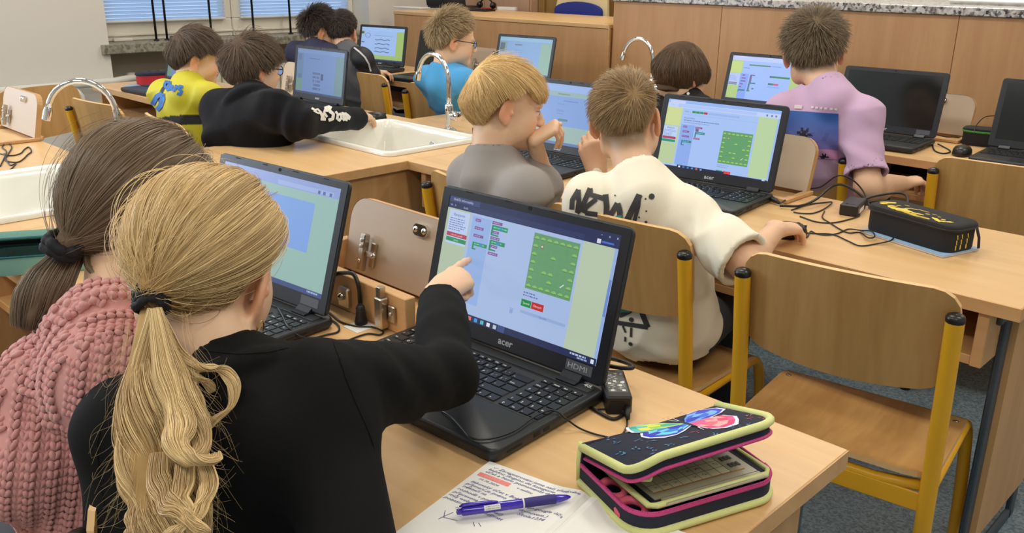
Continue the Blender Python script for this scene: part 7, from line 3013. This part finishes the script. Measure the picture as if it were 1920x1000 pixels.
for x, y, w, l_, a in ((-.09, -.005, .007, .022, 1.2), (-.08, .004, .008, .024, 1.2), (-.082, -.018, .006, .018, .9), (-.06, -.02, .007, .02, .5), (-.05, -.03, .006, .026, .1), (-.035, -.028, .009, .034, .35), (-.022, -.036, .006, .034, .05), (-.03, -.02, .006, .018, .8), (-.018, -.03, .009, .03, .3), (.0, -.038, .006, .05, -.02), (.015, -.041, .006, .056, -.02), (.008, -.026, .004, .026, .1), (.03, -.04, .005, .03, 0), (.05, -.028, .006, .02, -.5), (.06, -.034, .006, .018, -.6), (.07, -.030, .005, .014, .6), (.062, -.018, .004, .01, .3), (.078, -.022, .005, .016, .9), (.0, .006, .002, .03, -.05), (-.02, .0, .0025, .02, .2), (.02, -.01, .003, .01, .4), (.045, -.008, .0025, .008, .2), (-.045, .012, .002, .012, .3), (-.03, -.008, .003, .012, 1), (-.055, -.004, .003, .01, .7), (.03, .0, .0016, .012, 0)):
    m_ = 7
    pts = []
    for k in range(2 * m_):
        q = 2 * pi * k / (2 * m_)
        r_ = (1 + .45 * (rnd.random() - .5))
        u_, v_ = cos(q) * l_ / 2 * r_, sin(q) * w * .85 * r_
        X_, Y_ = x + u_ * cos(a) - v_ * sin(a), y + u_ * sin(a) + v_ * cos(a)
        f_ = max(abs(X_) / (.205 * .5), abs(Y_) / (.098 * .5))
        z = .062 * (1.032 - .017 * max(0, (f_ - .5) / .4) - .03 * max(0, f_ - .93) / .07 * .5) + .0006
        pts.append((X_ * 1.12, Y_ * 1.05, z))
    yp.add(pts, [tuple(range(2 * m_))], YEL)
yp.build('yellow_splashes', 'print', ycl)
ys = MB()
for y in (-.03, -.014, .006):
    for k in range(3):
        ys.quad((.116 + .0006, y + k * .002, .006 + .012 * k), (.116 + .0006, y + .004 + k * .001, .006 + .012 * k), (.116 + .0006, y + .0035, .017 + .012 * k), (.116 + .0006, y, .017 + .012 * k), (222, 200, 70))
ys.build('yellow_drips', 'print', yc)
MB().tube([(.121, .03, .05), (.127, .034, .03), (.129, .036, .006)], .0035, 8, flat=(.5, 1.4), up=(1, 0, 0)).build('zip_pull', 'case_black', yc, True)

# black-green case at the back
gq = PZ(1826, 274, DESK_Z)
gc, gl = soft_case('pencil_case', 'black pencil case with green trim near the right back laptops', (gq[0] + .045, gq[1] + .05, DESK_Z + .0015), radians(10), .2, .085, .06, 'case_black', 'green_trim', {})
# red pencil case by the window
rq = PZ(281, 160, DESK_Z)
rc, rl = soft_case('pencil_case', 'red pencil case with dark lid by the window', (rq[0] - .03, rq[1] + .055, DESK_Z + .003), radians(78), .2, .09, .058, 'red_cloth', 'navy_canvas', {'lid': 'navy_canvas'})
ps = MB().box(-.1, .1, -.07, .07, 0, .0015).build('paper_sheet', 'book_blue')
ps.location, ps.rotation_euler = (rq[0] + .01, rq[1] - .01, DESK_Z + .0006), (0, 0, radians(30))
tag(ps, 'pale blue paper sheet under the red pencil case', 'paper')
ps = MB().box(-.1, .1, -.07, .07, 0, .0015).build('paper_sheet', 'paper')
pq = PZ(525, 252, DESK_Z)
ps.location, ps.rotation_euler = (pq[0], pq[1] + .05, DESK_Z + .0006), (0, 0, radians(10))
tag(ps, 'white paper sheet under the black hoodie sleeve', 'paper')

# turquoise pencil case of the brown-haired girl, open
tq = PZ(70, 520, DESK_Z)
tc = thing('pencil_case', 'turquoise floral pencil case standing open at the left edge', 'pencil case', (-1.895, .575, DESK_Z + .001), radians(62))
out = rrect(.22, .085, .032, 8)
b = MB()
n = len(out)
for f_, z in ((.98, 0), (1, .005), (1, .038)):
    b.v += [(x * f_, y * f_, z) for x, y in out]
for i in range(2):
    for k in range(n):
        b.f.append((i * n + k, i * n + (k + 1) % n, (i + 1) * n + (k + 1) % n, (i + 1) * n + k)); b.c.append(None)
b.f.append(tuple(range(n))[::-1]); b.c.append(None)
b.build('body', 'turq_cloth', tc, True, angle=50)
MB().prism(rrect(.216, .081, .03, 8), .012, .014).build('inside', 'case_inside', tc)
MB().tube([(x, y, .038) for x, y in out], .0024, 6, closed=True).build('zip', 'teal_trim', tc, True)
fp = MB()
rnd = random.Random(5)
for i in range(26):
    k = rnd.randrange(n)
    x, y = out[k]
    nx_, ny_ = unit((x * .3, y, 0))[:2]
    zc = .008 + rnd.random() * .024
    tx_, ty_ = -ny_, nx_
    s_ = .003 + rnd.random() * .003
    fp.add([(x * 1.006 + tx_ * s_, y * 1.006 + ty_ * s_, zc), (x * 1.006, y * 1.006, zc + s_), (x * 1.006 - tx_ * s_, y * 1.006 - ty_ * s_, zc), (x * 1.006, y * 1.006, zc - s_)], [(0, 1, 2, 3)], rnd.choice(((222, 120, 90), (30, 90, 92), (238, 220, 190), (200, 150, 120))))
fp.build('flower_print', 'print', tc)
TM = Matrix.Translation((0, .042, .04)) @ Matrix.Rotation(radians(30), 4, 'X')
tl = MB()
for f_, z in ((1.0, 0), (1.0, .012), (.97, .016)):
    tl.v += [(x * f_, y * f_ - .042, z) for x, y in out]
for i in range(2):
    for k in range(n):
        tl.f.append((i * n + k, i * n + (k + 1) % n, (i + 1) * n + (k + 1) % n, (i + 1) * n + k)); tl.c.append(None)
tl.f.append(tuple(range(2 * n, 3 * n))); tl.c.append(None)
tlo = tl.build('lid', 'turq_cloth', tc, True, angle=50, local=Matrix.Translation((0, .042, .04)) @ Matrix.Rotation(radians(-24), 4, 'X'))
MB().tube([(x, y - .042, .0) for x, y in out], .003, 6, closed=True).build('lid_trim', 'teal_trim', tlo, True)
MB().prism(rrect(.21, .077, .03, 8, 0, -.042), .001, .003).build('lid_lining', 'case_inside', tlo)
for i, (x, y, rz_, m_, lb_) in enumerate(((-.03, .0, .05, 'red_cloth', 'red pencil lying in the turquoise pencil case'), (-.02, .014, -.04, 'beige_rubber', 'wooden pencil lying in the turquoise pencil case'), (.01, -.014, .02, 'book_blue', 'light blue pen lying in the turquoise pencil case'))):
    pw = tc.matrix_basis @ Matrix.Translation((x, y, .019)) @ Matrix.Rotation(rz_, 4, 'Z')
    po_ = MB().tube([(-.07, 0, 0), (.06, 0, 0), (.072, 0, 0), (.078, 0, 0)], [.0038, .0038, .002, .0005], 8).build('pencil', m_)
    po_.matrix_basis = pw
    tag(po_, lb_, 'pencil', 'pencils in the turquoise case')


# computer mice
def mouse(px, py, label, rz):
    q = PZ(px, py, DESK_Z)
    t = thing('computer_mouse', label, 'mouse', tuple(q), rz, 'black computer mice')
    b = MB()
    prof = ((.96, .0), (1, .004), (1.0, .012), (.93, .022), (.75, .030), (.4, .034), (.1, .035))
    out = [(.029 * cos(a) * (1 + .08 * cos(2 * a)), .05 * sin(a)) for a in np.linspace(0, 2 * pi, 25)[:-1]]
    n = len(out)
    for f_, z in prof:
        b.v += [(x * f_, y * f_ - .006 * (1 - f_), z) for x, y in out]
    for i in range(len(prof) - 1):
        for k in range(n):
            b.f.append((i * n + k, i * n + (k + 1) % n, (i + 1) * n + (k + 1) % n, (i + 1) * n + k)); b.c.append(None)
    b.f.append(tuple(range(n))[::-1]); b.c.append(None)
    b.f.append(tuple(range((len(prof) - 1) * n, len(prof) * n))); b.c.append(None)
    b.build('shell', 'mouse_black', t, True)
    w = MB()
    w.M = Matrix.Translation((0, .026, .026)) @ Matrix.Rotation(pi / 2, 4, 'Y')
    w.lathe([(.007, -.004), (.008, -.002), (.008, .002), (.007, .004)], 14)
    w.build('scroll_wheel', 'adapter_black', t, True)
    MB().box(-.0004, .0004, .03, .048, .02, .0262).build('button_gap', 'dark_gap', t)
    return t


mouse(1474, 443, 'black mouse under the hand of the boy in the white T-shirt', radians(-40))
mouse(1803, 291, 'black mouse beside the switched-off laptop at the back', radians(10))
mouse(703, 226, 'black mouse under the hand of the boy in the black hoodie', radians(-20))

# adapter and cable tangle on the middle desk
aq = PZ(1579, 398, DESK_Z)
t = thing('power_adapter', 'black power adapter among the tangled cables on the middle desk', 'adapter', (aq[0] + .018, aq[1] + .02, DESK_Z), radians(12))
MB().box(-.023, .023, -.05, .05, .0, .030, .003).build('brick', 'adapter_black', t)
MB().box(.0232, .0236, -.03, .02, .006, .018).build('rating_label', 'paper_edge', t)
MB().box(-.015, .015, -.04, .04, .0302, .0304).build('top_label', 'bench_front' if False else 'laptop_bezel', t)
pq_ = on(1452, 383, .012)
pgo = thing('power_plug', 'black barrel plug beside the laptop with the green map', 'plug', tuple(on(1452, 383, 0)), radians(-25))
MB().tube([(-.03, 0, .012), (-.012, 0, .012), (.0, 0, .011), (.02, 0, .008)], [.0045, .0075, .0075, .004], 10).build('plug_body', 'cable_black', pgo, True)
cable('thick black cable arching over the middle desk to the pencil case', [on(1462, 386, .008), on(1500, 386, .01), on(1530, 374, .02), on(1556, 352, .04), on(1576, 346, .05), on(1600, 356, .04), on(1622, 374, .02), on(1632, 390, .006)], .0036)
cable('thin black cable arching highest behind the power adapter', [on(1462, 382, .01), on(1485, 368, .01), on(1510, 356, .012), on(1540, 350, .03), on(1570, 330, .07), on(1596, 336, .06), on(1618, 358, .03), on(1630, 388, .004)], .0022)
cable('black cable looping from the adapter over the pencil case', [on(1616, 376, .02), on(1640, 368, .03), on(1680, 362, .04), on(1698, 366, .045), on(1702, 378, .05), on(1694, 386, .062)], .003)
cable('thin black cable looping in front of the power adapter', [on(1484, 394), on(1515, 384), on(1545, 380), on(1560, 380, .006), on(1545, 392), on(1524, 400), on(1500, 400), on(1488, 398)], .0019)
cable('thin black cable crossing below the power adapter', [on(1500, 406), on(1530, 416), on(1560, 418), on(1590, 412), on(1612, 404), on(1600, 392, .012), on(1588, 382, .031)], .0019)
cable('thin black cable running towards the blue booklet', [on(1546, 396), on(1542, 408), on(1556, 418), on(1575, 430), on(1592, 437), on(1612, 436), on(1628, 446, .008), on(1640, 444, .008), on(1634, 434, .010), on(1612, 432, .008), on(1590, 430), on(1570, 438), on(1548, 441), on(1530, 438), on(1520, 434), on(1514, 444), on(1506, 446), on(1512, 436), on(1500, 430), on(1486, 438, .01)], .0017)
cable('thin black cable trailing towards the front edge of the middle desk', [on(1488, 446, .006), on(1506, 438), on(1530, 438), on(1562, 440), on(1590, 452), on(1612, 461), on(1640, 458), on(1668, 452, .008), on(1676, 446, .009)], .0017)
# tangle at the back right
cable('black cable looping beside the switched-off laptop', [on(1748, 268), on(1752, 282), on(1768, 288), on(1782, 284), on(1770, 276), on(1758, 270, .01)], .0026)
cable('black cable running from the back lid to the green-trimmed case', [on(1752, 252, .02), on(1775, 257, .01), on(1800, 258, .006), on(1828, 272), on(1850, 258, .02), on(1866, 252, .03)], .0022)
cable('thin black cable rising behind the green-trimmed case', [on(1826, 250, .065), on(1830, 236, .07), on(1846, 220, .10), on(1866, 217, .10)], .0018)
# cables on the far left desk
cable('thin dark cable knotted on the far left desk', [on(0, 312), on(8, 296), on(12, 284), on(4, 276), on(14, 268), on(22, 276), on(16, 288), on(10, 300), on(22, 304), on(34, 304), on(44, 298), on(52, 290), on(59, 284), on(54, 276), on(46, 280), on(38, 288), on(20, 292), on(0, 288)], .0022)
cable('thin violet-tinted cable end on the far left desk', [on(8, 288), on(12, 300), on(20, 310), on(30, 306), on(24, 314), on(14, 322), on(4, 328)], .0019)
cable('thin black cables hanging over the far keyboard', [on(716, 130, .02), on(726, 114, .05), on(733, 112, .06), on(738, 126, .03), on(742, 132, .01)], .0018)

# little lidded bottle by the sink
bq = PZ(892, 266, DESK_Z)
bo = thing('bottle', 'small clear bottle with black cap beside the middle sink', 'bottle', tuple(bq))
MB().lathe([(.014, 0), (.015, .004), (.015, .022), (.011, .028), (.011, .03)], 16).build('glass_body', 'window_glass', bo, True, angle=40)
MB().lathe([(.0125, .029), (.0128, .031), (.0128, .049), (.0115, .051)], 16).build('cap', 'black_plastic', bo, True, angle=40)

# teacher desk items
TZ = 1.026
def tdesk(px, py, z=TZ): return PZ(px, py, z)
q = tdesk(818, 17)
lt = thing('laptop', 'dark laptop standing on the teacher desk', 'laptop', (q[0], q[1] + .1, TZ), radians(200))
MB().box(-.16, .16, -.22, 0, .002, .02, .004).build('base', 'laptop_black', lt)
MB().box(-.16, .16, -.004, .006, .02, .23, .003).build('lid', 'laptop_black', lt, local=Matrix.Rotation(radians(-16), 4, 'X'))
q = tdesk(772, 16)
o = MB().box(-.14, .14, -.05, .05, 0, .012, .003).build('paper_tray', 'white_plastic')
o.location, o.rotation_euler = tuple(q), (0, 0, radians(5))
tag(o, 'flat white tray on the teacher desk beside the dark laptop', 'tray')
q = tdesk(885, 20)
kt = thing('keyboard', 'black keyboard at the edge of the teacher desk', 'keyboard', tuple(q), radians(10))
MB().box(-.16, .16, -.06, .06, 0, .014, .003).build('body', 'black_plastic', kt)
MB().box(-.15, .15, -.05, .05, .014, .018, .001).build('keys', 'key_black', kt)
hs = thing('headset', 'black headset lying behind the keyboard on the teacher desk', 'headset', tuple(tdesk(897, 17) + np.array((-.02, .1, 0))), 0)
MB().tube([(.07 * cos(a), .0, .02 + .05 * sin(a)) for a in np.linspace(0, pi, 12)], .006, 8).build('band', 'black_plastic', hs, True)
MB().ball((.07, 0, .025), (.02, .03, .025)).build('ear_cup', 'black_plastic', hs, True)
MB().ball((-.07, 0, .025), (.02, .03, .025)).build('ear_cup', 'black_plastic', hs, True)
q = tdesk(912, 18)
o = MB().tube([(-.05, 0, .008), (.045, 0, .008), (.05, 0, .008)], [.008, .008, .004], 10).build('marker', 'red_cloth', None, True)
o.location = tuple(q)
tag(o, 'red marker on the teacher desk', 'marker')
q = tdesk(951, 19)
o = MB().prism(rrect(.16, .05, .02, 5), 0, .022).build('remote_control', 'white_plastic', None, True, angle=40)
o.location, o.rotation_euler = tuple(q), (0, 0, radians(12))
tag(o, 'white remote control on the teacher desk', 'remote')
cq = PY(1085, 24, 4.68)
tch = thing('office_chair', 'light board chair with blue seat cushion behind the teacher desk', 'chair', (cq[0], 4.68, 0), 0)
MB().prism([(-.24, .0), (.24, 0), (.22, .3), (-.16, .3)], -.02, 0, axis='y').build('backboard', 'pale_board', tch, local=Matrix.Translation((0, .03, .96)))
cu = MB()
cu.prism([(-.2, 0), (.2, 0)] + [(.2 * cos(a), .035 + .055 * sin(a)) for a in np.linspace(0, pi, 12)], -.05, -.022, axis='y')
cu.build('cushion', 'blue_seat', tch, True, angle=50, local=Matrix.Translation((0, .03, 1.015)))
for x in (-.2, .2):
    MB().tube([(x, .04, 0), (x, .04, .95)], .015, 10).build('post', 'yellow_paint', tch, True)
MB().box(-.2, .2, -.32, .05, .44, .47, .01).build('seat', 'blue_seat', tch)
for x in (-.2, .2):
    MB().tube([(x, -.28, 0), (x, -.28, .44)], .015, 10).build('front_leg', 'yellow_paint', tch, True)
# things on the granite top
gz = 1.186
q = PZ(1885, 10, gz)
o = MB().box(-.22, .22, -.12, .12, 0, .028, .012).build('white_tray', 'white_plastic')
o.location = (q[0], q[1] + .06, gz)
tag(o, 'white plastic tray on the granite bench top at the right', 'tray')
q = PZ(1822, 7, gz)
o = MB().tube([(-.05, .0, .004), (0, .03, .006), (.05, .0, .004), (.0, -.02, .004)], .008, 8, closed=True).build('green_strap', 'turq_cloth', None, True)
o.location = (q[0], q[1] + .03, gz)
tag(o, 'turquoise strap on the granite bench top', 'strap')
